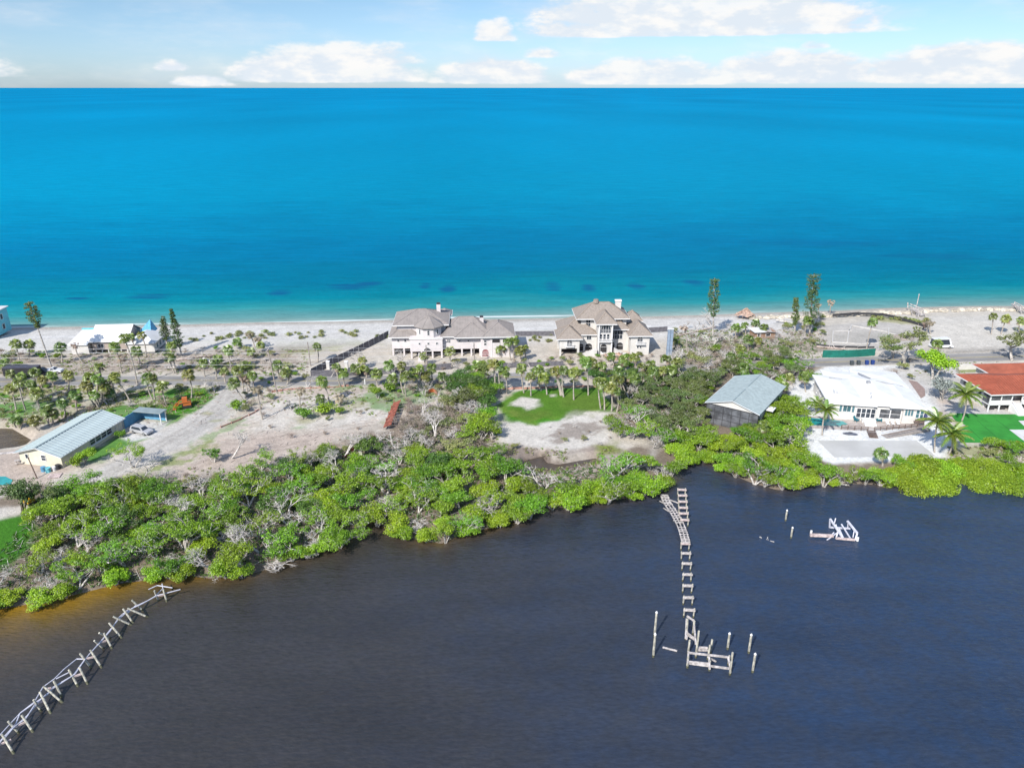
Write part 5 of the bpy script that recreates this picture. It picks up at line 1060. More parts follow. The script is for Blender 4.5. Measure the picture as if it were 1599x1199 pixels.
w = MB(); w.box(2.2, 3.0, 4.4, 6.0, ez + .3, ez + 1.05); dm = w.build('roof_dormer', roof_white, b); MB().box(2.3, 2.9, 4.35, 4.4, ez + .75, ez + 1.0).build('louvre', grey_flash, dm)
for x_, y_ in ((9.6, 3.2), (10.0, 5.0)): w = MB(); w.tube((x_, y_, ez), (x_, y_, ez + 1.1), .12, .12, 8); w.build('vent_pipe', grey_flash, b)
shut = mat('shutter_teal', (.08, .17, .20), .7, .08, 1.0)
for x_ in (2.7, 5.35): MB().box(x_, x_ + .45, .52, .6, 1.95, 3.45).build('shutter', shut, b)
win(b, (3.4, .6, 1.95), (1, 0), 1.7, 1.5, False, 2, 1, gm=glass_b)
for k in range(4): win(b, (9.95 + k * 1.0 - 3.6, 1.1 if 9.95 + k * 1.0 - 3.6 > 9.7 else .6, .78), (1, 0), .92, 2.2, False, 1, 2)
for k in range(2): win(b, (11.3 + k * 2.25, 1.1, .8), (1, 0), 2.15, 2.15, False, 1, 2, gm=screen)
for k in range(3): MB().box(16.4 + k * .6, 16.8 + k * .6, .62, .7, 1.95, 3.3).build('shutter', shut, b)
for k in range(2): win(b, (18.6 + k * .85, .7, 1.5), (1, 0), .72, 1.9, False, 1, 2, gm=glass_b)
w = MB(); w.box(18.4, 20.4, -.1, .7, .7, .8); w.box(18.4, 20.4, -.1, -.04, .8, 1.5); w.build('window_box', wood_brown, b)
for k in range(4): win(b, (.6, 13.5 - k * 3.2, 1.7), (0, -1), 1.0, 1.3)
w = MB()
for k in range(5): w.box(7.8, 10.2, -.9 - .38 * k, -.52 - .38 * k, 0, .75 - .15 * k)
w.box(7.6, 10.4, -.52, .6, 0, .75); w.build('steps', trim, b)
G_LOC, G_RZ = Vector((A.x, A.y, LZ)), rz
def gl_(x, y, z=0.0): return G_LOC + Vector((x * math.cos(rz) - y * math.sin(rz), x * math.sin(rz) + y * math.cos(rz), z))
# ---- red-roofed house on piers
A = P(1548.2, 616.5, 5.6); rz2 = R(4)
b = bld('raised_house', 'raised white house with terracotta red roof and dark screened veranda', 'house', (A.x, A.y, LZ), rz2); ez = 5.6 - LZ
hiproof(b, 0, 32, 0, 13.2, ez, 2.0, roof_red, mat('seam_red', (.30, .065, .035), .5), .62, ridge=6.6)
hiproof(b, 8.5, 26, 8.5, 19.5, ez + .02, 2.05, roof_red, None)
w = MB(); w.box(1.2, 31, 3.0, 12.4, 0, ez - .1); w.box(9.5, 25, 12.4, 18.8, 0, ez - .1); w.build('wall', wall_white, b)
MB().box(.5, 31.5, .5, 3.0, 1.55, 1.8).build('veranda_floor', trim, b)
for k in range(12):
    x0 = .55 + k * 2.55; MB().box(x0 - .12, x0 + .12, .5, .74, 0, ez - .15).build('post', trim, b)
    if k == 2: continue
    MB().box(x0 + .14, x0 + 2.41, .58, .62, 2.75, ez - .25).build('screen_panel', screen, b); MB().box(x0 + .14, x0 + 2.41, .54, .66, 1.82, 2.7).build('parapet', trim, b)
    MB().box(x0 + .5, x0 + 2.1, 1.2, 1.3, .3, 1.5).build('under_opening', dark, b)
MB().box(.5, .56, .9, 2.9, 1.85, ez - .25).build('side_screen', screen, b); win(b, (1.2, 8.4, 2.4), (0, -1), 1.1, 1.3); win(b, (1.2, 11.2, 2.4), (0, -1), 1.1, 1.3); win(b, (1.2, 5.6, 2.4), (0, -1), 1.1, 1.3)
w = MB()
for k in range(8): w.box(5.8, 8.0, .5 - .36 * (k + 1), .5 - .36 * k, 0, 1.7 - .2 * k)
w.build('steps', trim, b); MB().bar((5.8, .4, 2.6), (5.8, -2.4, 1.0), .08).bar((8.0, .4, 2.6), (8.0, -2.4, 1.0), .08).build('handrail', trim, b)
# ---- white beach house at the left
A = P(138.5, 534, 4.6)
b = bld('beach_house', 'white beach house with big plain white roof slope and low side wings', 'house', (A.x, A.y, LZ), R(4)); ez = 3.4
w = MB(); w.box(.5, 10.0, .5, 10.5, .9, ez); w.box(.5, 10.0, .5, 10.5, 2.6, ez); w.poly([(.5, .5, ez), (.5, 5.5, ez + 3.0), (.5, 10.5, ez)]); w.poly([(10, .5, ez), (10, 10.5, ez), (10, 5.5, ez + 3.0)]); w.build('wall', mat('siding_tan', (.36, .30, .26), .85, .05, 1.0), b)
w = MB(); i = 0
w.poly([(0, 0, ez), (10.5, 0, ez), (10.5, 5.5, ez + 3.3), (0, 5.5, ez + 3.3)]); w.poly([(10.5, 11, ez), (0, 11, ez), (0, 5.5, ez + 3.3), (10.5, 5.5, ez + 3.3)]); w.box(0, 10.5, -.04, 0, ez - .25, ez); w.build('roof', roof_white, b)
w = MB(); w.poly([(-5.6, -.8, 2.9), (-.1, -.8, 2.9), (-.1, 6.5, 5.1), (-4.2, 6.5, 5.1)]); w.poly([(-5.6, -.8, 2.9), (-5.6, -.8, 2.65), (-.1, -.8, 2.65), (-.1, -.8, 2.9)]); w.poly([(-.1, 6.5, 5.1), (-.1, 6.5, 0), (-4.2, 6.5, 0), (-4.2, 6.5, 5.1)]); w.build('terrace_roof', roof_white, b)
MB().box(-4.3, .0, 6.2, 6.6, 5.1, 5.5).build('teal_edge', wall_teal, b)
w = MB(); w.box(-4.9, -.3, -.4, 5.5, 0, 2.6); w.build('wing_wall', wall_white, b)
hiproof(b, 10.6, 18.4, -2.0, 8.0, 3.3, 2.1, roof_white, None); w = MB(); w.box(11.0, 18.0, -1.6, 7.5, .6, 3.2); w.build('wing_wall', wall_white, b)
w = MB(); w.poly([(10.6, 6, 3.4), (14.6, 6, 3.4), (13.6, 9.5, 6.8)]); w.poly([(14.6, 6, 3.4), (14.6, 11, 3.4), (13.6, 9.5, 6.8)]); w.poly([(14.6, 11, 3.4), (10.6, 11, 3.4), (13.6, 9.5, 6.8)]); w.poly([(10.6, 11, 3.4), (10.6, 6, 3.4), (13.6, 9.5, 6.8)]); w.build('blue_pyramid_roof', mat('roof_sky_blue', (.10, .34, .52), .6), b)
for k in range(6): MB().box(1.0 + k * 1.7, 1.25 + k * 1.7, .6, .85, 0, .95).build('pier', wall_white, b)
for k in range(3): win(b, (18.0, 0 + k * 2.2, 1.2), (0, 1), 1.2, 1.5, gm=glass_b)
win(b, (2.0, .5, 1.5), (1, 0), 1.6, 1.1, False, 2, 1); win(b, (6.0, .5, 1.5), (1, 0), 1.6, 1.1, False, 2, 1)
# ---- tall teal house cut by the left edge
A = P(12, 531)
b = bld('tall_house', 'tall teal beach house cut off by the left picture edge', 'house', (A.x - 16.5, A.y, LZ), R(3))
w = MB(); w.box(0, 11.6, 0, 10, 0, 7.2); w.build('wall', wall_teal, b); hiproof(b, -.4, 12, -.4, 10.4, 7.3, 1.6, roof_white)
for z_ in (1.2, 4.2):
    win(b, (9.5, 0, z_), (1, 0), 1.2, 1.6); win(b, (11.6, 2, z_), (0, 1), 1.2, 1.6); win(b, (11.6, 6, z_), (0, 1), 1.2, 1.6); win(b, (6.0, 0, z_), (1, 0), 1.2, 1.6)
# ---- wrecked shack behind the beach
A = P(1178, 530)
b = bld('beach_shack', 'storm-wrecked brown shack with a broken flat roof among the palms', 'hut', A, R(8))
w = MB(); w.box(0, 6.4, 0, 3.5, 0, 2.2); w.build('wall', mat('shack_board', (.30, .19, .13), .9, .15, 2), b); win(b, (.8, 0, .1), (1, 0), .9, 1.9, gm=dark, name='door'); win(b, (3.4, 0, .8), (1, 0), 1.4, .9, gm=dark)
w = MB(); w.box(-.5, 3.2, -.7, 4, 2.25, 2.4); w.build('roof', roof_white, b); w = MB(); w.poly([(3.0, -.7, 2.45), (7.2, -.5, 1.9), (7.4, 4, 2.1), (3.0, 4, 2.45)]); w.poly([(3.0, -.7, 2.4), (3.0, 4, 2.4), (7.4, 4, 2.05), (7.2, -.5, 1.85)]); w.build('sagging_roof', wood_grey, b)
# ---- paved and wet surfaces
court_m = mat('court_grey', (.415, .41, .395), .9, .06, .12, .2, 5)
sheet('court', [(1277, 688), (1431, 688), (1461, 712), (1303, 714)], LZ + .03, court_m, 'grey paved court on the white waterfront lot')
sheet('paver_terrace', [(1258, 668), (1256, 650), (1330, 650), (1440, 652), (1446, 668), (1330, 672)], LZ + .02, mat('paver_pinkish', (.40, .35, .32), .9, .12, 1.2), 'pinkish paver terrace along the white bungalow')
sheet('paver_drive', [(1418, 593), (1432, 596), (1444, 607), (1445, 618), (1438, 622)], LZ + .025, mat('paver_brown', (.26, .19, .17), .9, .1, 1.5), 'brown paver drive curving beside the white roof')
pool_w = mat('pool_water', (.02, .27, .27), .1, .1, .5, .1, 3, .5)
sheet('swimming_pool', [(1258, 655), (1264, 652.5), (1296, 655), (1316, 658), (1324, 662.5), (1312, 665.6), (1270, 664), (1259, 661)], LZ + .06, pool_w, 'teal kidney-shaped swimming pool of the white bungalow')
sheet('swimming_pool', [(-60, 745), (8, 744), (20, 750), (16, 757), (-60, 760)], LZ + .06, pool_w, 'corner of a turquoise pool at the lower left edge')
sheet('turf', [(1482, 645), (1530, 646.5), (1599, 647), (1680, 647), (1680, 694), (1598, 692), (1500, 691), (1492, 678), (1508, 664), (1492, 657)], LZ + .03, mat('turf_green', (.028, .215, .028), .95, .10, .25, .4, 12), 'bright green artificial turf by the red-roofed house')
for a_, b_ in (((1509, 664), (1537, 691)), ((1526, 656), (1566, 691)), ((1555, 655), (1590, 680))):
    p_, q_ = P(*a_, LZ + .034), P(*b_, LZ + .034); MB().bar(p_, q_, .10, .006).build('turf_seam', mat('turf_seam_dark', (.015, .10, .02), .95)).__setitem__('kind', 'structure')
for q_ in ([(1590, 657), (1680, 656), (1680, 668), (1602, 668)], [(1576, 671), (1680, 671), (1680, 692), (1602, 691)]): sheet('concrete_pad', q_, LZ + .045, mat('concrete_pale', (.52, .52, .51), .9, .05, .4))
# ================================================================ DOCKS AND PILINGS
dock_wood = mat('dock_wood', (.46, .42, .395), .85, .22, 2.2)
dock_wood2 = mat('dock_wood_pinkish', (.50, .405, .38), .85, .2, 2.2)
pile_wood = mat('pile_wood', (.42, .40, .33), .9, .25, 1.6, stretch=(3, 3, .8))
wet_wood = mat('wet_wood', (.10, .10, .06), .7, .2, 2.0)
pvc = mat('pale_pipe', (.50, .50, .56), .6, .08, 2.0)
def post(par, a, b, r=.13, name='post', m=None):
    mb = MB(); d = (Vector(b) - Vector(a)); mb.tube(Vector(a) - d.normalized() * 1.2, b, r, r * .92, 8); o_ = mb.build(name, m or pile_wood, par)
    if Vector(b).z > .5: mb = MB(); mb.tube(Vector(a) - d.normalized() * .6, Vector(a) + d.normalized() * .34, r * 1.08, r * 1.06, 8); mb.build('wet_base', wet_wood, o_)
    return o_
def rel(e, p): return Vector(p) - e.location
# long dock: the row of bare frames
bents = [(1065, 763, 11.5), (1066, 772, 12), (1066.5, 781.5, 12), (1067, 791, 12), (1068, 800, 12), (1069.5, 810, 11), (1070.5, 847, 12), (1071.5, 862, 12.5), (1072.5, 878, 13), (1073.5, 895, 13), (1074, 912.5, 13.5), (1075, 931, 14), (1076.5, 950.5, 15)]
for i, (px, py, wpx) in enumerate(bents):
    h = 1.45; c = P(px, py, h); hw = (P(px + wpx / 2, py, h).x - c.x)
    lab = 'bare timber dock frame of two posts and a crossbeam, %s counted from the shore' % ORD[i]
    e = empty('dock_frame', (c.x, c.y, 0), vr.gauss(0, .04), lab, 'dock frame', 'bare frames of the long dock')
    for s_ in (-1, 1): post(e, (s_ * hw, 0, 0), (s_ * hw + vr.gauss(0, .05), vr.gauss(0, .04), h + .12), .12)
    MB().box(-hw - .15, hw + .15, -.16, -.02, h - .32, h - .04).build('crossbeam', dock_wood2 if i < 7 else dock_wood, e); MB().box(-hw - .1, hw + .1, .06, .18, h - .34, h - .06).build('crossbeam', dock_wood, e)
# collapsed deck curving beside it
pl = [(1037, 774), (1041, 784), (1047, 792.5), (1053, 801.5), (1058.5, 811), (1063, 820.5), (1066.5, 830), (1069, 840), (1070.5, 846)]
pw = [P(x, y, .75) for x, y in pl]; e = empty('collapsed_deck', (pw[0].x, pw[0].y, 0), 0, 'grey ladder-like stretch of collapsed dock decking curving towards the mangroves', 'dock')
def offs(pts, o): 
    r_ = []
    for i, p in enumerate(pts):
        d = (pts[min(i + 1, len(pts) - 1)] - pts[max(i - 1, 0)]).normalized(); r_.append(p + Vector((d.y, -d.x, 0)) * o)
    return r_
for o_ in (-.6, 0, .6):
    q = offs(pw, o_); mb = MB()
    for a, b_ in zip(q[:-1], q[1:]): mb.bar(rel(e, a), rel(e, b_), .14, .2)
    mb.build('stringer', dock_wood, e)
for k in range(22):
    t = k / 21 * (len(pw) - 1); i = min(int(t), len(pw) - 2); p = pw[i].lerp(pw[i + 1], t - i); d = (pw[i + 1] - pw[i]).normalized(); s_ = Vector((d.y, -d.x, 0))
    if k in (5, 13): continue
    MB().bar(rel(e, p - s_ * .75 + Vector((0, 0, .12 + vr.gauss(0, .03)))), rel(e, p + s_ * (.75 + vr.gauss(0, .08)) + Vector((0, 0, .12 + vr.gauss(0, .05)))), .22 if k > 3 else .5, .06).build('plank', dock_wood, e)
MB().bar(rel(e, P(1043, 779, .6)), rel(e, P(1061, 786, .3)), .2, .12).build('loose_plank', dock_wood, e); MB().bar(rel(e, P(1030, 782, .25)), rel(e, P(1040, 787, .5)), .2, .12).build('loose_plank', dock_wood, e); MB().bar(rel(e, P(1036, 793, .1)), rel(e, P(1046, 799, .5)), .2, .12).build('loose_plank', dock_wood, e)
def vpost(par, bx_, by_, ty, r=.15, base=None, m=None):
    p = P(bx_, by_, 0); h = height_at(p.x, p.y, ty); o = par.location if par else Vector(); return post(par, p - o, p + Vector((vr.gauss(0, .03), 0, h)) - o, r, m=m), p, h
# end of the long dock: boat slip frame
p0 = P(1073, 1040, 0); e = empty('boat_slip', p0, 0, 'white timber boat-slip frame at the outer end of the long dock', 'dock')
Z4 = lambda x, y: (1000 + x / 6.66, 900 + y / 6.66)
for a in ((470, 650, 440), (545, 600, 462), (575, 840, 565), (495, 800, 660), (487, 945, 830), (700, 860, 712), (728, 800, 655), (715, 975, 875), (915, 920, 822), (945, 900, 790), (930, 1020, 880)):
    x, y = Z4(a[0], a[1]); _, t = Z4(0, a[2]); vpost(e, x, y, t, .15)
def beam(par, a, b_, z0, z1, w=.22, h=.2, name='beam', m=None):
    A_, B2 = P(*Z4(*a), z0), P(*Z4(*b_), z1); return MB().bar(rel(par, A_), rel(par, B2), w, h).build(name, m or dock_wood, par)
for a, b_, z0, z1 in (((500, 790), (925, 838), 1.5, 1.5), ((505, 900), (925, 955), 1.2, 1.2), ((505, 885), (715, 905), 1.3, 1.3), ((595, 735), (700, 740), 1.3, 1.3), ((595, 762), (700, 768), 1.1, 1.1), ((485, 410), (560, 460), 2.0, 2.0), ((490, 470), (480, 650), 1.5, 1.2), ((555, 465), (575, 700), 1.6, 1.6), ((490, 590), (560, 640), 1.4, 1.4), ((500, 610), (565, 655), 1.3, 1.3), ((712, 840), (785, 880), 1.2, .4), ((715, 840), (720, 960), 1.5, 1.3), ((910, 835), (935, 950), 1.4, 1.2), ((500, 780), (490, 900), 1.4, 1.3), ((480, 440), (470, 640), 1.7, 1.3)):
    beam(e, a, b_, z0, z1)
# free pilings
for a, lab in (((1020, 1025, 990), 'nearer of the two tall white pilings left of the boat slip'), ((1022, 993, 956), 'farther of the two tall white pilings left of the boat slip'), ((1136, 1013, 989), 'piling standing just behind the boat slip frame'), ((1169, 1019, 991), 'farther of the two pilings right of the boat slip'), ((1175, 1049, 1021), 'nearer of the two pilings right of the boat slip'),
               ((1226.5, 813, 797), 'farther of the two short white pilings off the cove'), ((1235, 840, 824), 'nearer of the two short white pilings off the cove')):
    p = P(a[0], a[1], 0); h = height_at(p.x, p.y, a[2]); ee = empty('piling', p, 0, lab, 'piling', 'pilings standing in the bay'); post(ee, (0, 0, 0), (0, 0, h), .16, 'pole'); mb = MB(); mb.tube((0, 0, h), (.02, 0, h + .22), .19, .05, 8); mb.build('pile_cap', trim, ee)
p = P(1046, 1013, .05); tag(MB().bar((-.9, .35, 0), (.9, -.35, 0), .22, .12).build('floating_plank', dock_wood, None, p), 'pale plank floating left of the boat slip', 'plank')
p = P(1196, 842, 0); e = empty('floating_debris', p, 0, 'small clump of debris breaking the water left of the boat-lift wreck', 'debris')
for k in range(7): q_ = Vector((vr.gauss(0, .35), vr.gauss(0, .25), -.15)); MB().bar(q_, q_ + Vector((vr.gauss(0, .5), vr.gauss(0, .4), .12 + .3 * vr.random())), .10, .08).build('stick', dead_wood, e)
# wrecked boat lift
p0 = P(1320, 842, 0); e = empty('boat_lift', p0, 0, 'wrecked boat lift of white beams lying in the water at the right', 'boat lift')
Z5 = lambda x, y: (1180 + x / 8, 760 + y / 8)
def b5(a, z0, b_, z1, w=.2, m=None, name='beam'): return MB().bar(rel(e, P(*Z5(*a), z0)), rel(e, P(*Z5(*b_), z1)), w, w).build(name, m or pvc, e)
b5((680, 600), .5, (970, 612), .5, .42, dock_wood2); b5((1000, 640), .35, (1240, 660), .35, .30, dock_wood2)
for a, z0, b_, z1, w_ in (((930, 400), 1.9, (1090, 640), .5, .26), ((1145, 425), 1.8, (1270, 580), 1.0, .28), ((1270, 580), 1.0, (1245, 665), 0, .26), ((930, 400), 1.9, (925, 510), 0, .22), ((930, 505), .3, (1180, 520), .3, .24), ((1000, 390), 1.7, (985, 450), .9, .16), ((1000, 470), 1.1, (1030, 560), .6, .18), ((1070, 465), 1.3, (1180, 640), .3, .18), ((1150, 440), 1.5, (1150, 510), .4, .16), ((1060, 545), .9, (890, 665), .0, .16), ((1030, 560), .9, (1000, 650), .0, .2), ((980, 570), .7, (930, 620), .2, .16), ((1230, 550), 1.0, (1215, 630), .2, .14), ((1040, 520), 1.0, (1095, 640), .2, .18)):
    b5(a, z0, b_, z1, w_)
for x, y in ((690, 590), (1270, 675)): p = P(*Z5(x, y), .1); MB().tube(rel(e, p), rel(e, p + Vector((0, 0, .7))), .2, .18, 8).build('float', trim, e)
# broken pipe dock at the left
Z2 = lambda x, y: (x / 4.01, 900 + y / 4.01)
p0 = P(*Z2(400, 660), 0); e = empty('broken_dock', p0, 0, 'broken dock of leaning posts and pale pipes running in from the left corner', 'dock')
posts_ = [((10, 985), (85, 1105)), ((50, 905), (118, 978)), ((135, 865), (205, 970)), ((210, 770), (258, 840)), ((248, 720), (315, 852)), ((272, 685), (388, 785)), ((336, 650), (386, 752)), ((430, 580), (487, 685)), ((495, 565), (548, 670)), ((500, 480), (570, 568)), ((565, 458), (635, 568)), ((590, 400), (650, 450)), ((650, 352), (700, 448)), ((620, 352), (690, 385)), ((682, 288), (760, 382)), ((708, 250), (822, 302)), ((770, 200), (832, 288)), ((798, 198), (925, 252)), ((825, 147), (896, 214)), ((966, 88), (994, 152)), ((1022, 80), (1044, 156))]
for t_, b_ in posts_:
    B2 = P(*Z2(*b_), 0); T = P(*Z2(*t_), 1.9); d = T - B2
    L = d.length
    if L > 4.2: T = B2 + d * (4.2 / L)
    post(e, rel(e, B2), rel(e, T), .14)
for a, b_ in (((0, 1050), (70, 1020)), ((75, 950), (160, 910)), ((215, 800), (290, 770)), ((450, 630), (520, 605)), ((520, 520), (595, 500)), ((605, 425), (665, 400)), ((975, 122), (1035, 112)), ((285, 705), (345, 690))): MB().bar(rel(e, P(*Z2(*a), 1.0)), rel(e, P(*Z2(*b_), 1.0)), .16, .22).build('crossbeam', dock_wood2, e)
for line in ([(-40, 1090), (30, 1000), (95, 935), (160, 890), (215, 805), (280, 745), (330, 700), (455, 620), (530, 520), (600, 440), (660, 370), (740, 270), (790, 225), (850, 185), (925, 150), (975, 120)],
             [(-40, 1030), (5, 985), (60, 925), (130, 850), (215, 785), (270, 690), (340, 640), (400, 580), (480, 515), (530, 515)],
             [(-40, 1075), (40, 985), (100, 920), (125, 855), (210, 795), (300, 735), (335, 690), (470, 610), (545, 500), (625, 415), (690, 340), (745, 255), (790, 215), (880, 175), (985, 118), (1130, 80)],
             [(30, 1010), (80, 950), (170, 870), (250, 775), (320, 715)], [(740, 262), (770, 232), (800, 228), (850, 180)], [(930, 80), (985, 55), (1080, 70)], [(975, 118), (1020, 75), (1015, 45)], [(350, 640), (430, 600)]):
    MB().path([rel(e, P(*Z2(*q), 1.15 + .08 * math.sin(i_ * 2.1))) for i_, q in enumerate(line)], .075, 6).build('pipe', pvc, e)
# ================================================================ FENCES, POLES, WIRES
dark_board = mat('dark_fence_board', (.135, .13, .145), .85, .14, 1.4)
green_mesh = mat('green_windscreen', (.012, .15, .115), .8, .12, .6)
silt_black = mat('silt_black', (.045, .045, .05), .8, .1, 1.0)
silt_red = mat('silt_red', (.46, .25, .20), .85, .2, .8)
def fence(label, pts, h, m, gap, name='fence', cat='fence', pm=None, th=.06, sag=0.0, wob=0.0):
    w_ = [P(x, y) for x, y in pts]; o = w_[0]; e = empty(name, o, 0, label, cat)
    for a, b_ in zip(w_[:-1], w_[1:]):
        L = (b_ - a).length; n = max(1, round(L / gap))
        for k in range(n):
            p, q = a.lerp(b_, k / n), a.lerp(b_, (k + 1) / n); d = (q - p).normalized(); j = Vector((-d.y, d.x, 0)) * vr.gauss(0, wob); hh = h * (1 - sag * vr.random())
            mb = MB(); mb.bar(rel(e, p + d * .05) + Vector((0, 0, hh / 2 + .03)) + j, rel(e, q - d * .05) + Vector((0, 0, hh / 2 + .03)) + j, th, hh); mb.build('panel', m, e)
            MB().box(-.06, .06, -.06, .06, 0, h + .08).build('fence_post', pm or m, e, rel(e, p))
    return e
fence('dark board fence running back from the road to the beach, left of the pink-walled mansion', [(486, 587), (520, 569), (560, 550), (607, 526)], 1.9, dark_board, 2.4, pm=trim)
fence('dark board fence along the road in front of the pink-walled mansion', [(486, 588), (540, 587), (600, 584.5), (660, 580), (705, 576.5)], 1.7, dark_board, 2.4)
fence('dark low fence along the road between the two mansions', [(745, 577), (800, 574), (880, 571)], 1.3, dark_board, 2.4)
fence('dark fence across the beach between the two mansions', [(800, 525), (868, 524.5)], 1.5, dark_board, 2.4); fence('short dark fence across the beach right of the brown-roofed mansion', [(1004, 520), (1042, 517)], 1.5, dark_board, 2.4)
fence('green fabric construction fence along the road at the right', [(1284, 558.5), (1325, 558), (1366, 555.5)], 2.1, green_mesh, 1.9, wob=.05)
fence('black silt fence behind the shore rocks at the right', [(1300, 494), (1340, 491.5), (1378, 493), (1400, 498), (1422, 504), (1444, 512), (1440, 516)], .85, silt_black, 3.0, wob=.1)
fence('black silt fence in front of the old foundations', [(1275, 540), (1300, 543), (1340, 544), (1365, 543)], .6, silt_black, 3.0, sag=.3, wob=.15)
fence('low red silt fence on the left of the bare lot', [(345, 668), (378, 655), (410, 638)], .5, silt_red, 2.5, sag=.6, wob=.2); fence('low red silt fence at the road side of the bare lot', [(425, 613), (455, 609), (500, 606), (545, 603)], .5, silt_red, 2.5, sag=.6, wob=.2)
fence('red silt fence behind the green lawn', [(785, 608), (830, 607), (880, 605), (935, 604)], .55, silt_red, 2.5, sag=.4, wob=.1); fence('scrap of orange fence beside the roadside palm clump', [(669, 614), (676, 612), (683, 616)], .9, mat('orange_mesh', (.45, .13, .04), .8), 1.5)
fence('low wire fence with small posts along the road at the right', [(1478, 551), (1530, 549), (1570, 547)], .5, mat('wire_mesh', (.30, .29, .28), .8), 2.2)
e = fence('white masonry boundary wall beside the red-roofed house', [(1497, 577.5), (1517, 577), (1536, 576.4), (1557, 575.5), (1600, 574), (1660, 572)], 1.5, wall_white, 3.2, 'boundary_wall', 'wall', th=.25)
# rust-red boardwalk sections, tilted
w_ = [P(x, y) for x, y in [(621, 633), (617, 642), (613, 652), (609, 662), (605, 673)]]; e = empty('boardwalk', w_[0], 0, 'rust-red slatted boardwalk leaning down towards the mangroves', 'boardwalk'); rust = mat('rust_red', (.27, .085, .055), .85, .25, 1.5)
for a, b_ in zip(w_[:-1], w_[1:]):
    for k in range(2):
        p = a.lerp(b_, (k + .5) / 2); d = (b_ - a).normalized(); s_ = Vector((d.y, -d.x, 0)); mb = MB(); mb.bar(rel(e, p - s_ * .9 + Vector((0, 0, 1.5))), rel(e, p + s_ * .9 + Vector((0, 0, .7))), (b_ - a).length / 2 * .86, .07); mb.build('deck_section', rust, e)
    for s2 in (-.8, .8): MB().box(-.07, .07, -.07, .07, 0, 1.5 if s2 < 0 else .8).build('post', rust, e, rel(e, a + Vector((s2, 0, 0))))
fence('broken rust-red fence remains above the mangroves', [(536, 716), (548, 705), (560, 699), (575, 692), (590, 684)], .8, rust, 2.0, sag=.7, wob=.3)
# utility poles and wires
pole_m = mat('pole_wood', (.30, .26, .23), .9, .15, 2.0)
def upole(bx_, by_, tx, ty, label, arm=True):
    b_ = P(bx_, by_); h = height_at(b_.x, b_.y, ty) - LZ; dep = b_.y * cp + (CAMH - LZ - h) * sp; X = (tx - 799.5) / FPX * dep - b_.x; e = empty('utility_pole', b_, 0, label, 'utility pole', 'utility poles along the road'); t = Vector((X, 0, h)); mb = MB(); mb.tube((0, 0, 0), t, .17, .12, 8); mb.build('pole', pole_m, e)
    if arm:
        MB().bar(t + Vector((-.1, -1.1, -.5)), t + Vector((-.1, 1.1, -.5)), .12, .14).build('crossarm', pole_m, e)
        for s_ in (-1, 0, 1): mb = MB(); mb.tube(t + Vector((-.1, s_, -.43)), t + Vector((-.1, s_, -.2)), .07, .05, 6); mb.build('insulator', trim, e)
    return b_ + t
u0 = Vector((-190, 170, 12.2)); u1 = upole(432, 612, 418, 544, 'tall leaning utility pole at the top of the bare lot'); u2 = upole(741, 570, 740, 535, 'utility pole in front of the right wing of the pink-walled mansion'); u3 = upole(667, 572, 665, 539, 'thin utility pole in front of the turret', False); upole(485, 571, 480, 534, 'thin pole with a box behind the dark fence', False)
e = empty('utility_pole', (u0.x, u0.y, LZ), 0, 'utility pole beyond the left picture edge', 'utility pole', 'utility poles along the road'); mb = MB(); mb.tube((0, 0, 0), (0, 0, 11.2), .17, .12, 8); mb.build('pole', pole_m, e)
wire = mat('wire_grey', (.55, .55, .57), .5, .05, 1.0)
for k, (dz, s_) in enumerate(((-.25, 0), (-1.3, .3), (-2.6, .0), (-4.2, .1))):
    mb = MB()
    for a, b_ in ((u0, u1), (u1, u2)):
        pts_ = [a.lerp(b_, t / 14) + Vector((0, s_, dz - 1.1 * 4 * (t / 14) * (1 - t / 14) * .35)) for t in range(15)]; mb.path(pts_, .03, 4)
    o = mb.build('power_line', wire); tag(o, '%s of the four pale power lines crossing the left half' % ('topmost', 'second from the top', 'third from the top', 'lowest')[k], 'power line', 'power lines')
e = empty('leaning_post', P(58, 747), 0, 'dark wooden pole leaning in front of the metal-roofed house', 'pole'); mb = MB(); mb.tube((0, 0, 0), (-1.1, .6, 4.2), .12, .1, 7); mb.build('pole', wood_brown, e)
gp_ = mat('post_blue_grey', (.22, .28, .36), .8, .1, 1.0)
for px, lab in ((1042, 'left one of two tall blue-grey concrete posts right of the brown-roofed mansion'), (1046.5, 'right one of two tall blue-grey concrete posts right of the brown-roofed mansion')):
    b_, h = upright(px, 554, 514); e = empty('gate_post', b_, 0, lab, 'post', 'blue-grey posts'); MB().box(-.35, .35, -.3, .3, 0, h).build('shaft', gp_, e); MB().box(-.42, .42, -.37, .37, h, h + .2).build('cap', trim, e)
for px, py, t, lab in ((513, 577, 565, 'left white gate pillar behind the dark fence'), (541.5, 577, 565, 'right white gate pillar behind the dark fence')):
    b_, h = upright(px, py, t); e = empty('gate_pillar', b_, 0, lab, 'gate pillar', 'white gate pillars'); MB().box(-.4, .4, -.4, .4, 0, h).build('shaft', wall_white, e); MB().box(-.48, .48, -.48, .48, h, h + .18).build('cap', trim, e)
for px, py, t, lab in ((570, 600, 592, 'white marker post at the road edge of the bare lot'), (627, 600, 588, 'white post among the roadside palm clump'), (1064, 560, 545, 'thin white post in the dead grey grove')):
    b_, h = upright(px, py, t); MBp = MB().box(-.1, .1, -.1, .1, 0, h); tag(MBp.build('marker_post', trim, None, b_), lab, 'post', 'white posts')
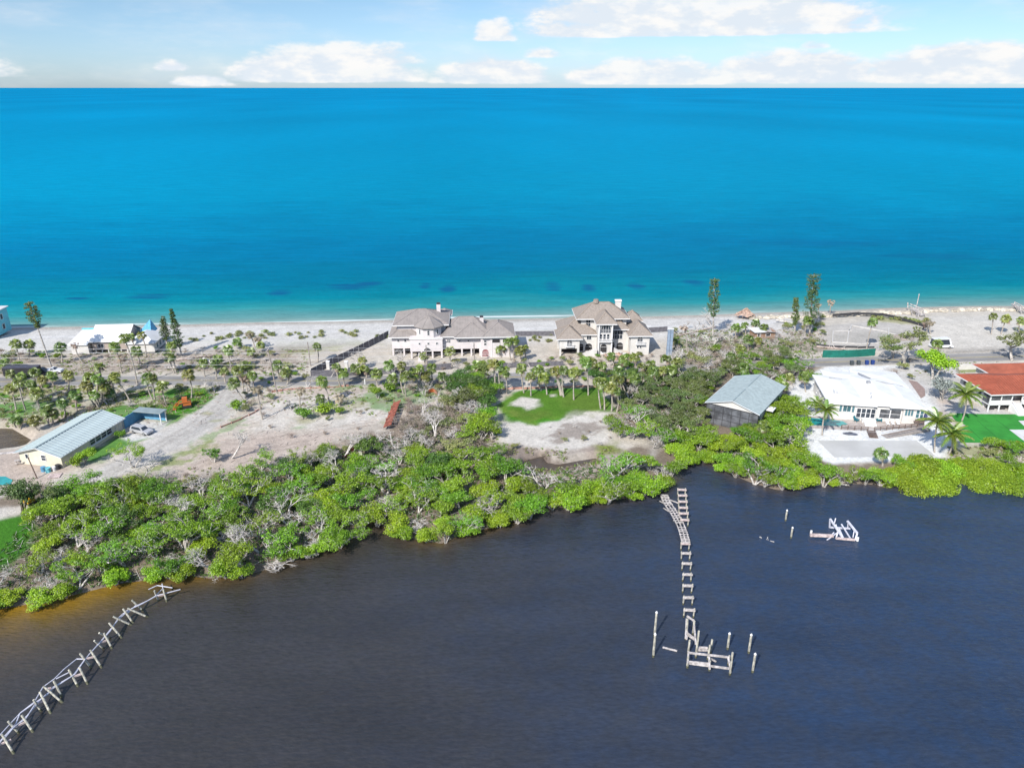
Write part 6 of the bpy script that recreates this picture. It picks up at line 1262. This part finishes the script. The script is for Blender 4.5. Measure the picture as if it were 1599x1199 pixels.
# ================================================================ VEHICLES
tyre = mat('tyre_black', (.03, .03, .03), .9, .1, 2.0); rim = mat('rim_grey', (.35, .35, .36), .4, .05, 2.0, metal=.5)
def wheels(par, xs_, hw, r, w_=.24):
    for x in xs_:
        for s_ in (-1, 1):
            mb = MB(); mb.tube((x, s_ * hw - w_ / 2, r), (x, s_ * hw + w_ / 2, r), r, r, 14); t_ = mb.build('wheel', tyre, par); mb = MB(); mb.tube((x, s_ * (hw + .02) - w_ / 2, r), (x, s_ * (hw + .02) + w_ / 2, r), r * .6, r * .6, 10); mb.build('rim', rim, t_)
def car(label, px, py, rz, col, L=4.6, W_=1.85, H=1.65, prof='suv', group=None, cat='car', name='parked_car'):
    e = empty(name, P(px, py), rz, label, cat, group); bm = mat('paint_' + '_'.join('%02d' % int(c * 100) for c in col), col, .3, .02, .5, spec=.5)
    lo = [(-L / 2, .45), (-L / 2, .95), (-L / 2 + .15, 1.02), (L / 2 - 1.15 if prof != 'van' else L / 2 - .5, 1.0), (L / 2 - .1, .85), (L / 2, .65), (L / 2, .4)]
    mb = MB(); n = len(lo)
    for s_ in (-1, 1): mb.v += [(x, s_ * W_ / 2, z) for x, z in lo]
    mb.f = [tuple(range(n)), tuple(range(2 * n - 1, n - 1, -1))] + [((k + 1) % n, k, k + n, (k + 1) % n + n) for k in range(n)]; mb.build('body', bm, e)
    c0, c1 = (-L / 2 + .1, L / 2 - 1.2) if prof == 'suv' else (-L / 2 + .05, L / 2 - .6) if prof == 'van' else (-.5, L / 2 - 1.4)
    mb = MB(); b0 = [(c0, -W_ / 2 + .05), (c1, -W_ / 2 + .05), (c1, W_ / 2 - .05), (c0, W_ / 2 - .05)]; t0 = [(c0 + .25, -W_ / 2 + .22), (c1 - .7, -W_ / 2 + .22), (c1 - .7, W_ / 2 - .22), (c0 + .25, W_ / 2 - .22)]
    mb.v = [(x, y, 1.0) for x, y in b0] + [(x, y, H) for x, y in t0]; mb.f = [(0, 3, 2, 1), (4, 5, 6, 7), (0, 1, 5, 4), (1, 2, 6, 5), (2, 3, 7, 6), (3, 0, 4, 7)]; cb = mb.build('cabin', bm, e)
    V_ = [Vector(v) for v in mb.v]
    for q in ((0, 1, 5, 4), (1, 2, 6, 5), (2, 3, 7, 6), (3, 0, 4, 7)):
        a = [V_[i] for i in q]; cc = sum(a, Vector()) / 4; nn = (a[1] - a[0]).cross(a[3] - a[0]).normalized(); MB().poly([cc + (p - cc) * .80 + nn * .015 for p in a]).build('window', glass, cb)
    wheels(e, (-L * .31, L * .31), W_ / 2 - .1, .36)
    for s_ in (-1, 1): MB().box(L / 2 - .04, L / 2 + .02, s_ * W_ * .36 - .15, s_ * W_ * .36 + .15, .66, .80).build('headlight', trim, e)
    return e
car('silver SUV parked under the blue carport', 222, 676, rz=R(-22), col=(.36, .36, .37), L=4.9)
car('black SUV parked beside the white car at the far left', 66, 584, rz=R(2), col=(.03, .03, .035), L=4.9); car('white car parked behind the trailer at the far left', 84, 582, rz=R(4), col=(.6, .6, .6), prof='sedan', L=4.6, H=1.5)
car('white camper van on the cleared sandy lot', 1469, 543, rz=R(5), col=(.62, .62, .62), prof='van', L=6.2, W_=2.2, H=2.9, cat='van', name='camper_van')
e = empty('box_trailer', P(37, 588), R(2), 'long black box trailer at the sandy track, far left', 'trailer'); MB().box(-4.2, 4.2, -1.15, 1.15, .55, 2.7).build('box', mat('trailer_black', (.035, .035, .04), .5), e); MB().box(-4.22, 4.22, -1.17, 1.17, 2.7, 2.78).build('roof', mat('trailer_roof', (.07, .07, .09), .6), e); wheels(e, (-.5, .5), 1.05, .36); MB().bar((4.2, 0, .6), (5.4, 0, .6), .12).build('hitch', metal_dk, e)
def digger(label, px, py, rz, col, mini=False):
    e = empty('digger' if mini else 'loader', P(px, py), rz, label, 'digger' if mini else 'loader', None, .8 if mini else 1.0); bm = mat('machine_' + ('yellow' if mini else 'orange'), col, .5, .06, 1.0)
    for s_ in (-1, 1):
        mb = MB(); pr = [(-1.3, .12), (-1.45, .4), (-1.2, .68), (1.1, .68), (1.4, .42), (1.2, .05), (-1.1, .05)]; n = len(pr); y0, y1 = s_ * .55, s_ * .95
        mb.v = [(x, y0, z) for x, z in pr] + [(x, y1, z) for x, z in pr]; mb.f = [tuple(range(n)), tuple(range(2 * n - 1, n - 1, -1))] + [((k + 1) % n, k, k + n, (k + 1) % n + n) for k in range(n)]; mb.build('track', tyre, e)
    MB().box(-1.3, .4, -.75, .75, .7, 1.4).build('body', bm, e)
    c = MB().box(-.6, .5, -.5, .5, 1.4, 2.5).build('cab', bm, e); MB().box(.5, .52, -.42, .42, 1.5, 2.35).build('windscreen', glass, c); MB().box(-.45, .35, -.515, -.5, 1.55, 2.35).build('side_window', glass, c)
    if mini: a = MB(); a.bar((.6, 0, 1.1), (1.7, 0, 2.7), .24, .3); a.bar((1.7, 0, 2.7), (2.7, 0, 1.2), .2, .24); a.build('boom', bm, e); MB().box(2.5, 3.0, -.3, .3, .55, 1.2).build('bucket', metal_dk, e)
    else:
        a = MB()
        for s_ in (-1, 1): a.bar((-1.2, s_ * .85, 1.7), (1.2, s_ * .85, 1.5), .16, .22); a.bar((1.2, s_ * .85, 1.5), (1.9, s_ * .85, .6), .16, .2)
        a.build('lift_arm', bm, e); k = MB(); k.poly([(1.9, -1, .1), (1.9, 1, .1), (1.8, 1, 1.1), (1.8, -1, 1.1)]); k.box(1.9, 2.7, -1, 1, .08, .16); k.poly([(1.9, -1, .1), (1.8, -1, 1.1), (2.7, -1, .15)]); k.poly([(1.9, 1, .1), (2.7, 1, .15), (1.8, 1, 1.1)]); k.build('bucket', bm, e)
    return e
digger('orange tracked loader standing on the grass', 290, 636, R(200), (.44, .13, .035)); digger('small yellow digger beside the dark oak at the lower left', 50, 786, R(70), (.55, .34, .02), True)
# ================================================================ WHITE BUNGALOW'S GARDEN THINGS
teal_ch = mat('chair_teal', (.02, .14, .18), .7, .08, 2.0)
def gx_(x, y): return (1260 + x / 7.5, 560 + y / 7.5)
def adir(px, py, rz, label):
    e = empty('garden_chair', P(px, py, LZ + .02), rz, label, 'chair', 'teal garden chairs'); MB().box(-.4, .4, -.35, .35, .32, .40).build('seat', teal_ch, e); m_ = MB()
    for k in range(5): m_.bar((-.32 + .16 * k, .3, .36), (-.36 + .18 * k, .75, 1.15 - .04 * abs(k - 2)), .13, .04, (0, 1, 0))
    m_.build('backrest', teal_ch, e)
    for s_ in (-1, 1): MB().box(s_ * .42 - .07, s_ * .42 + .07, -.4, .35, .58, .62).build('armrest', teal_ch, e); MB().box(s_ * .42 - .04, s_ * .42 + .04, -.36, -.28, 0, .58).build('leg', teal_ch, e); MB().box(s_ * .42 - .04, s_ * .42 + .04, .28, .36, 0, .58).build('leg', teal_ch, e)
for (x, y), r_, lab in (((495, 692), .3, 'leftmost teal garden chair on the terrace'), ((527, 706), .1, 'second teal garden chair from the left on the terrace'), ((580, 735), .6, 'teal garden chair nearest the railing left of the steps'), ((617, 712), -.2, 'teal garden chair just left of the white steps'), ((790, 730), .4, 'teal garden chair just right of the white steps'), ((848, 735), -.3, 'rightmost teal garden chair on the terrace')): adir(*gx_(x, y), r_, lab)
for i, x in enumerate((940, 1000, 1062)):
    e = empty('sun_lounger', P(*gx_(x, 765), LZ + .02), R(-15), ('left', 'middle', 'right')[i] + ' white sun lounger of the three on the terrace', 'sun lounger', 'white sun loungers'); MB().box(-.32, .32, -.9, .4, .28, .36).build('bed', trim, e); MB().bar((0, .4, .34), (0, 1.0, .75), .64, .07).build('backrest', trim, e)
    for s_ in (-1, 1): MB().box(s_ * .28 - .03, s_ * .28 + .03, -.8, -.74, 0, .28).build('leg', trim, e); MB().box(s_ * .28 - .03, s_ * .28 + .03, .3, .36, 0, .28).build('leg', trim, e)
def railing(label, a, b_, z=0.0, h=1.0):
    p, q = P(*gx_(*a)), P(*gx_(*b_)); e = empty('deck_railing', p, 0, label, 'railing'); d = q - p; n = max(2, round(d.length / 1.5))
    for k in range(n + 1): MB().box(-.06, .06, -.06, .06, 0, h).build('post', wood_brown, e, d * (k / n))
    for z_ in (h, h * .66, h * .33): MB().bar(Vector((0, 0, z_)), d + Vector((0, 0, z_)), .1, .08).build('rail', wood_brown, e)
railing('brown deck railing left of the steps', (400, 825), (710, 850)); railing('brown deck railing right of the steps', (785, 850), (1360, 800))
e = empty('deck_stairs', P(*gx_(765, 900)), G_RZ, 'brown wooden steps going down from the terrace to the sand', 'stairs')
for k in range(5): MB().box(-.9, .9, -1.3 + .55 * k, -.85 + .55 * k, .05 + .12 * k, .13 + .12 * k).build('tread', wood_brown, e)
a, b_ = P(*gx_(900, 915)), P(*gx_(1400, 835)); d = b_ - a; e = empty('access_ramp', a, math.atan2(d.y, d.x), 'long grey-brown access ramp rising to the terrace', 'ramp'); w = MB(); w.poly([(0, -.9, .05), (d.length, -.9, .6), (d.length, .9, .6), (0, .9, .05)]); w.poly([(0, -.9, 0), (d.length, -.9, .0), (d.length, -.9, .6), (0, -.9, .05)]); w.build('deck', mat('ramp_board', (.27, .24, .22), .9, .1, 2.0), e)
for s_ in (-.9, .9): MB().bar((0, s_, .95), (d.length, s_, 1.5), .08, .08).build('rail', wood_brown, e)
e = empty('oblong', P(*gx_(505, 890)), R(-12), 'dark narrow kayak-shaped thing lying on the white sand', 'oblong'); mb = MB()  # dark elongated thing of unknown kind, modelled with a boat-like outline
for k in range(6): x0, x1 = -1.5 + .5 * k, -1.0 + .5 * k; f_ = lambda x: .36 * math.sqrt(max(.02, 1 - (x / 1.55) ** 2)); mb.tube((x0, 0, .2), (x1, 0, .2), f_(x0), f_(x1), 8)
mb.build('long_body', mat('oblong_dark', (.07, .08, .11), .5), e); MB().box(-.4, .4, -.14, .14, .48, .58).build('top_block', metal_dk, e)
e = empty('closed_parasol', P(*gx_(1328, 770)), 0, 'tilted navy parasol at the right end of the bungalow terrace', 'parasol'); mb = MB(); mb.tube((0, 0, 0), (.5, .2, 2.9), .05, .04, 6); mb.build('pole', trim, e); mb = MB(); mb.poly([(.45, .2, 2.9), (1.6, .3, 1.7), (.35, .1, 1.6)]); mb.tube((.5, .2, 2.9), (.9, .25, 1.8), .05, .45, 8); mb.build('canopy', mat('navy_cloth', (.05, .055, .14), .9), e)
for i, px in enumerate((1329.5, 1340, 1353, 1362)):
    e = empty('wheelie_bin', P(px, 570 - i * .3), 0, ('leftmost dark grey bin', 'second dark grey bin', 'left blue bin', 'right blue bin')[i] + ' of the four at the road behind the white roof', 'bin', 'wheelie bins by the road', .72); bm = mat('bin_grey' if i < 2 else 'bin_blue', (.06, .07, .075) if i < 2 else (.02, .05, .20), .6)
    w = MB(); w.v = [(-.45, -.45, 0), (.45, -.45, 0), (.45, .45, 0), (-.45, .45, 0), (-.58, -.6, 1.5), (.58, -.6, 1.5), (.58, .6, 1.5), (-.58, .6, 1.5)]; w.f = [(0, 3, 2, 1), (4, 5, 6, 7), (0, 1, 5, 4), (1, 2, 6, 5), (2, 3, 7, 6), (3, 0, 4, 7)]; w.build('bin_body', bm, e); MB().box(-.62, .62, -.66, .64, 1.5, 1.6).build('lid', bm, e); wheels(e, (.0,), .42, .16, .1)
e = empty('water_tank', P(*gx_(130, 445)), 0, 'grey round tank beside the left wall of the bungalow', 'tank'); mb = MB(); mb.tube((0, 0, 0), (0, 0, 1.0), .55, .65, 12); mb.build('tank_body', grey_flash, e); mb = MB(); mb.tube((0, 0, 1.0), (0, 0, 1.12), .68, .5, 12); mb.build('tank_lid', trim, e)
# ================================================================ YARD THINGS AT THE LEFT
Z6 = lambda x, y: (x / 5.33, 600 + y / 5.33)
def drum(px, py, m, lab, r=.45, h=.95):
    e = empty('drum', P(px, py), 0, lab, 'drum'); mb = MB(); mb.tube((0, 0, 0), (0, 0, h), r, r, 12); mb.build('barrel', m, e); mb = MB(); mb.tube((0, 0, h * .33), (0, 0, h * .36), r * 1.06, r * 1.06, 12); mb.tube((0, 0, h * .66), (0, 0, h * .69), r * 1.06, r * 1.06, 12); mb.build('hoop', metal_dk, e)
drum(*Z6(365, 722), wall_blue, 'left blue drum by the gable end of the metal-roofed house'); drum(*Z6(405, 728), wall_teal, 'right teal drum by the gable end of the metal-roofed house', .5); drum(*Z6(485, 705), silt_black, 'black drum at the corner of the metal-roofed house'); drum(*Z6(455, 715), trim, 'white tub beside the black drum', .4, .8)
e = empty('pallet', P(*Z6(455, 765)), .2, 'pale wooden pallet on the sand by the metal-roofed house', 'pallet')
for k in range(6): MB().box(-1.1, 1.1, -.9 + .32 * k, -.68 + .32 * k, .12, .16).build('slat', dock_wood2, e)
MB().box(-1.1, -1.0, -.9, .92, 0, .12).box(1.0, 1.1, -.9, .92, 0, .12).build('runner', dock_wood2, e)
e = empty('picnic_table', P(*Z6(175, 655)), .5, 'weathered picnic table left of the metal-roofed house', 'table'); MB().box(-1.0, 1.0, -.45, .45, .7, .76).build('table_top', wood_grey, e)
for s_ in (-1, 1): MB().box(-1.0, 1.0, s_ * .8 - .14, s_ * .8 + .14, .42, .47).build('bench', wood_grey, e); MB().bar((s_ * .75, -.6, 0), (s_ * .75, .2, .7), .09).bar((s_ * .75, .6, 0), (s_ * .75, -.2, .7), .09).build('leg', wood_grey, e)
e = empty('timber_stack', P(*Z6(60, 575)), .25, 'stack of grey planks on the edge of the brown pond', 'timber')
for k in range(7): MB().box(-2.6, 2.6, -.5 + (k % 4) * .28, -.26 + (k % 4) * .28, .02 + .1 * (k // 4), .1 + .1 * (k // 4)).build('plank', dock_wood, e)
# fallen trunks and storm wood behind the beach
for i, (a, b_, lab) in enumerate((((262, 575), (342, 568), 'long bleached fallen trunk behind the beach, lowest one'), ((275, 562), (330, 555), 'fallen pinkish trunk above the lowest one'), ((318, 560), (352, 575), 'fallen trunk lying across the others'), ((330, 572), (365, 562), 'fallen trunk at the right of the storm wood'), ((1042, 528), (1118, 510), 'long dark fallen trunk on the beach behind the blue-grey posts'), ((1275, 541), (1320, 545), 'dark fallen branch by the old foundations'), ((1212, 500), (1232, 503), 'dark log on the sand near the pines'))):
    p, q = P(*a, LZ + .3), P(*b_, LZ + .35); mb = MB(); mb.tube(p - p, q - p, .42 if i < 4 else .28, .2, 8); e = empty('fallen_trunk', p, 0, lab, 'fallen trunk', 'fallen trunks'); mb.build('trunk', dead_brown if i in (1, 4, 5) else dead_wood, e); m_ = MB()
    for k in range(7): t_ = .25 + .1 * k; s_ = (q - p) * t_; m_.tube(s_, s_ + Vector((vr.gauss(0, 1.2), vr.gauss(0, 1.0), .4 + vr.random() * 1.3)), .1, .03, 4)
    m_.build('branches', dead_wood, e)
# debris heap in front of the brown-roofed mansion, collapsed thatch hut on the beach
e = empty('debris_pile', P(966, 557), 0, 'heap of pinkish broken boards in front of the brown-roofed mansion', 'debris'); pk_ = mat('board_pinkish', (.46, .30, .22), .9, .2, 2.0)
for k in range(26): a_ = vr.random() * 6.28; x, y = vr.gauss(0, 2.2), vr.gauss(0, .9); MB().bar((x, y, .2 + vr.random() * 1.0), (x + 1.5 * math.cos(a_), y + 1.2 * math.sin(a_), .1 + vr.random() * 1.3), .35, .06).build('board', pk_ if k % 3 else trim, e)
mb = MB(); mb.tube((0, 0, 0), (0, 0, .9), 3.0, .6, 9); mb.build('rubble', pk_, e)
e = empty('collapsed_hut', P(1163, 493), 0, 'collapsed thatch hut of pinkish poles on the beach', 'hut'); th_ = mat('thatch', (.40, .29, .23), .95, .2, 2.0); mb = MB()
for k in range(12): a_ = k * .52; a2 = a_ + .52; mb.poly([(2.9 * math.cos(a_), 2.2 * math.sin(a_), .1 + .3 * (k % 3)), (2.9 * math.cos(a2), 2.2 * math.sin(a2), .1 + .3 * ((k + 1) % 3)), (.3, 0, 2.1)])
mb.build('thatch_roof', th_, e)
for k in range(12): a_ = k * .52 + .1; MB().bar((3.4 * math.cos(a_), 2.6 * math.sin(a_), .05), (.3 + .2 * math.cos(a_), 0, 2.3 + .3 * (k % 2)), .13).build('pole', pk_, e)
# beach stairs wrecks
ZA = lambda x, y: (1360 + x / 6.69, 450 + y / 6.69)
def wreck(label, o, bars, boards, m=dock_wood):
    e = empty('stair_wreck', P(*ZA(*o)), 0, label, 'beach stairs', 'wrecked beach stairs')
    for a, z0, b_, z1, w_ in bars: MB().bar(rel(e, P(*ZA(*a), LZ + z0)), rel(e, P(*ZA(*b_), LZ + z1)), w_).build('beam', m, e)
    for a, z0, b_, z1, n in boards:
        A_, B2 = P(*ZA(*a), LZ + z0), P(*ZA(*b_), LZ + z1)
        for k in range(n): p = A_.lerp(B2, k / max(1, n - 1)); MB().bar(rel(e, p + Vector((-.9, -.5, 0))), rel(e, p + Vector((.9, .5, .1))), .35, .08).build('tread', m, e)
wreck('wrecked white beach stairs with a tall leaning mast', (470, 285), [((480, 175), .5, (505, 60), 4.3, .22), ((410, 165), 1.6, (545, 215), 1.2, .22), ((400, 185), 1.3, (540, 240), .9, .22), ((470, 175), 1.5, (480, 290), 0, .18), ((495, 210), 1.2, (495, 300), .1, .18), ((545, 215), 1.2, (565, 290), 0, .2), ((385, 150), 2.0, (385, 215), 0, .25), ((415, 190), 1.0, (430, 270), 0, .18)], [((440, 215), 1.0, (540, 280), .3, 9)])
wreck('wrecked white beach stairs at the right picture edge', (1575, 250), [((1465, 165), .6, (1560, 240), .2, .25), ((1500, 145), 1.6, (1640, 215), 1.2, .22), ((1480, 160), 1.2, (1640, 240), .8, .22), ((1500, 150), 1.5, (1500, 200), 0, .2), ((1560, 200), 1.0, (1570, 260), 0, .2)], [((1500, 175), 1.0, (1620, 245), .4, 9)])
# old foundation footings
e = empty('foundation', P(1310, 530), 0, 'pale rectangular footings of a vanished house on the sandy lot', 'foundation'); conc = mat('footing_pale', (.47, .455, .43), .9, .08, 1.0)
for a, b_ in (((1301, 517), (1300, 534)), ((1326, 514), (1323, 534)), ((1301, 517), (1330, 516)), ((1300, 534), (1345, 537)), ((1330, 508), (1326, 516)), ((1330, 508), (1386, 518)), ((1388, 512), (1387, 534)), ((1345, 537), (1387, 534)), ((1388, 520), (1425, 528))): p, q = P(*a, LZ + .12), P(*b_, LZ + .12); MB().bar(rel(e, p), rel(e, q), .28, .24).build('footing', conc, e)
p_ = P(1404, 528); mb = MB()
rgn = np.random.RandomState(5)
e = empty('sand_mound', p_, 0, 'low brown mound of soil behind the half-bare tree', 'soil mound'); mb = MB(); n = 16
for k in range(n):
    a0, a1 = 2 * math.pi * k / n, 2 * math.pi * (k + 1) / n; f_ = lambda a, r: (4.8 * r * math.cos(a) * (1 + .12 * math.sin(3 * a)), 2.6 * r * math.sin(a), 1.1 * (1 - r ** 1.5) + .02 * math.sin(7 * a))
    for r0, r1 in ((0, .3), (.3, .65), (.65, 1.0)): mb.poly([f_(a0, r0), f_(a0, r1), f_(a1, r1), f_(a1, r0)] if r0 else [f_(0, 0), f_(a0, r1), f_(a1, r1)])
mb.build('mound', mat('soil_brown', (.27, .23, .20), .95, .15, 1.2, .4, 5), e)
# shore rocks
rock_m = mat('shore_rock', (.47, .42, .34), .9, .18, 1.5, .5, 4, rnd=.25)
def rock(seed):
    rr = random.Random(seed); mb = MB(); n = 7; rings = [(.0, .55), (.35, .95), (.75, .7)]; 
    for z, r in rings: mb.v += [(r * math.cos(2 * math.pi * k / n) * (1 + rr.gauss(0, .14)), r * math.sin(2 * math.pi * k / n) * (1 + rr.gauss(0, .14)), z + rr.gauss(0, .07) - .15) for k in range(n)]
    mb.v.append((0, 0, .85)); 
    for j in range(2): mb.f += [(j * n + k, j * n + (k + 1) % n, (j + 1) * n + (k + 1) % n, (j + 1) * n + k) for k in range(n)]
    mb.f += [(2 * n + k, 2 * n + (k + 1) % n, 3 * n) for k in range(n)]; return mb.mesh('boulder', rock_m)
RK = [rock(s) for s in range(5)]; rr = random.Random(8)
rlist = [(1168, 493), (1250, 491.5), (1300, 489.5), (1380, 486.5), (1450, 484), (1520, 481.5), (1599, 481), (1640, 480.5)]
nr = 0
for (x0, y0), (x1, y1) in zip(rlist[:-1], rlist[1:]):
    dens = .55 if x0 < 1450 else .30
    for k in range(int((x1 - x0) * dens)):
        t = rr.random(); p = P(x0 + (x1 - x0) * t, y0 + (y1 - y0) * t + rr.uniform(-2.2, 2.0 if x0 < 1450 else .6)); z = ground_z(p.x, p.y)
        o = link('boulder', RK[k % 5], None, (p.x, p.y, z)); s_ = rr.uniform(.45, 1.35); o.scale = (s_ * 1.2, s_, s_ * .9); o.rotation_euler = (0, 0, rr.random() * 6.28); nr += 1
        tag(o, 'tan shore boulder ' + ('between the collapsed hut and the pines' if x0 < 1250 else 'behind the black silt fence' if x0 < 1380 else 'beside the wrecked stairs with the mast' if x0 < 1450 else 'along the cleared sandy lot'), 'boulder', 'shore rocks')
# ================================================================ things that look alike are told apart by their place in a row
byl = {}
for o in C.objects:
    if o.parent is None and o.get('label') and o.get('category'): byl.setdefault(o['label'], []).append(o)
for lab, os_ in byl.items():
    if len(os_) < 2: continue
    key = lambda o: o.location.x / max(1, o.location.y * cp + (CAMH - o.location.z) * sp)
    for i, o in enumerate(sorted(os_, key=key)):
        o['label'] = lab + (', leftmost' if i == 0 else ', rightmost' if i == len(os_) - 1 else ', ' + ORD[min(i, len(ORD) - 1)] + ' from left')
